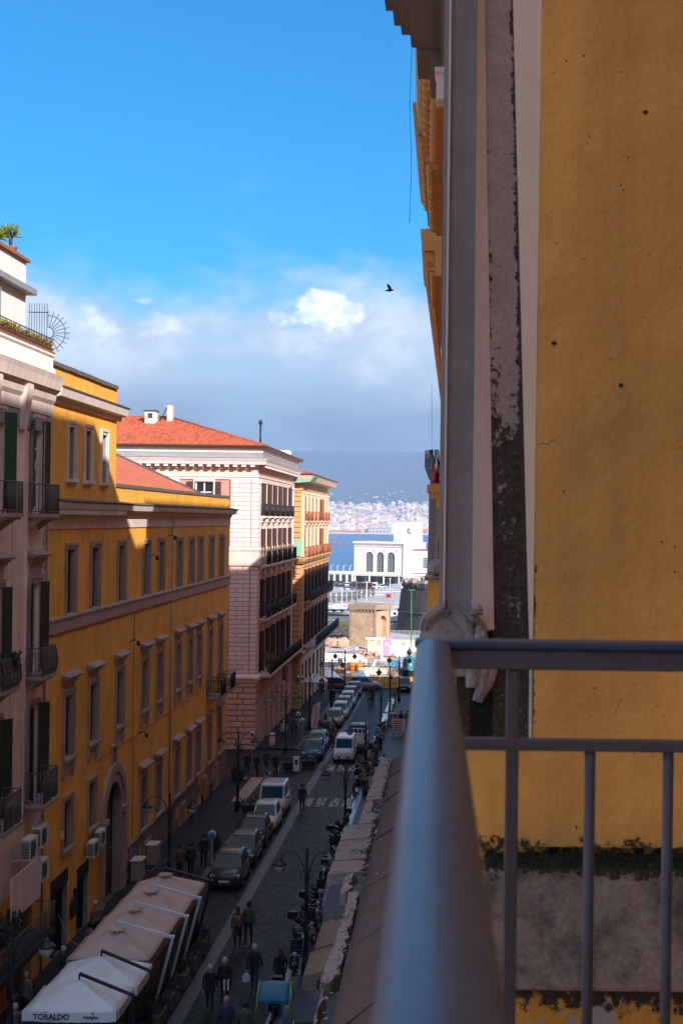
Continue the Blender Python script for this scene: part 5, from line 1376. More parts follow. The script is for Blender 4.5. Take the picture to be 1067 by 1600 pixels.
for i in range(len(DU)+1):
    u = (DU[i]+DU[i-1])/2 if 0 < i < len(DU) else (D0+.7 if i == 0 else D1-.5)
    for za, zb, m_ in ((13.4,19.6,'cream_orange'),(4.2,12.2,'orange_plaster')):
        k = MB(); FD.box(k, u-.55, u+.55, .002, .22, za, zb); FD.box(k, u-.65, u+.65, .003, .3, zb, zb+.25); FD.box(k, u-.62, u+.62, .003, .28, za-.15, za); k.build('pilaster', M(m_), Dr, world=True)
for i, u in enumerate(DU):
    for r_i, (a, b) in enumerate(DR): win(Dr, FD, u, a, b, 1.1, .25, surround='cream_orange' if r_i < 2 else 'orange_plaster', sw=.16, cornice=.1 if r_i in (1,2,3) else 0, shut='orange_shutter' if (r_i < 2) else 'brown_shutter', sang=145 if (r_i > 1 or i in (4,)) else 10)
    balcony(Dr, FD, u, 16.85, 1.9, .45, .95, 'plain', 'orange_shutter', 'cream_orange', 2)
    balcony(Dr, FD, u, 13.15, 2.6, .6, 1.0, 'plain', 'orange_shutter', 'orange_plaster', 2)
    balcony(Dr, FD, u, 8.65, 2.8, .9, 1.0, 'plain', 'iron', 'orange_plaster', 3)
    k = MB(); k.box(XD-.28, XD-.22, u-1.1, u+1.1, -2.3, 2.2); k.build('shop_front', M('glass'), Dr, world=True)
k = MB(); FD.box(k, D0+1.6, D1+1.0, .002, 1.5, 3.9, 4.1); lb = k.build('balcony', M('grey_trim'), Dr, world=True)
k = MB()
for i in range(110): u = D0+1.7+i*.27; k.tube(FD.P(u,1.45,4.1), FD.P(u,1.45,5.1), .02, 4)
k.tube(FD.P(D0+1.6,1.45,5.1), FD.P(D1+.9,1.45,5.1), .04, 5); k.build('railing', M('iron'), lb)
# ================================================================== RIGHT SIDE: near wing, balcony, neighbours
mat('near_yellow', (.95,.405,.085), .8, var=.16, vscale=1.3, streak=.2, fine=.05, fscale=60, bump=.55, bscale=3.2, bdist=.06, dirt=(.12,.06,.025), dirtamt=.9, dscale=9, dlo=.70, dhi=.78)
mat('house_yellow', (.80,.30,.06), .85, var=.12, vscale=1.0)
mat('near_grey', (.34,.26,.235), .85, var=.16, vscale=7, streak=.35, fine=.1, fscale=120, bump=.25, bscale=60, bdist=.004)
mat('near_white', (.86,.66,.60), .8, var=.07, vscale=6, streak=.16, fine=.05, bump=.2, bscale=30, bdist=.004)
mat('near_cream', (1.0,.68,.47), .8, var=.06, vscale=5, streak=.1, bump=.2, bscale=30, bdist=.004)
mat('near_stone', (.46,.30,.235), .9, var=.14, vscale=8, fine=.12, fscale=70, bump=.5, bscale=35, bdist=.008)
mat('near_carved', (.40,.29,.25), .9, var=.25, vscale=12, fine=.15, fscale=60, bump=.5, bscale=50, bdist=.006, dirt=(.05,.035,.025), dirtamt=.9, dscale=14, dlo=.52, dhi=.66)
mat('moss', (.022,.028,.006), .95, var=.5, vscale=20, fine=.4, fscale=90)
mat('mould', (.016,.011,.009), .95, var=.6, vscale=18, fine=.5, fscale=110)
mat('band_stone', (.31,.21,.165), .9, var=.3, vscale=6, fine=.2, fscale=50, bump=.8, bscale=18, bdist=.02, dirt=(.10,.07,.05), dirtamt=.9, dscale=5, dlo=.50, dhi=.64)
mat('peeling', (.70,.29,.04), .85, var=.2, vscale=6, fine=.1, fscale=50, bump=.6, bscale=14, bdist=.01, dirt=(.40,.32,.29), dirtamt=1, dscale=9, dlo=.55, dhi=.60)
WY = 5.0
NW = empty('yellow_wing', (0.3, WY, 0), 'near yellow wing wall with mouldy grey stone pilaster and carved scroll', 'building')
def at(px, py, D=WY): return pix(px, py, D)
def strip_prism(name, m, top, bot, y0, y1, yb, parent=NW, smooth=False, seg=14, wob=.0):
    """upright member between two pixel columns of the photograph, real depth y0..yb (front edges y0 left, y1 right)"""
    k = MB(); (xa0, xb0, pt), (xa1, xb1, pb) = top, bot; n = seg
    rings = []
    for i in range(n+1):
        t = i/n; py = pt+(pb-pt)*t; a, b = at(xa0+(xa1-xa0)*t, py), at(xb0+(xb1-xb0)*t, py)
        w = R.uniform(-wob, wob)
        rings.append([(a.x, y0, a.z), (b.x+w, y1, b.z), (b.x+w, yb, b.z), (a.x, yb, a.z)])
    for r_ in rings: k.v += r_
    for i in range(n):
        for q in range(4):
            l = (q+1) % 4; k.f.append([i*4+q, i*4+l, i*4+4+l, i*4+4+q]); k.m.append(0); k.sm.append(False)
    k.f.append([0,1,2,3]); k.m.append(0); k.sm.append(False); k.f.append([n*4+q for q in range(4)][::-1]); k.m.append(0); k.sm.append(False)
    return k.build(name, M(m), parent, world=True)
# yellow field of the wall, down to the ledge
zl = at(900, 1322).z; ztop = 38.2
a0, a1 = at(846, -40), at(829, 1322)
mb = MB(); N_ = 22
mb.prism([(a0.x,4.985,a0.z),(a1.x,4.985,zl),(2.2,4.985,zl),(2.2,4.985,a0.z)], [(a0.x,5.4,a0.z),(a1.x,5.4,zl),(2.2,5.4,zl),(2.2,5.4,a0.z)])
mb.box(.0, 2.2, 5.06, 12.5, 0, ztop); mb.build('wall', M('near_yellow'), NW, world=True)
k = MB(); k.prism([(a0.x-.01,4.99,a0.z),(2.2,4.99,a0.z),(2.2,4.99,ztop-.5),(a0.x-.01,4.99,ztop-.5)], [(a0.x-.01,5.06,a0.z),(2.2,5.06,a0.z),(2.2,5.06,ztop-.5),(a0.x-.01,5.06,ztop-.5)]); k.build('upper_wall', M('near_yellow'), NW, world=True)
# ledge: mossy top, stone band, peeling plaster below
zm, zb1 = at(900, 1348).z, at(900, 1532).z
k = MB(); xl = at(756, 1340).x
k.box(xl, 2.2, 4.88, 5.4, zb1, zm+.02); bevel(k.build('stone_band', M('band_stone'), NW, world=True), .012)
k = MB()
for i in range(5200):
    x = xl+.005+R.random()*1.2; t = R.random(); yy = 4.985-t*.105
    h = .030*(.35+.65*abs(math.sin(x*9.1)*math.sin(x*23+1)))
    z = zm+.02+(1-t)*h*R.random(); s = R.uniform(.0025,.0085); k.blob((x, yy, z), s, s, s*R.uniform(.6,1.5), R.choice((0,0,1)), 5, 3, .3, False)
tag(k.build('moss', [M('moss'), M('mould')], NW, world=True), kind='stuff')
k = MB(); k.box(xl+.01, 2.2, 4.95, 5.4, 10, zb1-.002); k.build('lower_wall', M('peeling'), NW, world=True)
# pilaster members; light caught by white and cream strips is put into their colours
strip_prism('outer_fillet', 'near_grey', (694.5,702,-40), (685.5,691,952), 5.05, 5.05, 5.3)
strip_prism('edge_bead', 'near_white', (702.3,706,-40), (691.3,694.5,950), 4.985, 4.985, 5.2)
strip_prism('grey_fascia', 'near_grey', (706.2,746,-40), (694.8,736,956), 5.0, 5.0, 5.2)
strip_prism('white_fillet', 'near_white', (746.2,757,-40), (736.2,772,985), 4.992, 5.03, 5.2)
strip_prism('stone_fascia', 'near_stone', (757,801,-40), (770,829,1165), 5.035, 5.03, 5.3, seg=40, wob=.0015)
strip_prism('cream_reveal', 'near_cream', (800.5,846,-40), (826.5,832,1000), 4.990, 4.990, 5.3)
strip_prism('cream_reveal', 'near_cream', (827,831,1001), (826,829.5,1165), 5.02, 4.98, 5.3)
# black mould creeping over the stone fascia, densest below and along its right edge
def mould_on(name, z_hi, z_mid, z_lo, xr_hi, xr_lo, z0, z1):
    m = M(name); nt = m.node_tree; N = nt.nodes.new; L = nt.links.new; b = nt.nodes['Principled BSDF']
    g = N('ShaderNodeNewGeometry'); sp = N('ShaderNodeSeparateXYZ'); L(g.outputs['Position'], sp.inputs[0])
    def mth(op, a, b_, cl=False):
        n = N('ShaderNodeMath'); n.operation = op; n.use_clamp = cl
        for k, v in enumerate((a, b_)):
            if isinstance(v, (int, float)): n.inputs[k].default_value = v
            else: L(v, n.inputs[k])
        return n.outputs[0]
    def rng(x, a, b_, c, d, sm=False):
        n = N('ShaderNodeMapRange'); L(x, n.inputs[0]); n.interpolation_type = 'SMOOTHSTEP' if sm else 'LINEAR'
        for k, v in enumerate((a, b_, c, d)): n.inputs[k+1].default_value = v
        return n.outputs[0]
    def noise(sc, det, rough, off=0, st=(1,1,1)):
        mp = N('ShaderNodeMapping'); mp.inputs['Location'].default_value = (off, off, off); mp.inputs['Scale'].default_value = st; L(g.outputs['Position'], mp.inputs[0])
        n = N('ShaderNodeTexNoise'); n.inputs['Scale'].default_value = sc; n.inputs['Detail'].default_value = det; n.inputs['Roughness'].default_value = rough; L(mp.outputs[0], n.inputs[0]); return n.outputs[0]
    xr = rng(sp.outputs[2], z0, z1, xr_lo, xr_hi)
    d = mth('SUBTRACT', xr, sp.outputs[0])
    edge = mth('ADD', rng(d, 0.0, .030, .22, 0.0, True), rng(d, .085, .115, 0.0, .10, True))
    big = rng(noise(9, 3, .5, 4.0), .35, .65, -.05, .05)
    low = mth('ADD', rng(sp.outputs[2], z_hi, z_mid, -.02, .06), rng(sp.outputs[2], z_mid, z_lo, 0, .18, True))
    n1 = noise(34, 12, .68); n2 = noise(110, 6, .7, 2.0)
    v = mth('ADD', mth('ADD', mth('MULTIPLY', n1, .8), mth('MULTIPLY', n2, .2)), mth('ADD', edge, mth('ADD', big, low)))
    f = rng(v, .650, .70, 0, 1, True)
    tone = rng(noise(60, 8, .7, 7.0), .35, .7, 0, 1)
    mx0 = N('ShaderNodeMix'); mx0.data_type = 'RGBA'; L(tone, mx0.inputs[0]); mx0.inputs[6].default_value = (.018,.010,.006,1); mx0.inputs[7].default_value = (.14,.075,.05,1)
    mx = N('ShaderNodeMix'); mx.data_type = 'RGBA'; L(f, mx.inputs[0]); L(b.inputs['Base Color'].links[0].from_socket, mx.inputs[6]); L(mx0.outputs[2], mx.inputs[7]); L(mx.outputs[2], b.inputs['Base Color'])
    bp = N('ShaderNodeBump'); bp.inputs['Strength'].default_value = .9; bp.inputs['Distance'].default_value = .006; h = mth('ADD', mth('MULTIPLY', f, -.6), mth('MULTIPLY', n2, .8)); L(h, bp.inputs['Height']); L(bp.outputs[0], b.inputs['Normal'])
def growth(name, cols, zb, xb=None, scale=26, thr=.66, wid=.05):
    """damp growth: zb = list of (z_far, z_near, amount) bands; xb = (x_hi, x_lo, z_hi, z_lo, width, amount, z_start) along a leaning seam"""
    m = M(name); nt = m.node_tree; N = nt.nodes.new; L = nt.links.new; b = nt.nodes['Principled BSDF']
    g = N('ShaderNodeNewGeometry'); sp = N('ShaderNodeSeparateXYZ'); L(g.outputs['Position'], sp.inputs[0])
    def rng(x, a, b_, c, d, sm=False):
        n = N('ShaderNodeMapRange'); L(x, n.inputs[0]); n.interpolation_type = 'SMOOTHSTEP' if sm else 'LINEAR'
        for k, v in enumerate((a, b_, c, d)): n.inputs[k+1].default_value = v
        return n.outputs[0]
    def mth(op, a, b_):
        n = N('ShaderNodeMath'); n.operation = op
        for k, v in enumerate((a, b_)):
            if isinstance(v, (int, float)): n.inputs[k].default_value = v
            else: L(v, n.inputs[k])
        return n.outputs[0]
    def noise(sc, det, rough, off=0):
        mp = N('ShaderNodeMapping'); mp.inputs['Location'].default_value = (off, off, off); L(g.outputs['Position'], mp.inputs[0])
        n = N('ShaderNodeTexNoise'); n.inputs['Scale'].default_value = sc; n.inputs['Detail'].default_value = det; n.inputs['Roughness'].default_value = rough; L(mp.outputs[0], n.inputs[0]); return n.outputs[0]
    v = mth('ADD', mth('MULTIPLY', noise(scale, 12, .7), .75), mth('MULTIPLY', noise(5, 4, .6, 3.0), .25))
    for z_far, z_near, amt in zb: v = mth('ADD', v, rng(sp.outputs[2], z_far, z_near, 0, amt) if z_far != z_near else 0)
    if xb:
        x_hi, x_lo, z_hi, z_lo, w, amt, zs = xb
        d = mth('SUBTRACT', sp.outputs[0], rng(sp.outputs[2], z_lo, z_hi, x_lo, x_hi))
        v = mth('ADD', v, mth('MULTIPLY', mth('MULTIPLY', rng(d, 0, w, amt, 0), rng(d, -.012, -.004, 0, 1)), mth('MULTIPLY', rng(sp.outputs[2], zs, zs-.25, 0, 1), rng(sp.outputs[2], z_lo+.30, z_lo+.42, 0, 1))))
    f = rng(v, thr, thr+wid, 0, 1, True)
    mx0 = N('ShaderNodeMix'); mx0.data_type = 'RGBA'; L(rng(noise(70, 8, .7, 7.0), .35, .68, 0, 1), mx0.inputs[0]); mx0.inputs[6].default_value = cols[0]+(1,); mx0.inputs[7].default_value = cols[1]+(1,)
    mx = N('ShaderNodeMix'); mx.data_type = 'RGBA'; L(f, mx.inputs[0]); L(b.inputs['Base Color'].links[0].from_socket, mx.inputs[6]); L(mx0.outputs[2], mx.inputs[7]); L(mx.outputs[2], b.inputs['Base Color'])
growth('near_yellow', ((.022,.018,.006), (.12,.07,.02)), [(zl+.10, zl, .26)], (a0.x, a1.x, a0.z, a1.z, .032, .26, at(830,760).z), 30, .72, .08)
growth('peeling', ((.02,.014,.009), (.09,.05,.02)), [(zb1-.16, zb1, .34)], None, 26, .66, .06)
growth('band_stone', ((.02,.018,.008), (.05,.045,.015)), [(zm-.075, zm+.02, .42)], None, 30, .74, .06)
_t, _b = at(801, -40, 5.03), at(829, 1165, 5.03)
mould_on('near_stone', at(780, 0).z, at(780, 560).z, at(780, 760).z, _t.x, _b.x, _b.z, _t.z)
k = MB()
for i in range(60):
    p = at(R.uniform(850,1067), R.uniform(60,1300), 4.984); s = R.uniform(.001,.003); k.blob((p.x,4.985,p.z), s,.002,s*R.uniform(.5,2),0,6,3,.5,False)
for (x_, y_) in ((1008,175),(866,536),(970,602)):
    p = at(x_, y_, 4.98); k.blob((p.x,4.983,p.z), .008,.004,.006,0,9,5,.45,False)
tag(k.build('mould_specks', M('mould'), NW, world=True), kind='stuff')
k = MB()
for pts in ([(838,697),(846,692),(856,694),(862,688),(872,687)], [(960,1118),(966,1098),(972,1090)], [(905,408),(911,404),(916,405)]):
    k.path([(at(x,y,4.984).x+R.uniform(-.001,.001), 4.985, at(x,y,4.984).z) for x, y in pts], [.0004]+[.0011]*(len(pts)-2)+[.0003], 4)
k.build('crack', M('mould'), NW, world=True)
# lower block of the pilaster behind the rail
k = MB(); p0, p1 = at(712, 1140, 5.02), at(829, 1005, 5.02); k.box(p0.x, p1.x, 5.045, 5.3, at(712,1165).z, at(770,990).z)
for i in range(2200):
    u, v = R.random(), R.random(); py = 1010+v*140; px_ = 735+u*92
    if (px_-735)*.95+(py-1010) < 70 and R.random() < .94: continue
    p = at(px_, py, 5.04); s = R.uniform(.003,.007); k.blob((p.x,5.043,p.z), s,.004,s, 1 if R.random() < .8 else 2, 6,3,.3,False)
k.build('mossy_block', [M('near_stone'), M('mould'), M('moss')], NW, world=True)
# carved scroll: volute plus acanthus leaf
k = MB()
c = at(690, 1000, 4.94)
sp = []
for i in range(40):
    t = i/39; a = 2.3+t*3.6*math.pi*.9; r = .125*(1-t*.82); sp.append((c.x+.01+r*math.cos(a)*.92, 4.94-.012*math.sin(t*3), c.z-.015+r*math.sin(a)*.85))
k.lathe([(.092,.0),(.088,-.02),(.06,-.028),(.02,-.032)], (c.x+.01, 4.99, c.z-.015), 24, 0, axis='y')
k.box(c.x-.07, c.x+.12, 4.98, 5.2, c.z-.13, c.z+.08)
k.build('volute', M('near_carved'), NW, world=True)
k = MB()
def leafstrip(pts, w0, w1, y0, bulge):
    n = len(pts)-1; b = len(k.v); L_ = 7
    for i, (x, z) in enumerate(pts):
        t = i/n; w = (w0+(w1-w0)*t)*.78; dx, dz = (pts[min(i+1,n)][0]-pts[max(i-1,0)][0]), (pts[min(i+1,n)][1]-pts[max(i-1,0)][1]); l = math.hypot(dx,dz) or 1; nx_, nz_ = -dz/l, dx/l
        for q in range(L_):
            s = q/(L_-1)*2-1; rip = 1+.10*math.sin(i*2.6)*abs(s)
            k.v.append((x+nx_*w*s*rip, y0-.6*bulge*math.cos(s*1.4)*(.6+.4*math.sin(t*math.pi))-.008*math.cos(s*9+i*.8), z+nz_*w*s*rip))
    for i in range(n):
        for q in range(L_-1): k.f.append([b+i*L_+q, b+i*L_+q+1, b+(i+1)*L_+q+1, b+(i+1)*L_+q]); k.m.append(0); k.sm.append(True)
def px2(lst): return [(at(x,y,4.95).x, at(x,y,4.95).z) for x, y in lst]
leafstrip(px2([(716,952),(726,958),(738,968),(748,982),(754,1000),(757,1025),(757,1050),(752,1075),(746,1098)]), .035, .022, 4.99, .05)
leafstrip(px2([(705,958),(716,966),(727,978),(735,994),(738,1015),(738,1045),(738,1075)]), .03, .03, 4.98, .06)
leafstrip(px2([(770,1000),(776,1020),(772,1045),(764,1068),(752,1090)]), .03, .018, 5.0, .04)
leafstrip(px2([(664,985),(668,968),(680,957),(696,952)]), .03, .03, 4.98, .05)
for i in range(26):
    x, y = 742+R.uniform(-6,14), 968+R.uniform(-18,32); p = at(x,y,4.94); s = R.uniform(.008,.016); k.blob((p.x,4.95,p.z), s,.014,s,0,7,4,.2)
k.build('acanthus_leaf', M('near_carved'), NW, world=True)
# facade of the balcony's own house, out of frame on the right: what keeps the sun off
HB = empty('balcony_house', (3, -6, 0), 'tall yellow house that carries the iron balcony', 'building')
mb = MB(); fh = Fac('x', 1.25); mb2 = []
mb.prism([(1.25,-20,0),(1.25,4.8,0),(12,4.8,0),(12,-20,0)], [(1.25,-20,ztop),(1.25,4.8,ztop),(12,4.8,ztop),(12,-20,ztop)]); mb.build('wall', M('house_yellow'), HB, world=True)
mb = MB(); mb.box(2.21, 12, 4.81, 35.6, 0, ztop); mb.build('rear_wall', M('house_yellow'), HB, world=True)
mb = MB(); mb.box(.95, 12.3, -20.2, 4.9, ztop, ztop+.5); mb.box(2.4, 12.3, 4.9, 35.6, ztop, ztop+.4); mb.build('roof_slab', M('coping_dark'), HB, world=True)
for y in (-12, -7, -2, 2.2):
    for z in (6, 11, 15.9, 21, 26, 31, 36):
        k = MB(); k.box(1.2,1.24,y-.6,y+.6,z,z+2.6); w_ = k.build('window', M('glass'), HB, world=True); k = MB(); k.box(1.15,1.245,y-.8,y-.6,z,z+2.6); k.box(1.15,1.245,y+.6,y+.8,z,z+2.6); k.box(1.15,1.245,y-.8,y+.8,z+2.6,z+2.85); k.build('surround', M('grey_trim'), w_)
# ---------------------------------------------------------------- the balcony
mat('rail_paint', (.06,.075,.115), .38, var=.2, vscale=14, fine=.12, fscale=90, bump=.25, bscale=50, bdist=.002, metal=.15, dirt=(.11,.06,.04), dirtamt=.6, dscale=24, dlo=.60, dhi=.66)
mat('bar_paint', (.13,.092,.088), .5, var=.15, vscale=20, fine=.1, fscale=120, bump=.3, bscale=80, bdist=.002)
BA = empty('iron_balcony', (.6, 1.4, 15.75), 'grey painted iron balcony railing with flat handrail in the near right corner', 'balcony railing')
RZ = CAMZ-.205
def rail_bar(name, pts, w, h, m, par=BA):
    k = MB(); n = len(pts)
    prof = [(-w/2,-h)]+[(-w/2*math.cos(math.pi*q/12), -.010+.014*math.sin(math.pi*q/12)) for q in range(13)]+[(w/2,-h)]
    rings = []
    for i, p in enumerate(pts):
        p = Vector(p); a = Vector(pts[max(i-1,0)]); b = Vector(pts[min(i+1,n-1)]); t = (b-a).normalized(); s = Vector((t.y,-t.x,0))
        rings.append([tuple(p+s*x+Vector((0,0,z))) for x, z in prof])
    for i in range(n-1): k.prism(rings[i], rings[i+1], 0, True)
    o = k.build(name, M(m), par, world=True)
    e_ = o.modifiers.new('edge', 'EDGE_SPLIT'); e_.split_angle = math.radians(50); return o
rail_bar('handrail', [(.0,-1.2,RZ),(-.001,.55,RZ),(-.026,2.42,RZ)], .0575, .022, 'rail_paint')
k = MB(); e0, e1 = (-.058, 2.40), (1.24, 2.40); k.box(-.058, 1.24, 2.400, 2.462, RZ-.012, RZ+.002); bevel(k.build('end_handrail', M('rail_paint'), BA, world=True), .004, 2)
k = MB(); k.box(-.04, 1.24, 2.412, 2.45, RZ-.047, RZ-.013); bevel(k.build('under_bar', M('bar_paint'), BA, world=True), .003, 2)
zmid = pix(900, 1164, 2.43).z
k = MB(); k.box(-.04, 1.24, 2.420, 2.444, zmid-.010, zmid+.010); bevel(k.build('mid_bar', M('bar_paint'), BA, world=True), .003, 2)
k = MB(); k.box(-.04, 1.24, 2.420, 2.444, 15.9, 15.925); k.build('bottom_bar', M('bar_paint'), BA, world=True)
def bal(h):
    def fn(): b = MB(); b.lathe([(.0095,0),(.0095,h)], (0,0,0), 10); return b.mesh('baluster', M('bar_paint'))
    return cached(('bal', h), fn)
x0 = pix(798, 1300, 2.43).x; dx = pix(920, 1300, 2.43).x-x0
k = MB(); k.box(x0-.011, x0+.011, 2.421, 2.443, 15.92, RZ-.048); bevel(k.build('post', M('bar_paint'), BA, world=True), .003, 2)
for i in range(1, 9): obj('baluster', bal(round(zmid-15.92,3)), BA, Vector((x0+dx*i, 2.432, 15.92))+wl(BA))
obj('baluster', bal(round(zmid-15.92,3)), BA, Vector((x0-dx, 2.432, 15.92))+wl(BA))
for i in range(24): 
    y = 2.3-i*.135; obj('baluster', bal(round(RZ-.024-15.92,3)), BA, Vector((.0-.013*max(0,y-.4), y, 15.92))+wl(BA))
k = MB(); k.box(-.08, 1.25, -1.3, 2.5, 15.6, 15.75); bevel(k.build('slab', M('band_stone'), BA, world=True), .01)
# ---------------------------------------------------------------- neighbour R: long yellow building with rich cornices
mat('r_yellow', (.66,.27,.06), .85, var=.12, vscale=1.0, streak=.1); mat('r_cornice', (.78,.32,.08), .8, var=.15, vscale=2, fine=.1)
mat('r_brown', (.30,.21,.17), .85, var=.15, vscale=2)
RB = empty('cornice_palazzo', (2, 60, 0), 'yellow palazzo seen edge on with deep bracketed cornices above the near pilaster', 'building')
FL = -.10                                 # street wall of R, faces -X
mb = MB(); mb.box(FL, 8, 12.6, 118, 8.2, 26.2); mb.box(.6, 8, 118, 152, -2, 26.2); mb.box(FL-.0, 8, 53.5, 118, -1.5, 8.2); mb.build('wall', M('r_yellow'), RB, world=True)
mb = MB(); mb.box(2.9, 12, 45.8, 80, 26.2, 35.4); mb.box(2.9, 12, 35.7, 45.8, 26.2, 33.2); mb.build('attic', M('r_yellow'), RB, world=True)
mb = MB(); mb.box(2.7, 12.2, 45.8, 80.2, 35.4, 35.7); mb.box(2.7, 12.2, 35.7, 45.7, 33.2, 33.4); mb.build('attic_roof', M('coping_dark'), RB, world=True)
for y in range(47, 80, 5):
    k = MB(); k.box(2.84, 2.92, y, y+1.2, 28.2, 31.0); k.build('attic_window', M('glass'), RB, world=True)
for zf in (9.5, 14.2, 18.8):
    for y in range(14, 116, 4):
        k = MB(); k.box(FL-.02, FL+.1, y, y+1.2, zf, zf+2.7); k.build('window', M('glass'), RB, world=True)
TOPZ = 27.6
def cornice_seg(py0, py1, pxa, pxb, name='cornice'):
    D0_, D1_ = (TOPZ-CAMZ)*F/(812-py0), (TOPZ-CAMZ)*F/(812-py1)
    xa, xb = pix(pxa, py0, D0_).x, pix(pxb, py1, D1_).x
    k = MB(); b = .05
    def ring(x, D): return [(FL+b,D,26.0),(x+.55,D,26.0),(x+.52,D,26.92),(x+.17,D,26.94),(x+.14,D,26.95),(x+.06,D,27.05),(x+.0,D,TOPZ),(x+.0,D,TOPZ+.12),(FL+b,D,TOPZ+.2)]
    k.prism(ring(xa, D0_), ring(xb, D1_)); c_ = k.build(name, M('r_cornice'), RB, world=True)
    def br():
        m_ = MB(); m_.prism([(.0,-.13,0),(-.36,-.13,0),(-.36,-.13,-.10),(-.12,-.13,-.34),(0,-.13,-.40)], [(.0,.13,0),(-.36,.13,0),(-.36,.13,-.10),(-.12,.13,-.34),(0,.13,-.40)]); m_.blob((-.2,0,-.18), .14,.10,.12, 0, 8, 5); return m_.mesh('bracket', M('r_cornice'))
    y = D0_+.3; i = 0
    while y < D1_-.2 and y < 100:
        x = xa+(xb-xa)*(y-D0_)/(D1_-D0_)
        obj('bracket', cached('rbr', br), c_, (x+.51, y, 26.91)); 
        obj('bracket', cached('rbr2', lambda: egg()), c_, (x+.50, y, 26.28)); y += .62
    return c_
def egg():
    m_ = MB(); m_.blob((0,0,-.12), .16,.2,.2, 0, 8, 5); m_.box(-.2,.2,-.27,.27,-.06,.03); return m_.mesh('ornament', M('r_cornice'))
cornice_seg(38, 165, 647, 650); cornice_seg(166, 288, 644.5, 654.5); cornice_seg(362, 425, 657, 660.5); cornice_seg(426, 617, 663, 687)
k = MB(); D0_ = 44.6; k.box(-.13, 0, 44.6, 51.2, 22, 27.5); k.build('recessed_bay', M('r_yellow'), RB, world=True)
# dark stone cornice of the nearer bay at the very top
k = MB(); D_ = 12.0
zc = pix(640, 40, D_).z
for (px_, za, zb_) in ((690,-.30,-.02),(640,-.02,.09),(624,.09,.17),(612,.17,.30),(598,.30,.5)):
    a = pix(px_, 40, D_).x; k.box(a, .3, D_-3, D_+.5-(.0), zc+za, zc+zb_)
k.build('near_cornice', M('r_brown'), RB, world=True)
k = MB(); k.box(pix(652,20,12.6).x, .3, 12.55, 13.2, zc-.08, zc+.6); k.box(pix(672,20,12.6).x, .3, 12.55, 13.4, zc-.2, zc-.08); k.build('near_modillion', M('r_brown'), RB, world=True)
k = MB(); a = pix(682,105,10); k.box(a.x, .2, 10, 10.2, pix(682,155,10).z, a.z); k.box(a.x-.012, .2, 9.98, 10.22, a.z-.04, a.z); bevel(k.build('pilaster_capital', M('near_white'), RB, world=True), .01)
# yellow parapet post with stone ball
pp = pix(668, 906, 9.0); q = empty('parapet_post', (-.06, 9.1, 13), 'yellow parapet post with round stone ball beside the scroll', 'post')
k = MB(); k.box(pp.x, .1, 9.0, 9.3, 13, pp.z); k.build('shaft', M('near_yellow'), q, world=True)
k = MB(); k.box(pp.x-.02, .1, 8.97, 9.33, pp.z, pp.z+.02); k.blob((pp.x+.055, 9.1, pp.z+.075), .062,.062,.055, 0, 16, 10); k.build('ball', M('near_carved'), q, world=True)
c = pix(667, 757, 30); k = MB(); k.box(c.x, 0, 29.9, 31.5, c.z-.16, c.z); k.box(c.x+.08, 0, 29.95, 31.3, c.z-.30, c.z-.16); k.box(c.x+.2, 0, 29.97, 31.2, c.z-.5, c.z-.30); k.build('balcony_slab', M('near_yellow'), RB, world=True)
# tricolour flag on a short slanted pole
fp = pix(681, 748, 34); fl = empty('flag', (-.2, 34, fp.z), 'green white and red tricolour hanging from a short dark pole', 'flag')
k = MB(); pt = pix(674.5, 706, 34); pb = pix(688, 752, 34); k.tube(pb, pt, .02, 6); k.blob(pt, .04,.04,.07, 0, 6, 4); k.build('pole', M('iron'), fl, world=True)
for i, (nm, c_) in enumerate((('green', (.02,.16,.06)), ('white', (.65,.62,.6)), ('red', (.45,.03,.03)))): mat('flag_'+nm, c_, .8)
k = MB(); nu, nv = 12, 14
tl, tr_, bl, brr = pix(678,712,34), pix(688,722,34), pix(673,754,34), pix(688,756,34)
for j in range(nv+1):
    for i in range(nu+1):
        u, v = i/nu, j/nv; p = tl.lerp(tr_, u).lerp(bl.lerp(brr, u), v); k.v.append((p.x, 34+.09*math.sin(u*9+v*2.2)*(.4+v), p.z))
for j in range(nv):
    for i in range(nu):
        a = j*(nu+1)+i; k.f.append([a,a+1,a+nu+2,a+nu+1]); s = (nu-1-i)*.5+j*.55
        k.m.append(0 if s < 3.2 else (1 if s < 6.4 else 2)); k.sm.append(True)
o = k.build('cloth', [M('flag_green'), M('flag_white'), M('flag_red')], fl, world=True); sm = o.modifiers.new('solid', 'SOLIDIFY'); sm.thickness = .006
# loose cable hanging from the cornice
k = MB(); pts = [pix(641.5+1.4*math.sin(y*.03)+.8*math.sin(y*.011+1), y, 33) for y in range(72, 360, 12)]; k.path(pts, .0055, 4)
tag(k.build('hanging_cable', M('iron')), 'thin loose cable dangling from the bracketed cornice', 'cable')
k = MB(); k.path([pix(674.5+.2*math.sin(y*.05), y, 60) for y in range(600, 712, 14)], .006, 4); tag(k.build('wire', M('iron')), 'fine vertical wire above the tricolour flag', 'wire')
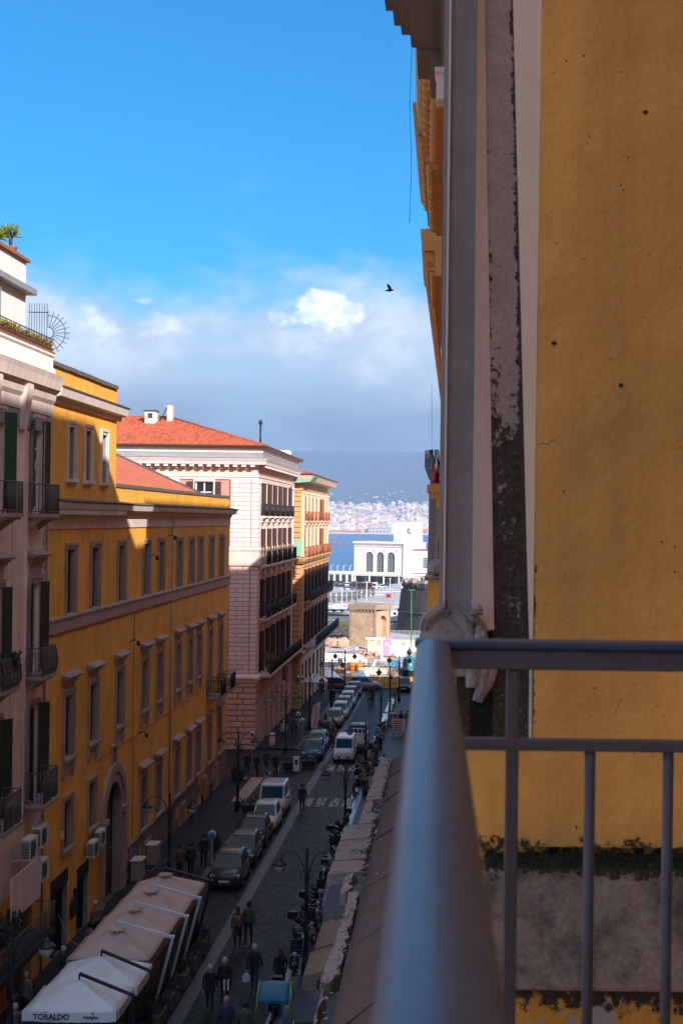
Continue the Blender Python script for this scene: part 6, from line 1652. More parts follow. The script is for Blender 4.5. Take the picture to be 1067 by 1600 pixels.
# ---------------------------------------------------------------- arcade with brown lean-to roof below
mat('felt_brown', (.125,.062,.047), .8, var=.16, vscale=1.2, fine=.15, fscale=14, bump=.35, bscale=9, bdist=.015, dirt=(.09,.055,.045), dirtamt=.6, dscale=.8)
mat('stone_cap', (.30,.215,.19), .85, var=.2, vscale=2.2, fine=.18, fscale=16, bump=.5, bscale=10, bdist=.02, dirt=(.10,.07,.06), dirtamt=.7, dscale=2.5)
AR = empty('arcade', (-1.2, 30, 0), 'low shop arcade with brown felt roof and broken stone coping under the balcony', 'building')
EZ = 8.1; EX = -2.15; YE = 53.0
mb = MB(); mb.box(-1.7, FL+.02, 8, YE, -1.0, EZ-.35); mb.build('wall', M('r_brown'), AR, world=True)
mb = MB(); n = 34
for i in range(n+1):
    y = 8+(YE-8)*i/n; w = .03*math.sin(i*1.7)
    for j, t in enumerate((0,.2,.4,.6,.8,1)): mb.v.append((EX+.15+(FL+.05-EX-.15)*t, y, EZ+.05+1.25*t+.035*math.sin(i*2.3+j)*(0<j<5)+w))
for i in range(n):
    for j in range(5): a = i*6+j; mb.f.append([a,a+1,a+7,a+6]); mb.m.append(0); mb.sm.append(True)
ro = mb.build('roof', M('felt_brown'), AR, world=True); so = ro.modifiers.new('solid','SOLIDIFY'); so.thickness = .04
for y in (14.3,19.1,24.6,29.7,34.2,39.4,44.8,49.4):
    mb = MB(); mb.path([(EX+.18+(FL-.1-EX)*t, y+.25*math.sin(t*3+y)+t*.3, EZ+.09+1.25*t) for t in (0,.25,.5,.75,1)], .022, 5); mb.build('felt_seam', M('felt_brown'), ro)
mb = MB()
for i in range(40): mb.blob((R.uniform(EX+.3,-.3), R.uniform(26,52), 0), .03,.03,.012, 0, 6, 3)
mb.v = [(x, y, z+EZ+.11+1.25*(x-EX-.15)/(FL+.05-EX-.15)) for x, y, z in mb.v]
tag(mb.build('litter', M('site_white'), ro), kind='stuff')
y = 10.0; i = 0
while y < YE:
    L_ = R.choice((1.5,1.9,2.3)); sx = R.uniform(-.09,.06); gap = R.choice((.04,.06,.12))
    brk = i % 5 == 3; ox = (-.20 if y < 34 else -.42) if not (35 < y < 41.5) else -.85
    k = MB(); w = .42 if not brk else .20
    n_ = 7; xo, xi = EX+ox+sx, EX+w-.35; out_ = []; in_ = []
    for q in range(n_+1):
        yy = y+(L_-gap)*q/n_; out_.append((xo+R.uniform(-.035,.035), yy)); in_.append((xi+R.gauss(0,.05), yy+(R.uniform(-.05,.05) if 0 < q < n_ else 0)))
    ol = out_+in_[::-1]; cxm = (xo+xi)/2
    top = [(x_+(cxm-x_)*.10, y_, EZ+.0+(.05 if x_ > cxm else -.02)+R.uniform(-.02,.02)) for x_, y_ in ol]
    k.prism([(x_, y_, EZ-.28) for x_, y_ in ol], top)
    o = k.build('coping_stone', M('stone_cap'), AR, world=True); o.location.z += R.uniform(-.04,.04)
    y += L_; i += 1
k = MB()
for i in range(200):
    y = 12+R.random()*41; k.blob((EX+.06+R.gauss(0,.06), y, EZ+.04+R.uniform(0,.05)), R.uniform(.01,.05), R.uniform(.02,.09), R.uniform(.01,.025), 0, 6, 3, .35, False)
tag(k.build('mortar_rubble', [M('stone_cap'), M('mould'), M('pale_trim')], AR, world=True), kind='stuff')
for y in (27.4, 32.0, 38.4, 43.5):      # mossy tufts on the coping
    k = MB()
    for i in range(60): k.leaf((EX-.05+R.gauss(0,.14), y+R.gauss(0,.16), EZ+.03), (R.uniform(-1,1),R.uniform(-1,1),R.uniform(.3,1)), R.uniform(.03,.07), .02)
    tag(k.build('moss_tuft', M('foliage'), AR, world=True), kind='stuff')
for y in range(12, 52, 4):
    k = MB(); k.box(-1.76, -1.69, y+.4, y+3.4, -.9, 3.6); s_ = k.build('shop_front', M('glass'), AR, world=True)
    k = MB(); k.box(-1.8, -1.68, y+.3, y+3.5, 3.6, 4.2); k.build('sign_board', M('black_paint'), s_)
# beige canvas awning and its neighbours under the coping
def awning(y0, y1, x_out, z_in, z_out, label, m='canvas_tan', emblem=False):
    e = empty('awning', (-1.75, (y0+y1)/2, gz(y0)), label, 'awning'); k = MB(); nx_, ny_ = 5, 12
    for i in range(ny_+1):
        y = y0+(y1-y0)*i/ny_
        for j in range(nx_+1):
            t = j/nx_; k.v.append((-1.75+(x_out+1.75)*t, y, z_in+(z_out-z_in)*t-.10*math.sin(t*math.pi)*abs(math.sin(math.pi*i/ny_*3))))
    for i in range(ny_):
        for j in range(nx_): a = i*(nx_+1)+j; k.f.append([a,a+1,a+nx_+2,a+nx_+1]); k.m.append(0); k.sm.append(True)
    c_ = k.build('canvas', M(m), e, world=True); so = c_.modifiers.new('solid','SOLIDIFY'); so.thickness = .02
    k = MB(); k.box(x_out-.02, x_out+.0, y0, y1, z_out-.42, z_out-.01); k.prism([(-1.75,y0-.012,z_in),(x_out,y0-.012,z_out),(x_out,y0-.012,z_out-.42),(-1.75,y0-.012,z_out-.42)], [(-1.75,y0+.012,z_in),(x_out,y0+.012,z_out),(x_out,y0+.012,z_out-.42),(-1.75,y0+.012,z_out-.42)]); v_ = k.build('valance', M(m), e, world=True)
    if emblem:
        k = MB(); cx = x_out+.55; k.path([(cx+.12*math.cos(t), y0-.02, z_out-.24+.15*math.sin(t)) for t in [math.pi*2*i/12 for i in range(13)]], .03, 5); k.blob((cx, y0-.02, z_out-.24), .06,.02,.07); k.build('emblem', M('black_paint'), v_)
    k = MB(); k.tube((-1.75,y0+.1,z_in-.2),(x_out,y0+.1,z_out-.05),.025,5); k.tube((-1.75,y1-.1,z_in-.2),(x_out,y1-.1,z_out-.05),.025,5); k.tube((x_out,y0,z_out-.03),(x_out,y1,z_out-.03),.03,6); k.build('frame', M('iron'), e, world=True)
awning(44.0, 46.5, -4.36, 3.75, 2.95, 'beige canvas shop awning with dark emblem on its front valance', emblem=True)
awning(46.6, 49.6, -4.25, 3.75, 3.05, 'beige canvas shop awning just behind the one with the emblem')
awning(61.5, 64.6, -3.6, 3.6, 3.05, 'small pale awning farthest along under the broken coping', 'canvas_beige')
# ---------------------------------------------------------------- bird
bd = empty('bird', pix(609, 454, 60), 'small dark bird flying against the blue sky right of the cloud', 'bird')
mat('feather', (.03,.03,.035), .8)
k = MB(); 
k.path([(-.20,0,-.02),(-.14,0,0),(0,0,.01),(.10,0,.02),(.16,0,.035),(.21,0,.025)], [.012,.05,.065,.05,.035,.006], 8)
k.add([(-.12,-.03,.0),(-.30,-.07,-.01),(-.31,.07,-.01),(-.12,.03,.0),(-.12,0,.03),(-.2,0,.015)], [(0,1,2,3),(0,4,5,1),(3,2,5,4),(1,5,2)])
for s in (-1,1): k.add([(.08,.03*s,.03),(-.06,.03*s,.03),(-.10,.16*s,.14),(.06,.15*s,.15),(-.16,.26*s,.27),(-.03,.25*s,.26),(.01,.09*s,.075)], [(0,6,2,1),(0,3,6),(6,3,2),(3,5,4,2)])
k.build('body', M('feather'), bd); bd.scale = (.85,.85,.85)
# ================================================================== STREET
# ---- lamps
def lamp_parts():
    H = 5.0; out = {}
    k = MB(); k.lathe([(.17,0),(.17,.5),(.13,.6),(.10,.75),(.085,1.6),(.10,1.63),(.10,1.72),(.075,1.8),(.065,3.0),(.085,3.05),(.085,3.15),(.06,3.22),(.055,H-.1),(.03,H)], (0,0,0), 10); out['pole'] = k.mesh('pole', M('black_paint'))
    k = MB(); pts = []
    for i in range(13):
        t = i/12; a = math.pi*(1-t*1.0)
        pts.append((.58+.56*math.cos(a) if t > 0 else .02, 0, 3.95+.78*math.sin(a)**.8 if 0 < t < 1 else (3.7 if t == 0 else 4.42)))
    pts = [(.05,0,3.35),(.06,0,3.8),(.12,0,4.2),(.25,0,4.55),(.45,0,4.78),(.7,0,4.85),(.92,0,4.78),(1.06,0,4.6)]
    k.path(pts, [.03,.028,.026,.024,.022,.022,.022,.022], 6); k.path([(.06,0,3.75),(.2,0,3.82),(.27,0,4.0),(.2,0,4.12),(.13,0,4.05)], .016, 5); out['arm'] = k.mesh('arm', M('black_paint'))
    k = MB(); k.lathe([(.03,.0),(.05,-.04),(.10,-.06),(.12,-.14),(.17,-.17),(.26,-.24),(.29,-.27),(.29,-.30),(.245,-.32)], (1.06,0,4.62), 14); out['hood'] = k.mesh('lamp_hood', M('black_paint'))
    k = MB(); k.lathe([(.235,-.32),(.22,-.42),(.17,-.52),(.09,-.58),(.02,-.60)], (1.06,0,4.62), 14); out['globe'] = k.mesh('lamp_globe', M('lamp_glass')); return out
LP = lamp_parts()
def lamp(x, y, label, rz=0.0, arms=(0, math.pi), group='double armed black street lamps'):
    e = empty('street_lamp', (x, y, gz(y)+.1), label, 'street lamp', group, rz)
    obj('pole', LP['pole'], e)
    for a in arms:
        ar = obj('arm', LP['arm'], e, (0,0,0), a); obj('lamp_hood', LP['hood'], ar); obj('lamp_globe', LP['globe'], ar)
for x, y, l in ((-13.35,44,'black street lamp before the cream house at the lower left corner'), (-13.0,67,'black street lamp beside the arched portal of the ochre palazzo'),
                (-13.05,89,'black street lamp on the left pavement near the side street corner'), (-12.9,113.5,'black street lamp at the corner of the pink palazzo'),
                (-12.4,128,'black street lamp in front of the orange palazzo bands'), (-11.8,144.7,'black street lamp standing above the dark red car'), (-11.3,155.5,'black street lamp last on the left before the yellow barriers'),
                (-5.4,55.5,'black street lamp beside the beige awning on the right kerb'), (-5.46,76.8,'black street lamp beside the right end of the near zebra crossing'), (-5.43,94.7,'black street lamp right of the white van'),
                (-5.5,117,'black street lamp past the white van on the right kerb'), (-5.6,137,'black street lamp second from the barriers on the right kerb'), (-5.2,151,'black street lamp last on the right before the domed kiosk')):
    lamp(x, y, l)
# ---- cars
def car_meshes(paint, L=3.7, W=1.62, H=1.48, hood=.85, kind='hatch'):
    out = {}; b = bpy
    zb, zs, zbelt = .18, .34, .86 if kind == 'hatch' else 1.0
    wb = W/2; xs = L/2
    # body loft: stations from nose (-y, towards the viewer) to tail
    if kind == 'hatch':
        st = [(-xs, .56, .30, .56), (-xs+.06, .80, .22, .66), (-xs+.35, .93, .2, .76), (-xs+hood, .98, .2, zbelt), (-xs+hood+.7, 1.0, .2, zbelt+.04), (.5, 1.0, .2, zbelt+.06), (xs-.35, .97, .2, zbelt+.06), (xs-.05, .86, .25, zbelt+.0), (xs, .74, .34, zbelt-.12)]
    else:
        st = [(-xs, .70, .30, .70), (-xs+.05, .88, .22, .84), (-xs+.25, .95, .2, .95), (-xs+hood, .98, .2, zbelt+.05), (-xs+hood+.6, 1.0, .2, zbelt+.08), (.6, 1.0, .2, zbelt+.08), (xs-.1, 1.0, .2, zbelt+.08), (xs-.02, .96, .24, zbelt+.05), (xs, .92, .3, zbelt)]
    k = MB(); n = 8
    for y, wf, z0, z1 in st:
        w = wb*wf; k.v += [(-w*.92,y,z0),(-w,y,z0+.16),(-w,y,z0+(z1-z0)*.62),(-w*.93,y,z1-.02),(-w*.5,y,z1+.025),(w*.5,y,z1+.025),(w*.93,y,z1-.02),(w,y,z0+(z1-z0)*.62),(w,y,z0+.16),(w*.92,y,z0)]
    n = 10
    for i in range(len(st)-1):
        for q in range(n):
            l = (q+1) % n; k.f.append([i*n+q,i*n+l,(i+1)*n+l,(i+1)*n+q]); k.m.append(0); k.sm.append(q not in (9,))
    k.f.append(list(range(n))[::-1]); k.m.append(0); k.sm.append(False); k.f.append([(len(st)-1)*n+q for q in range(n)]); k.m.append(0); k.sm.append(False)
    out['body'] = k.mesh('body', M(paint))
    # cabin
    y0 = -xs+hood+.05; y3 = xs-.12 if kind == 'hatch' else xs-.04; rk = .62 if kind == 'hatch' else .42; rr = .38 if kind == 'hatch' else .05
    zc = zbelt+.03; zr = H; wt = wb*(.74 if kind == 'hatch' else .84); w0 = wb*.93
    k = MB(); ys = [(y0, w0, zc-.05), (y0+rk, wt, zr-.06), (y0+rk+.35, wt, zr), (y3-rr-.3, wt*.98, zr-.01), (y3-rr, wt*.95, zr-.08), (y3, w0*.93, zc)]
    top = [(y0+rk, wt, zr-.07), (y0+rk+.3, wt, zr), ((y0+y3)/2+.1, wt, zr+.015), (y3-rr-.25, wt*.98, zr-.01), (y3-rr, wt*.94, zr-.07)]
    ring_b = [(-w0,y0,zc-.04),(w0,y0,zc-.04),(w0*.95,y3,zc),(-w0*.95,y3,zc)]
    k.add([(-w0*.93,y0,zc-.05),(w0*.93,y0,zc-.05),(w0*.95,y3,zc-.02),(-w0*.95,y3,zc-.02)] + [(s*w,y,z) for y, w, z in top for s in (-1,1)] + [(s*w*.8,y,z+.035) for y, w, z in top for s in (-1,1)], [])
    T_ = 4; U_ = 4+2*len(top); nT = len(top)
    fs = [(0,1,T_+1,T_)] + [(3,T_+2*(nT-1),T_+2*(nT-1)+1,2)]
    for i in range(nT-1):
        a = T_+2*i; u = U_+2*i; fs += [(a,a+2,u+2,u),(a+1,u+1,u+3,a+3),(u,u+2,u+3,u+1)]
    fs += [(T_,T_+1,U_+1,U_),(T_+2*nT-2,U_+2*nT-2,U_+2*nT-1,T_+2*nT-1)]
    fs += [tuple([0]+[T_+2*i for i in range(nT)]+[3]), tuple([1,2]+[T_+2*i+1 for i in range(nT-1,-1,-1)])]
    k.f = [list(f) for f in fs]; k.m = [0]*len(fs); k.sm = [False]*len(fs)
    out['cabin'] = k.mesh('cabin', M(paint))
    # glass, a little proud of the cabin
    def lerp(a, b, t): return tuple(a[i]+(b[i]-a[i])*t for i in range(3))
    A, B_, C_, D_ = (-w0*.93,y0,zc-.05),(w0*.93,y0,zc-.05),(wt,y0+rk,zr-.07),(-wt,y0+rk,zr-.07)
    def panel(a, b, c, d, m, off):
        q = [Vector(p) for p in (a,b,c,d)]; cen = sum(q, Vector())/4; q = [cen+(p-cen)*m for p in q]; nn = (q[1]-q[0]).cross(q[3]-q[0]).normalized(); 
        if nn.dot(Vector(off)) < 0: nn = -nn
        k_ = MB(); k_.prism([tuple(p+nn*.012) for p in q], [tuple(p-nn*.02) for p in q]); return k_
    out['windscreen'] = panel(A,B_,C_,D_,.88,(0,-1,.5)).mesh('windscreen', M('car_glass'))
    e = top[-1]; out['rear_window'] = panel((-w0*.95,y3,zc),(w0*.95,y3,zc),(e[1],e[0],e[2]),(-e[1],e[0],e[2]),.82,(0,1,.3)).mesh('rear_window', M('car_glass'))
    for s in (-1,1):
        ym = (y0+y3)/2+.1; t1 = top[1]; t3 = top[3]; xb_ = s*w0*.95
        out['side_window%d' % s] = panel((xb_*.985,y0+rk*.45,zc+.03),(xb_*.985,ym-.05,zc+.03),(s*t1[1],ym-.05,zr-.09),(s*t1[1],y0+rk+.08,zr-.10),.94,(s,0,0)).mesh('side_window', M('car_glass'))
        if kind == 'hatch': out['side_windowb%d' % s] = panel((xb_*.985,ym+.03,zc+.03),(xb_*.985,y3-.28,zc+.05),(s*t3[1],y3-rr-.12,zr-.12),(s*t1[1],ym+.03,zr-.09),.94,(s,0,0)).mesh('side_window', M('car_glass'))
        h_ = MB(); zf = .60 if kind == 'hatch' else .78; h_.prism([(s*wb*.40,-xs+.01,zf-.02),(s*wb*.80,-xs+.09,zf),(s*wb*.90,-xs+.30,zf+.12),(s*wb*.62,-xs+.16,zf+.12)], [(s*wb*.40,-xs+.12,zf-.04),(s*wb*.78,-xs+.2,zf-.02),(s*wb*.88,-xs+.36,zf+.08),(s*wb*.62,-xs+.26,zf+.08)]); out['headlight%d' % s] = h_.mesh('headlight', M('headlight'))
        h_ = MB(); h_.box(s*wb*.96-.04, s*wb*.96+.04, xs-.06, xs+.01, zbelt-.28, zbelt-.02); out['tail_light%d' % s] = h_.mesh('tail_light', M('car_red'))
        h_ = MB(); h_.blob((s*(wb+.10), y0+.25, zc+.08), .09,.05,.07, 0, 8, 5); h_.tube((s*wb*.9,y0+.25,zc+.03),(s*(wb+.06),y0+.25,zc+.06),.02,5); out['mirror%d' % s] = h_.mesh('mirror', M(paint if kind == 'hatch' else 'rubber'))
    h_ = MB(); h_.box(-wb*.55, wb*.55, -xs-.015, -xs+.08, .36, .50); h_.box(-wb*.7, wb*.7, -xs+.0, -xs+.09, .22, .31); out['grille'] = h_.mesh('grille', M('rubber'))
    h_ = MB(); h_.box(-.26,.26,-xs-.03,-xs-.012,.38,.48); out['number_plate'] = h_.mesh('number_plate', M('plate_white'))
    h_ = MB(); h_.lathe([(.19,-.09),(.30,-.08),(.31,0),(.30,.08),(.19,.09)], (0,0,0), 16, axis='x'); out['tyre'] = h_.mesh('wheel', M('rubber'))
    h_ = MB(); h_.lathe([(.05,-.095),(.19,-.085),(.19,.085),(.05,.095)], (0,0,0), 12, axis='x'); out['rim'] = h_.mesh('rim', M('rim'))
    h_ = MB(); h_.box(-wb*.94,wb*.94,-xs+.2,xs-.2,.2,.34); out['sill'] = h_.mesh('underbody', M('rubber'))
    out['dim'] = (L, W); return out
CM_ = {}
def car(x, yfront, paint, label, kind='hatch', rz=0.0, cat='car', group=None, **kw):
    key = (paint, kind, tuple(sorted(kw.items()))); 
    if key not in CM_: CM_[key] = car_meshes(paint, kind=kind, **kw)
    m = CM_[key]; L, W = m['dim']; y = yfront+L/2*abs(math.cos(rz))
    e = empty('parked_car' if cat == 'car' else 'van', (x, y, gz(y)+.005), label, cat, group, rz); e.rotation_euler = (-math.atan(SLOPE)*math.cos(rz), 0, rz)
    for n, me in m.items():
        if n in ('dim','tyre','rim'): continue
        nm = {'side_window':'side_window','headlight':'headlight','tail_light':'tail_light','mirror':'mirror'}.get(n.rstrip('-1b').rstrip('b'), n)
        obj(me.name.split('.')[0], me, e)
    for sx in (-1,1):
        for sy in (-L/2+.68, L/2-.62): w_ = obj('wheel', m['tyre'], e, (sx*(W/2-.09), sy, .31)); obj('rim', m['rim'], w_)
    return e
car(-10.75, 69.2, 'car_dark_grey', 'dark grey hatchback parked nearest, right behind the beige canopies', L=3.65, W=1.66, H=1.5)
car(-10.7, 73.7, 'car_teal_grey', 'teal grey hatchback second from the canopies', L=3.75)
car(-10.75, 78.3, 'car_black', 'blackish hatchback just in front of the small white car', L=3.6, H=1.52)
car(-10.65, 82.6, 'car_white', 'small white hatchback in front of the tall white van', L=3.45, W=1.62, H=1.5)
car(-10.8, 87.0, 'car_white', 'tall white delivery van parked before the crossing', 'van', cat='van', L=4.2, W=1.76, H=1.86, hood=1.0)
car(-10.45, 109.6, 'car_blue', 'dark blue hatchback parked first after the crossing', L=3.7)
car(-10.55, 114.2, 'car_pale_blue', 'pale blue car parked behind the dark blue hatchback', L=3.9)
for (y, p, l) in ((129.5,'car_silver','silver car right behind the parked scooters'), (135.2,'car_white','white car third from the scooters in the far row'), (140.0,'car_pale_blue','pale blue car in the middle of the far row'),
                  (144.8,'car_white','white car second last but one in the far row'), (149.6,'car_teal_grey','teal car next to last in the far row'), (154.6,'car_dark_grey','dark grey car last in the far row before the cross street')):
    car(-10.35+R.uniform(-.1,.1), y, p, l, L=3.9)
car(-12.6, 161.6, 'car_red', 'dark red car standing sideways at the end of the street', rz=math.pi/2, L=4.1, H=1.5)
car(-9.6, 163.4, 'car_silver', 'silver car standing sideways behind the dark red car', rz=math.pi/2, L=4.0)
car(-5.0, 160.5, 'car_black', 'black car at the far right corner below the domed kiosk', L=4.0)
car(-7.95, 109.2, 'car_white', 'white forward control minivan driving towards the viewer', 'van', cat='van', L=3.9, W=1.62, H=1.85, hood=.35)
# flatbed with white lattice sides
tk = car(-7.35, 114.6, 'car_silver', 'small flatbed truck with white lattice sides behind the white minivan', 'van', cat='truck', L=2.2, W=1.65, H=1.85, hood=.4)
tk.name = 'flatbed_truck'; tk.location.y += 2.3
k = MB(); k.box(-.85,.85,-3.6,-1.1,.62,.74); k.build('bed', M('car_silver'), tk)
for sx in (-.85, .85):
    k = MB()
    for i in range(7): k.box(sx-.02, sx+.02, -3.55+i*.4, -3.49+i*.4, .74, 1.55)
    for z in (.95,1.25,1.5): k.box(sx-.025, sx+.025, -3.6, -1.1, z, z+.06)
    k.build('lattice_side', M('white_frame'), tk)
k = MB()
for i in range(6): k.box(-.83+i*.32, -.77+i*.32, -3.62, -3.58, .74, 1.95)
for z in (1.05,1.5,1.9): k.box(-.85,.85,-3.63,-3.57,z,z+.07)
k.build('lattice_front', M('white_frame'), tk)
# ---- scooters
def scooter_meshes(paint):
    o = {}
    k = MB(); k.path([(0,-.55,.55),(0,-.30,.28),(0,.15,.26),(0,.35,.42),(0,.75,.55)], [.10,.14,.15,.17,.10], 10); k.box(-.20,.20,-.33,-.24,.25,.78); k.box(-.17,.17,-.28,.2,.22,.29); o['body'] = k.mesh('body', M(paint))
    k = MB(); k.path([(0,.02,.74),(0,.3,.80),(0,.62,.82),(0,.72,.80)], [.10,.15,.14,.06], 8); o['seat'] = k.mesh('seat', M('rubber'))
    k = MB(); k.tube((0,-.62,.3),(0,-.40,.98),.03,6); k.path([(-.34,-.30,1.02),(-.1,-.40,1.0),(.1,-.40,1.0),(.34,-.30,1.02)], .02, 6); k.tube((-.25,-.36,1.0),(-.34,-.36,1.2),.008,4); k.tube((.25,-.36,1.0),(.34,-.36,1.2),.008,4); k.blob((-.34,-.36,1.22),.06,.015,.04); k.blob((.34,-.36,1.22),.06,.015,.04); o['handlebar'] = k.mesh('handlebar', M('rim'))
    k = MB(); k.blob((0,-.47,.88),.10,.06,.09,0,10,6); o['headlight'] = k.mesh('headlight', M('headlight'))
    k = MB(); k.path([(.0+.0,-.64+.22*math.cos(t),.25+.22*math.sin(t)) for t in [math.pi*2*i/16 for i in range(17)]], .05, 6); o['wheel'] = k.mesh('wheel', M('rubber'))
    k = MB(); k.lathe([(.04,-.05),(.17,-.02),(.17,.02),(.04,.05)], (0,-.64,.25), 10, axis='x'); o['rim'] = k.mesh('rim', M('rim'))
    k = MB(); k.box(-.17,.17,.78,1.08,.8,1.1); o['top_box'] = k.mesh('top_box', M('black_paint'))
    k = MB(); k.add([(-.2,-.50,1.0),(.2,-.50,1.0),(.17,-.38,1.42),(-.17,-.38,1.42),(-.2,-.48,1.0),(.2,-.48,1.0),(.17,-.36,1.42),(-.17,-.36,1.42)], [(0,1,2,3),(4,7,6,5),(0,4,5,1),(2,6,7,3),(1,5,6,2),(0,3,7,4)]); o['windshield'] = k.mesh('windshield', M('car_glass'))
    k = MB(); k.path([(-.02,.05,.12),(-.16,.1,.02)], .015, 5); o['stand'] = k.mesh('stand', M('iron')); return o
SCO = {}
def scooter(x, y, paint, label, rz=0.0, box=False, shield=False, group=None, name='scooter'):
    if paint not in SCO: SCO[paint] = scooter_meshes(paint)
    m = SCO[paint]; e = empty(name, (x, y, gz(y)+.01), label, 'scooter', group, rz); e.rotation_euler = (0, R.uniform(.05,.12), rz)
    for n in ('body','seat','handlebar','headlight','stand'): obj(n, m[n], e)
    w_ = obj('wheel', m['wheel'], e); obj('rim', m['rim'], w_); w_ = obj('wheel', m['wheel'], e, (0,1.24,0)); obj('rim', m['rim'], w_)
    if box: obj('top_box', m['top_box'], e)
    if shield: obj('windshield', m['windshield'], e)
    return e
scooter(-5.95, 56.2, 'car_dark_grey', 'grey scooter with wide headlight facing the viewer left of the beige awning', .1, shield=True)
scooter(-5.9, 58.6, 'car_black', 'black scooter parked right behind the grey one near the beige awning', .2)
scooter(-6.1, 51.2, 'car_black', 'black scooter with top box beside the blue and lime canopy', .05, box=True)
GS = 'scooters parked in the left row after the blue cars'
for i in range(11):
    scooter(-11.3+R.uniform(-.1,1.4), 119.0+i*.85, R.choice(('car_black','car_dark_grey','car_navy')), 'dark scooter parked in the dense row between blue cars and silver car', R.uniform(.9,1.4), i % 3 == 0, i % 2 == 0, GS)
GR = 'scooters parked along the right kerb'
for i, y in enumerate((60.5,62.6,64.0,66.2,70.5,73.0,79.0,81.5,84,98,101,104,110,112.5,115,119,123,127)):
    scooter(-6.0+R.uniform(-.15,.15), y, R.choice(('car_black','car_dark_grey','car_black','car_silver')), ('%s scooter on the right kerb %s' % ((ORD[i], 'past the lamp beside the beige awning') if y < 76 else (ORD[i-6], 'past the lamp at the near zebra crossing') if y < 95 else (ORD[i-9], 'past the lamp right of the white minivan'))), R.uniform(-.5,.9), i % 2 == 0, i % 3 == 0, GR)
scooter(-12.5, 99.0, 'car_silver', 'silver scooter beside the low planter at the crossing', .3)
scooter(-3.3, 98.0, 'car_black', 'black scooter on the right pavement behind the end of the brown roof', .9)
# ---- people
mat('hair_grey', (.42,.41,.40), .8); mat('hair_dark', (.02,.014,.01), .7); mat('hair_brown', (.06,.03,.015), .7)
for k_, c in (('black', (.016,.015,.017)), ('navy', (.025,.032,.06)), ('brown', (.11,.055,.035)), ('grey', (.13,.13,.135)), ('olive', (.085,.075,.045)), ('cream', (.5,.45,.40)), ('denim', (.03,.04,.065)), ('teal', (.02,.10,.13)), ('tan', (.20,.13,.08))): mat('cloth_'+k_, c, .85, var=.12, vscale=9)
def body_mesh(step, armsw, bend=0.0, sit=False):
    """one continuous figure, facing -y"""
    bm = bmesh.new(); sk = bm.verts.layers.skin.verify(); V = {}
    def v(n, p, r, par=None):
        q = bm.verts.new(p); q[sk].radius = (r, r) if not isinstance(r, tuple) else r; V[n] = q
        if par: bm.edges.new((V[par], q))
        else: q[sk].use_root = True
    lean = -.06-bend
    v('pelvis', (0,0,.94), (.155,.12)); v('waist', (0,lean*.3,1.10), (.145,.11), 'pelvis'); v('chest', (0,lean*.7,1.32), (.175,.125), 'waist')
    v('neck', (0,lean,1.49), .058, 'chest'); v('chin', (0,lean-.015,1.56), (.062,.07), 'neck'); v('head', (0,lean-.02,1.64), (.076,.092), 'chin'); v('crown', (0,lean-.01,1.72), (.055,.065), 'head')
    for s, nm in ((-1,'l'),(1,'r')):
        a = s*armsw
        v('sh'+nm, (s*.185,lean*.85,1.40), .07, 'chest'); v('el'+nm, (s*.25,lean*.7+.12*a+.03,1.14), .05, 'sh'+nm); v('wr'+nm, (s*.25,lean*.7+.26*a-.06,.90), .035, 'el'+nm); v('pa'+nm, (s*.245,lean*.7+.28*a-.08,.83), (.042,.022), 'wr'+nm)
        for f, (fx_, fy_, L_) in enumerate(((-.024,.0,.085),(-.008,-.004,.095),(.008,-.004,.09),(.022,.0,.075))): v('f%d%s' % (f,nm), (s*.245+fx_, lean*.7+.28*a-.09+fy_-.012, .83-L_), .009, 'pa'+nm)
        v('th'+nm, (s*.215, lean*.7+.28*a-.12, .80), .010, 'pa'+nm)
        t = s*step
        if sit: v('hp'+nm, (s*.09,-.02,.90), .095, 'pelvis'); v('kn'+nm, (s*.12,-.42,.86), .065, 'hp'+nm); v('an'+nm, (s*.13,-.36,.42), .045, 'kn'+nm)
        else: v('hp'+nm, (s*.09,-.20*t*.2,.86), .095, 'pelvis'); v('kn'+nm, (s*.095,-.26*t-.03,.49), .062, 'hp'+nm); v('an'+nm, (s*.095,-.40*t+.04,.09 if t >= 0 else .13), .045, 'kn'+nm)
        ay = V['an'+nm].co; v('to'+nm, (ay.x+.01*s, ay.y-.16, max(.035, ay.z-.055)), (.04,.028), 'an'+nm)
    me = bpy.data.meshes.new('body'); bm.to_mesh(me); bm.free()
    o = bpy.data.objects.new('tmp', me); COL.objects.link(o)
    m_ = o.modifiers.new('skin', 'SKIN'); m_.use_smooth_shade = True; s_ = o.modifiers.new('sub', 'SUBSURF'); s_.levels = 1; s_.render_levels = 1
    dg = bpy.context.evaluated_depsgraph_get(); dg.update(); res = bpy.data.meshes.new_from_object(o.evaluated_get(dg))
    bpy.data.objects.remove(o); return res
POSES = [(body_mesh(.55,.5), .55), (body_mesh(-.6,-.45), -.6), (body_mesh(.12,.1), .12), (body_mesh(.35,-.2,.05), .35), (body_mesh(.1,-.9,.02,True), 0)]
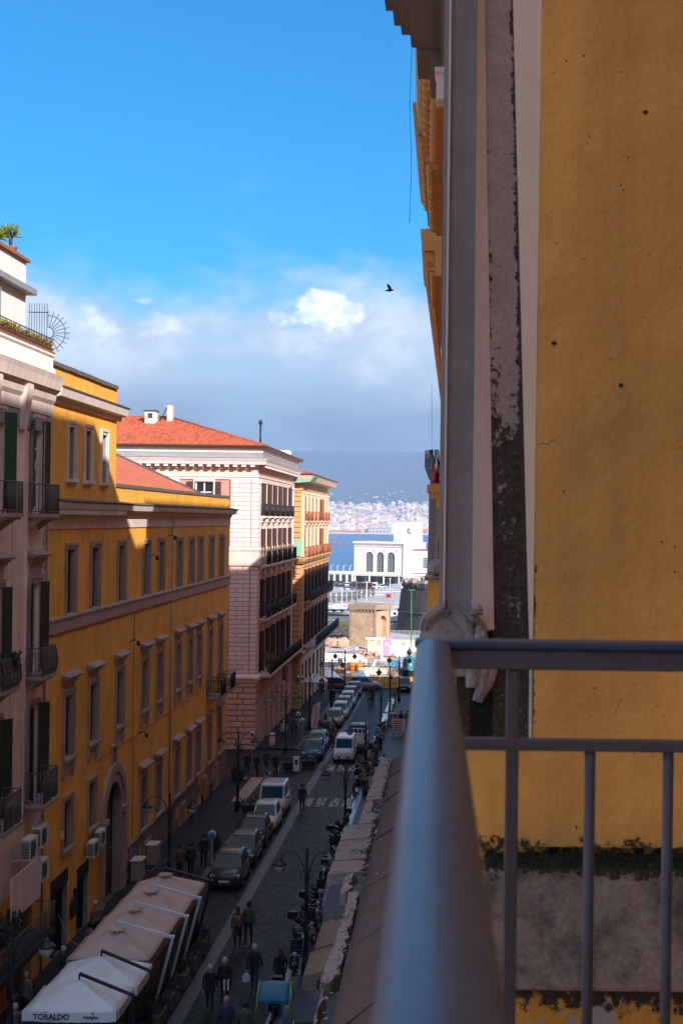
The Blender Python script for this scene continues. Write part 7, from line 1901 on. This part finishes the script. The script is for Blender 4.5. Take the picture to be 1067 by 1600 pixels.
def person(p, pose, top, legs, hair, label, face=0.0, coat=0.0, hat=False, scale=1.0, bag=None, long_hair=False, group=None):
    e = empty('person', p, label, 'person', group, face); e.scale = (scale,)*3
    src, _ = POSES[pose]; me = src.copy(); me.materials.clear()
    for m_ in ('skin', 'cloth_'+top, 'cloth_'+legs, 'rubber'): me.materials.append(M(m_))
    for f in me.polygons:
        c = f.center; i = 1
        if c.z > 1.485: i = 0
        elif c.z < .12 : i = 3
        elif c.z < .95 and abs(c.x) < .2: i = 2
        elif c.z < .885 and abs(c.x) > .2: i = 0
        if pose == 4: i = 0 if c.z > 1.485 else (2 if c.z < .95 else 1)
        f.material_index = i; f.use_smooth = True
    obj('body', me, e)
    k = MB(); lean = -.06-(.05 if pose == 3 else 0)
    prof = [(.095,1.50 if long_hair else 1.58),(.104,1.62),(.105,1.68),(.085,1.745),(.045,1.775),(.01,1.78)]
    k.lathe(prof, (0,lean+.012,0), 12); 
    if long_hair: k.path([(0,lean+.07,1.62),(0,lean+.11,1.48),(0,lean+.12,1.34)], [.08,.09,.05], 8)
    if hat: k.lathe([(.13,1.68),(.115,1.70),(.11,1.76),(.06,1.80),(.01,1.81)], (0,lean,0), 12)
    obj('hair' if not hat else 'cap', k.mesh('hair', M(hair)), e)
    if pose != 4:
        k = MB(); b = .93-coat
        k.lathe([(.20,b),(.205,b+.02),(.19,1.0),(.175,1.12),(.20,1.30),(.205,1.38),(.15,1.46),(.085,1.50)], (0,lean*.6,0), 14, sy=.68); obj('coat', k.mesh('coat', M('cloth_'+top)), e)
    if bag:
        k = MB(); k.hexa([(.22,-.1,.48),(.30,-.1,.48),(.30,.12,.48),(.22,.12,.48),(.245,-.06,.74),(.275,-.06,.74),(.275,.08,.74),(.245,.08,.74)]); k.path([(.26,-.04,.74),(.26,.0,.84),(.26,.05,.74)], .008, 4); o = k.build('shopping_bag', M(bag), e); 
    return e
def onst(px, py, lift=0.0): p = gpt(px, py); p.z += lift; return p
PI = math.pi
person(onst(371,1483), 0, 'brown','black','hair_brown', 'person in brown coat with tan backpack walking beside a taller dark figure', PI+.2, .35, long_hair=True)
person(onst(388,1477), 1, 'olive','black','hair_dark', 'tall person in dark jacket walking right of the person with a tan backpack', PI, .0, scale=1.04)
person(onst(397,1551), 0, 'black','denim','hair_grey', 'grey haired person in black jacket carrying a white plastic bag', PI, .05, scale=1.03)
person(onst(438,1553), 2, 'black','black','hair_brown', 'person in long black coat standing left of the scooter with top box', PI+.3, .3, scale=.97, long_hair=True)
person(onst(328,1579), 0, 'black','black','hair_grey', 'white haired person in black coat walking arm in arm at lower centre', PI*.0+.1, .25, scale=.95)
person(onst(351,1569), 1, 'black','navy','hair_grey', 'balding person in black jacket holding a striped bag beside the white haired person', .1, .05, scale=.98)
person(onst(353,1640), 2, 'navy','black','skin', 'bald person in navy jacket cut off by the bottom edge', PI, .05)
person(onst(383,1645), 2, 'olive','black','hair_dark', 'dark haired person in olive top cut off by the bottom edge', PI, .0, scale=.96)
person(onst(318,1360,.12), 2, 'black','black','hair_dark', 'person with cap in black jacket on the left pavement by the grey car', .4, .1, hat=True)
person(onst(338,1352,.12), 1, 'black','black','hair_dark', 'person with long dark hair nearest the dark grey hatchback', .2, .2, scale=.94, long_hair=True)
person(onst(280,1378,.12), 0, 'brown','black','hair_dark', 'dim figure in brown jacket left of the two by the grey car', PI, .1)
person(onst(298,1376,.12), 3, 'black','black','hair_dark', 'dim figure in black behind the last beige canopy', PI, .1)
person(onst(386,1215,.12), 2, 'black','black','hair_dark', 'person in black furthest left of four before the side street', .3, .2)
person(onst(402,1216,.12), 3, 'black','black','hair_dark', 'person in black second from the left before the side street', -.4, .3, scale=.97)
person(onst(416,1211,.12), 0, 'navy','denim','hair_dark', 'person in navy jacket walking third of four before the side street', PI, .0)
person(onst(430,1217,.12), 1, 'black','black','hair_brown', 'person holding something white before the side street', .2, .0, bag='plate_white')
person(onst(472,1271), 2, 'navy','black','hair_dark', 'person in dark jacket with pale shoulder band standing right of the white van', PI, .1, scale=1.05)
person(onst(443,1160,.12), 2, 'cream','black','hair_grey', 'person in cream jacket on the pavement beside the pink palazzo', PI, .15)
person(onst(457,1152,.12), 0, 'teal','denim','hair_dark', 'person in teal jacket beside the cream jacket person', PI, .1)
person(onst(464,1153,.12), 3, 'grey','black','hair_dark', 'person in grey right of the teal jacket person', PI, .1)
person(onst(626,1143,.12), 0, 'black','black','hair_dark', 'left of two dark silhouettes walking on the far right pavement', PI, .2)
person(onst(637,1142,.12), 1, 'black','black','hair_dark', 'right of two dark silhouettes walking on the far right pavement', PI, .1)
sc = scooter(-7.9, 149.5, 'car_black', 'black scooter being ridden towards the barriers in mid street', PI)
person(Vector((-7.9, 149.2, gz(149.2)+.0)), 4, 'black','black','rubber', 'helmeted rider sitting on the scooter in mid street', PI, 0, hat=True)
person(onst(576,1102), 2, 'black','black','hair_dark', 'dark figure standing beside the scooter rider in mid street', 0, .2)
for i, (x, y) in enumerate(((40,1545),(60,1530),(110,1490),(118,1470),(150,1420))):
    p = pix(x, y, 48+i*2.2); person(Vector((-14.6+R.uniform(0,.8), 46.5+i*3.1, gz(48)+.12)), R.choice((2,3)), R.choice(('black','grey','tan')), 'black', R.choice(('hair_dark','hair_grey')),
        ['person in the shadow under the cream house terrace','person standing by the near lamp left of the white canopies','person at the shop door left of the front beige canopy','person between shop wall and beige canopies','person by the portal left of the last beige canopy'][i], R.uniform(0,6), .1)
# white bag of the walking person and striped bag are held: own things
p = onst(397,1551); k = MB(); k.prism([(-.13,-.03,0),(.13,-.03,0),(.15,-.03,.2),(.06,-.02,.34),(-.06,-.02,.34),(-.15,-.03,.2)], [(-.13,.06,0),(.13,.06,0),(.15,.06,.2),(.06,.02,.34),(-.06,.02,.34),(-.15,.06,.2)]); k.path([(-.05,0,.34),(0,0,.46),(.05,0,.34)], .01, 4)
tag(k.build('plastic_bag', M('plate_white'), None, (p.x-.30, p.y-.05, p.z+.42)), 'white plastic bag hanging from the walking person\'s hand', 'bag')
p = onst(371,1483); k = MB(); k.box(-.15,.15,-.06,.08,0,.42); bevel(k.build('x', M('cloth_tan')), .05); o = bpy.data.objects[-1] if False else None
bp = [o for o in COL.objects if o.name.startswith('x') and o.type == 'MESH'][-1]; bp.name = 'backpack'; bp.location = (p.x+.02, p.y-.19, p.z+1.02); tag(bp, 'tan backpack on the back of the person in brown coat', 'backpack')
k = MB(); k.box(-.02,.02,-.075,-.061,.05,.36); k.box(-.1,.1,-.075,-.061,.1,.2); k.build('pocket', M('cloth_brown'), bp)
p = onst(351,1569); k = MB()
for i in range(5): k.box(-.17+i*.07, -.17+i*.07+.065, -.05, .05, 0, .36, i % 2)
tag(k.build('striped_bag', [M('cloth_black'), M('plate_white')], None, (p.x+.1, p.y-.28, p.z+.62)), 'black and white striped bag held in front of the balding person', 'bag')
# ---- canopies
def text_mesh(s, size, ext=.004, bold=.0):
    c = bpy.data.curves.new('lettering', 'FONT'); c.body = s; c.size = size; c.extrude = ext; c.offset = bold; c.align_x = 'CENTER'
    o = bpy.data.objects.new('tmp', c); COL.objects.link(o); dg = bpy.context.evaluated_depsgraph_get(); dg.update()
    me = bpy.data.meshes.new_from_object(o.evaluated_get(dg)); bpy.data.objects.remove(o); me.materials.clear(); return me
def canopy(x0, x1, y0, y1, ze, zp, m, label, group, arm_m, arm_pts, val_m=None, letters=None, crown=True):
    """square cantilever parasol; eave height ze, peak zp"""
    cx, cy = (x0+x1)/2, (y0+y1)/2; e = empty('canopy', (cx, cy, gz(cy)+.13), label, 'parasol', group); n = 8; k = MB()
    per = []
    for (a, b) in (((x0,y0),(x1,y0)),((x1,y0),(x1,y1)),((x1,y1),(x0,y1)),((x0,y1),(x0,y0))):
        for i in range(n): t = i/n; per.append((a[0]+(b[0]-a[0])*t, a[1]+(b[1]-a[1])*t, ze-.05*math.sin(math.pi*t)*.8))
    N_ = len(per); Rg = 6
    for r in range(Rg):
        s = r/Rg
        for i, p in enumerate(per):
            cor = abs((i % n)/n-.5)*2; z = p[2]+(zp-p[2])*s-.10*math.sin(math.pi*s)*(1-cor**2)*.9
            k.v.append((p[0]+(cx-p[0])*s, p[1]+(cy-p[1])*s, z))
    k.v.append((cx,cy,zp))
    for r in range(Rg-1):
        for i in range(N_): l = (i+1) % N_; k.f.append([r*N_+i,r*N_+l,(r+1)*N_+l,(r+1)*N_+i]); k.m.append(0); k.sm.append(True)
    for i in range(N_): k.f.append([(Rg-1)*N_+i,(Rg-1)*N_+(i+1)%N_,Rg*N_]); k.m.append(0); k.sm.append(True)
    c_ = k.build('cloth', M(m), e, world=True); so = c_.modifiers.new('solid','SOLIDIFY'); so.thickness = .012
    k = MB()
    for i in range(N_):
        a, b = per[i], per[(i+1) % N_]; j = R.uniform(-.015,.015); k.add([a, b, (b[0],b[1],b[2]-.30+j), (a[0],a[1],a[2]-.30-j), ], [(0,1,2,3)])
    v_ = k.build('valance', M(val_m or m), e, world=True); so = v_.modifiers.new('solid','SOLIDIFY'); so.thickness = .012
    k = MB()
    for (a, b) in ((x0,y0),(x1,y0),(x1,y1),(x0,y1)): k.tube((a+(cx-a)*.02,b+(cy-b)*.02,ze-.04),(cx,cy,zp-.05),.018,4)
    k.tube((cx,cy,zp-.6),(cx,cy,zp+.02),.035,8); k.build('ribs', M('iron'), e, world=True)
    if crown:
        k = MB(); k.lathe([(.26,0),(.27,.03),(.12,.07),(.03,.09)], (cx,cy,zp-.01), 10, 0, False)
        for i in range(10): w = i*.628; k.blob((cx+.26*math.cos(w), cy+.26*math.sin(w), zp-.02), .07,.05,.03, 0, 6, 3)
        k.build('vent_cap', M(m), e, world=True)
    a, b, c2 = arm_pts; k = MB()
    r = .045 if arm_m == 'alu_white' else .04
    def bar(p, q, w, h):
        p, q = Vector(p), Vector(q); d = (q-p).normalized(); s = d.cross(Vector((0,1,0))).normalized() if abs(d.y) < .9 else Vector((1,0,0)); t = d.cross(s)
        k.prism([tuple(p+s*u*h+t*v*w) for u, v in ((-1,-1),(1,-1),(1,1),(-1,1))], [tuple(q+s*u*h+t*v*w) for u, v in ((-1,-1),(1,-1),(1,1),(-1,1))])
    bar(a, b, r, r*1.2); k.tube((cx,cy,zp),a,.03,6)
    k.build('arm', M(arm_m), e, world=True); k = MB(); bar(Vector(b)+Vector((0,0,.06)), c2, r*1.1, r*1.1); k.build('mast', M(arm_m), e, world=True)
    k = MB(); k.box(c2[0]-.4,c2[0]+.4,c2[1]-.4,c2[1]+.4,gz(c2[1])+.13,gz(c2[1])+.25); bevel(k.build('base', M('iron'), e, world=True), .03)
    if letters:
        for (txt, sz, u, dz, bold, col) in letters:
            o = obj('lettering', text_mesh(txt, sz, .004, bold), v_, (x0+(x1-x0)*u, y0-.022, ze-.30+dz)); o.rotation_euler = (PI/2,0,0); o.data.materials.append(M(col))
    return e, v_
mat('print_dark', (.03,.02,.02), .7); mat('print_red', (.22,.04,.02), .7)
GW, GB = None, None
def armset(cx, cy, zp, xo, mm, drop): return ((cx,cy,zp+.14), (xo,cy-.35,zp+drop), (xo-.75,cy+.0,gz(cy)+.2))
e, v_ = canopy(-13.0,-10.1,44.0,46.35,1.78,2.41,'canvas_white','white square parasol lettered along its front valance, nearest of the row',None,'black_paint',((-11.55,45.17,2.58),(-9.8,45.0,1.97),(-9.8,45.05,-.5)),
               letters=[('TORALDO', .235, .31, .06, .006, 'print_dark'), ('mangias', .15, .73, .09, .003, 'print_red')], crown=False)
k = MB(); k.box(-12.42,-11.85,43.972,43.98,1.51,1.525); k.build('underline', M('print_dark'), v_, world=True)
k = MB(); 
for i in range(6): k.box(-12.38+i*.03,-12.36+i*.03,43.972,43.98,1.758,1.772)
k.build('small_print', M('print_red'), v_, world=True)
k = MB(); k.path([(-10.82,43.97,1.69),(-10.78,43.97,1.75),(-10.83,43.97,1.77),(-10.86,43.97,1.73)], .012, 4); k.build('flourish', M('print_red'), v_, world=True)
canopy(-12.9,-10.0,46.42,48.8,1.78,2.41,'canvas_white','second white square parasol, between the lettered one and the beige ones',None,'black_paint',((-11.45,47.6,2.58),(-9.75,47.4,1.97),(-9.75,47.45,-.5)), crown=False)
bl = ['front beige parasol just behind the white ones, with white arm','second beige parasol with white arm','third beige parasol with white arm','last beige parasol next to the dark grey hatchback']
for i in range(4):
    y0 = 49.3+i*2.73; cx = -11.65+.03*i; arm = 'alu_white' if i < 3 else 'black_paint'
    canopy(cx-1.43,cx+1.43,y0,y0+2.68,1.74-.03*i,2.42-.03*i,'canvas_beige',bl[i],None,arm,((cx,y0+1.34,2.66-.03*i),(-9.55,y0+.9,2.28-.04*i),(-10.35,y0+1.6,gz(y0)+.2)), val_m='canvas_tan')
# side curtains and planter boxes under the canopies
mat('curtain', (.10,.075,.055), .7, var=.2, vscale=3)
for i in range(6):
    y0 = 44.1+i*2.75 if i < 2 else 49.4+(i-2)*2.73
    e = empty('side_curtain', (-10.32, y0+1.2, gz(y0)), 'brown side curtain hanging along the street edge under the %s parasol' % ['lettered white','second white','front beige','second beige','third beige','last beige'][i], 'curtain', 'side curtains under the parasols')
    k = MB(); n = 18
    for j in range(n+1):
        y = y0+2.3*j/n; w = .05*math.sin(j*2.1); k.v += [(-10.33+w,y,1.6),(-10.36+w*1.3,y,.5),(-10.4+w,y,-.45)]
    for j in range(n):
        for q in range(2): a = j*3+q; k.f.append([a,a+1,a+4,a+3]); k.m.append(0); k.sm.append(True)
    o = k.build('cloth', M('curtain'), e, world=True); so = o.modifiers.new('solid','SOLIDIFY'); so.thickness = .015
for i in range(7):
    y0 = 45.2+i*2.3
    e = empty('planter_box', (-9.98, y0, gz(y0)+.02), '%s dark planter box with evergreen along the parasols, counted from the lettered one' % ORD[i], 'planter', 'planter boxes beside the parasols')
    k = MB(); k.box(-.22,.22,-.55,.55,0,.55); bevel(k.build('box', M('iron_brown'), e), .02); k = MB()
    for j in range(150): k.leaf((R.gauss(0,.13),R.uniform(-.55,.55),.55+abs(R.gauss(0,.2))), (R.uniform(-1,1),R.uniform(-1,1),R.uniform(0,1)), R.uniform(.08,.16), .04)
    k.build('foliage', M('foliage_dark'), e)
# tables and chairs in the dark under the canopies
for i in range(5):
    y0 = 45.3+i*3.0
    t = empty('cafe_table', (-12.6, y0, gz(y0)+.13), 'small round cafe table in the shade under the parasols', 'table', 'cafe tables under the parasols')
    k = MB(); k.lathe([(.38,.72),(.38,.75)], (0,0,0), 14); k.build('top', M('pale_trim'), t); k = MB(); k.lathe([(.22,0),(.2,.03),(.03,.05),(.03,.72)], (0,0,0), 10); k.build('stem', M('iron'), t)
    for s in (-1,1):
        c_ = empty('cafe_chair', (-12.6, y0+s*.7, gz(y0)+.13), 'dark cafe chair at a round table under the parasols', 'chair', 'cafe chairs under the parasols', 0 if s < 0 else PI)
        k = MB(); k.box(-.2,.2,-.2,.2,.43,.47); k.build('seat', M('iron_brown'), c_); k = MB(); k.box(-.2,.2,-.22,-.19,.5,.88); k.build('backrest', M('iron_brown'), c_)
        for q in ((-.17,-.17),(.17,-.17),(-.17,.17),(.17,.17)):
            k = MB(); k.tube((q[0],q[1],0),(q[0],q[1],.44),.015,5); k.build('leg', M('iron'), c_)
# ---- odds and ends of the street
p = gpt(430,1592); e = empty('pram_canopy_scooter', p, 'scooter under a blue rain canopy piped in lime green at the bottom edge', 'scooter cover')
mat('cover_blue', (.02,.17,.27), .5, var=.15, vscale=5); mat('lime', (.30,.62,.03), .5)
k = MB(); nu, nv = 8, 10
for j in range(nv+1):
    for i in range(nu+1):
        t = i/nu; a = math.pi*(.12+.60*j/nv); k.v.append((-.55+1.1*t, -.75*math.cos(a)-.05, .45+.85*math.sin(a)+.05*math.sin(t*math.pi)))
for j in range(nv):
    for i in range(nu): a = j*(nu+1)+i; k.f.append([a,a+1,a+nu+2,a+nu+1]); k.m.append(0); k.sm.append(True)
o = k.build('cover', M('cover_blue'), e); so = o.modifiers.new('solid','SOLIDIFY'); so.thickness = .02
k = MB()
for s in (-1,1): k.path([(s*.57, -.78*math.cos(math.pi*t)-.05, .10+1.2*math.sin(math.pi*t)) for t in [q/12 for q in range(1,12)]], .025, 5)
k.path([(-.55+1.1*t,-.70,.75+.05*math.sin(t*math.pi)) for t in [q/8 for q in range(9)]], .022, 5); k.build('piping', M('lime'), e)
k = MB(); k.path([(0,-.3,.6),(0,.3,.35),(0,.7,.5)], [.12,.18,.1], 8); k.build('body', M('car_black'), e)
for y in (-.55,.7):
    k = MB(); k.path([(0,y+.23*math.cos(t),.25+.23*math.sin(t)) for t in [PI*2*i/14 for i in range(15)]], .05, 6); k.build('wheel', M('rubber'), e)
k = MB(); k.tube((-.32,-.45,1.0),(.32,-.45,1.0),.02,6); k.blob((0,-.5,.85),.14,.06,.1); k.build('handlebar', M('rim'), e)
def bollard(p, label='black iron bollard at the kerb', group='black iron bollards'):
    def fn():
        k = MB(); k.lathe([(.10,0),(.10,.08),(.06,.12),(.055,.75),(.08,.78),(.08,.82),(.05,.86),(.07,.93),(.04,1.0),(.01,1.02)], (0,0,0), 10); return k.mesh('bollard', M('black_paint'))
    return tag(obj('bollard', cached('boll', fn), None, p), label, 'bollard', group)
for px_, py_ in ((560,1205),(587,1195),(600,1200),(520,1083),(300,1290),(316,1268),(330,1250)): bollard(onst(px_, py_, .1))
for i in range(9): bollard(Vector((-5.4, 97.5+i*6, gz(97.5+i*6)+.12)), '%s black iron bollard along the far right kerb from the end of the brown roof' % ORD[i], 'bollards along the far right kerb')
def tub(px_, py_, label, w=1.2, h=.7, fl=True, m='iron'):
    p = onst(px_, py_, .1); e = empty('planter_tub', p, label, 'planter')
    k = MB(); k.hexa([(-w*.35,-.3,0),(w*.35,-.3,0),(w*.35,.3,0),(-w*.35,.3,0),(-w/2,-.4,h),(w/2,-.4,h),(w/2,.4,h),(-w/2,.4,h)]); bevel(k.build('tub', M(m), e), .03)
    k = MB()
    for j in range(160): k.leaf((R.uniform(-w/2,w/2),R.uniform(-.4,.4),h+abs(R.gauss(0,.16))), (R.uniform(-1,1),R.uniform(-1,1),R.uniform(.1,1)), R.uniform(.08,.18), .04)
    k.build('foliage', M('foliage_dark'), e)
tub(400,1278,'wide dark planter tub by the near zebra crossing', 1.9, .75)
tub(386,1318,'dark planter tub left of the small white car', 1.2, .8)
tub(483,1200,'low planter tub beside the white signpost box', 1.2, .5)
tub(455,1205,'planter tub left of the dark blue hatchback', 1.3, .6)
tub(372,1222,'green hedge tub on the corner of the side street', 1.0, .8)
# white signal box, banner flag, signs, kiosk gazebo
p = onst(463,1207,.1); e = empty('signal_box', p, 'white upright sign box on the pavement by the crossing', 'sign box')
k = MB(); k.box(-.22,.22,-.12,.12,.0,1.05); bevel(k.build('case', M('plate_white'), e), .02); k = MB(); k.box(-.1,.1,-.13,-.12,.5,.85); k.build('symbol', M('print_dark'), e)
p = onst(489,1152,.1); e = empty('banner_flag', p, 'tall pale feather banner with dark vertical lettering on the pavement', 'banner')
k = MB(); k.path([(-.15,0,0),(-.2,0,1.5),(-.05,0,2.6),(.35,0,3.0),(.62,0,3.0)], .02, 5); k.build('pole', M('iron'), e)
k = MB(); L_ = [(-.17,.2),(-.19,1.5),(-.04,2.55),(.33,2.95),(.62,2.97),(.52,1.8),(.30,.2)]; k.prism([(x,-.012,z) for x, z in L_], [(x,.012,z) for x, z in L_]); f_ = k.build('cloth', M('pale_trim'), e)
mat('print_blue', (.04,.05,.10), .7)
k = MB()
for i in range(9):
    z = 2.55-i*.24; x = .26-.018*i; k.box(x-.09,x+.09,-.03,-.013,z,z+.05); k.box(x-.09,x-.04,-.03,-.013,z+.05,z+.15); 
    if i % 2: k.box(x+.04,x+.09,-.03,-.013,z+.05,z+.15)
k.build('print', M('print_blue'), f_)
p = onst(491,1100,.1); e = empty('market_gazebo', p, 'small white pitched gazebo at the far left kerb', 'gazebo')
k = MB(); k.prism([(-1.3,-1.1,2.3),(1.3,-1.1,2.3),(1.3,1.1,2.3),(-1.3,1.1,2.3)], [(-.1,-.1,3.1),(.1,-.1,3.1),(.1,.1,3.1),(-.1,.1,3.1)]); k.build('roof', M('canvas_white'), e)
for x in (-1.2,1.2):
    for y in (-1.0,1.0): k = MB(); k.tube((x,y,0),(x,y,2.35),.04,6); k.build('leg', M('alu_white'), e)
p = onst(622,1152,.1); e = empty('poster_board', p, 'pale poster board on the right pavement near the two silhouettes', 'sign')
k = MB(); k.box(-.55,.55,-.03,.03,.35,1.5); k.build('board', M('pale_trim'), e); k = MB()
for i in range(5): k.box(-.4,.4-.15*(i % 2),-.04,-.03,.5+i*.19,.58+i*.19)
k.build('print', M('print_red'), e); k = MB(); k.tube((-.45,0,0),(-.45,0,.4),.03,5); k.tube((.45,0,0),(.45,0,.4),.03,5); k.build('leg', M('iron'), e)
for px_, py_, l in ((394,1205,'slim traffic sign post before the pink palazzo'),(466,1168,'slim traffic sign post beside the pink palazzo pavement'),(472,1180,'slim traffic sign post near the dark blue hatchback'),(331,1392,'slim traffic sign post beside the dark grey hatchback'),(611,1100,'slim traffic sign post on the far right pavement')):
    p = onst(px_, py_, .1); e = empty('traffic_sign', p, l, 'sign'); k = MB(); k.tube((0,0,0),(0,0,2.9),.03,8); k.build('post', M('lead_grey'), e); k = MB(); k.lathe([(.01,-.02),(.2,-.02),(.2,.0),(.01,.0)], (0,-.04,2.65), 16, axis='y'); pl = k.build('plate', M('plate_white'), e); k = MB(); k.lathe([(.01,-.012),(.14,-.012),(.14,.0),(.01,.0)], (0,-.06,2.65), 16, axis='y'); k.build('symbol', M('site_blue'), pl)
p = onst(470,1128,.1); e = empty('street_sign', p, 'white rectangular sign with dark arrow on a tall post before the orange palazzo', 'sign')
k = MB(); k.tube((0,0,0),(0,0,4.2),.035,8); k.build('post', M('lead_grey'), e); k = MB(); k.box(-.35,.35,-.05,-.02,3.6,4.3); pl = k.build('plate', M('plate_white'), e); k = MB(); k.add([(-.2,-.06,3.9),(.1,-.06,3.9),(.1,-.06,3.8),(.25,-.06,3.97),(.1,-.06,4.12),(.1,-.06,4.02),(-.2,-.06,4.02)], [(0,1,2,3,4,5,6)]); k.build('arrow', M('print_blue'), pl)
# bins, cabinets, utility boxes
def binn(px_, py_, label, m='iron', w=.5, h=1.0, lift=.12):
    p = onst(px_, py_, lift); e = empty('litter_bin', p, label, 'bin'); k = MB(); k.lathe([(w*.42,0),(w*.5,.1),(w*.5,h*.8),(w*.4,h)], (0,0,0), 12); k.build('body', M(m), e); k = MB(); k.lathe([(w*.52,h*.78),(w*.54,h*.82),(w*.52,h*.86)], (0,0,0), 12); k.build('rim', M('black_paint'), e)
binn(425,1168,'pale litter bin against the rusticated base of the pink palazzo', 'pale_trim', .5, 1.1); binn(613,1136,'grey round bin stand on the right pavement', 'lead_grey', .8, 1.2); binn(598,1208,'grey topped barrel bin by the right kerb scooters', 'lead_grey', .7, 1.0); binn(519,1095,'dark litter bin among the far left lamps', 'iron', .6, 1.1)
for px_, py_, w in ((214,1378,.75),(228,1352,.7)):
    p = onst(px_, py_, .12); p.x = -15.25; e = empty('utility_cabinet', p, 'pale grey utility cabinet against the stone plinth, %s' % ('nearer the portal' if px_ == 214 else 'farther from the portal'), 'cabinet')
    k = MB(); k.box(-.25,.25,-w/2-.1,w/2+.1,0,1.0); bevel(k.build('case', M('grey_trim'), e), .02); k = MB(); k.box(.25,.27,-w/2,w/2,.12,.9); k.build('door', M('grey_trim'), e); k = MB(); k.box(-.3,.3,-w/2-.14,w/2+.14,1.0,1.06); k.build('lid', M('pale_trim'), e)
# stacked crates and a delivery trolley seen right of the awning
for i in range(3):
    k = MB(); k.box(-.3,.3,-.2,.2,0,.26,0); k.box(-.27,.27,-.17,.17,.262,.27,1)
    tag(k.build('crate', [M('site_blue'), M('dark_inside')], None, (-2.6+.05*i, 52.0, gz(52)+.12+i*.275)), ['lowest blue crate stacked beside the beige awning','middle blue crate stacked beside the beige awning','topmost blue crate stacked beside the beige awning'][i], 'crate', 'blue crates by the awning')
pot_plant(Vector((-3.0, 55.0, gz(55)+.12)), 'dark bushy potted plant behind the beige awnings', 'foliage_dark', 1.3)
pot_plant(Vector((-3.3, 57.2, gz(57)+.12)), 'second dark potted plant farther behind the beige awnings', 'foliage_dark', 1.2)
p = onst(483,1600,.12); e = empty('cafe_board', Vector((-4.6,47.0,gz(47)+.12)), 'dark folding menu board with white edge below the beige awning', 'sign')
k = MB(); k.hexa([(-.35,-.25,0),(.35,-.25,0),(.35,-.2,0),(-.35,-.2,0),(-.33,-.02,1.1),(.33,-.02,1.1),(.33,.02,1.1),(-.33,.02,1.1)]); k.build('panel', M('black_paint'), e); k = MB(); k.hexa([(-.35,.2,0),(.35,.2,0),(.35,.25,0),(-.35,.25,0),(-.33,.03,1.1),(.33,.03,1.1),(.33,.06,1.1),(-.33,.06,1.1)]); k.build('panel', M('black_paint'), e); k = MB(); k.tube((-.36,-.24,0),(-.34,-.02,1.12),.02,5); k.tube((.36,-.24,0),(.34,-.02,1.12),.02,5); k.build('edge', M('plate_white'), e)
# cables across the street front
k = MB(); k.path([(-15.6,57.5,1.0),(-14.6,55.5,.55),(-13.4,53.6,.75),(-12.6,52.4,1.6)], .018, 5); tag(k.build('cable', M('lead_grey')), 'sagging pale cable from the shop wall to the beige parasols', 'cable')
k = MB(); k.path([(-15.55,66.0,1.8),(-14.7,66.6,.9),(-13.9,67.0,.4),(-13.05,67.2,1.0)], .015, 5); tag(k.build('cable', M('lead_grey')), 'sagging thin cable from the portal to the street lamp', 'cable')
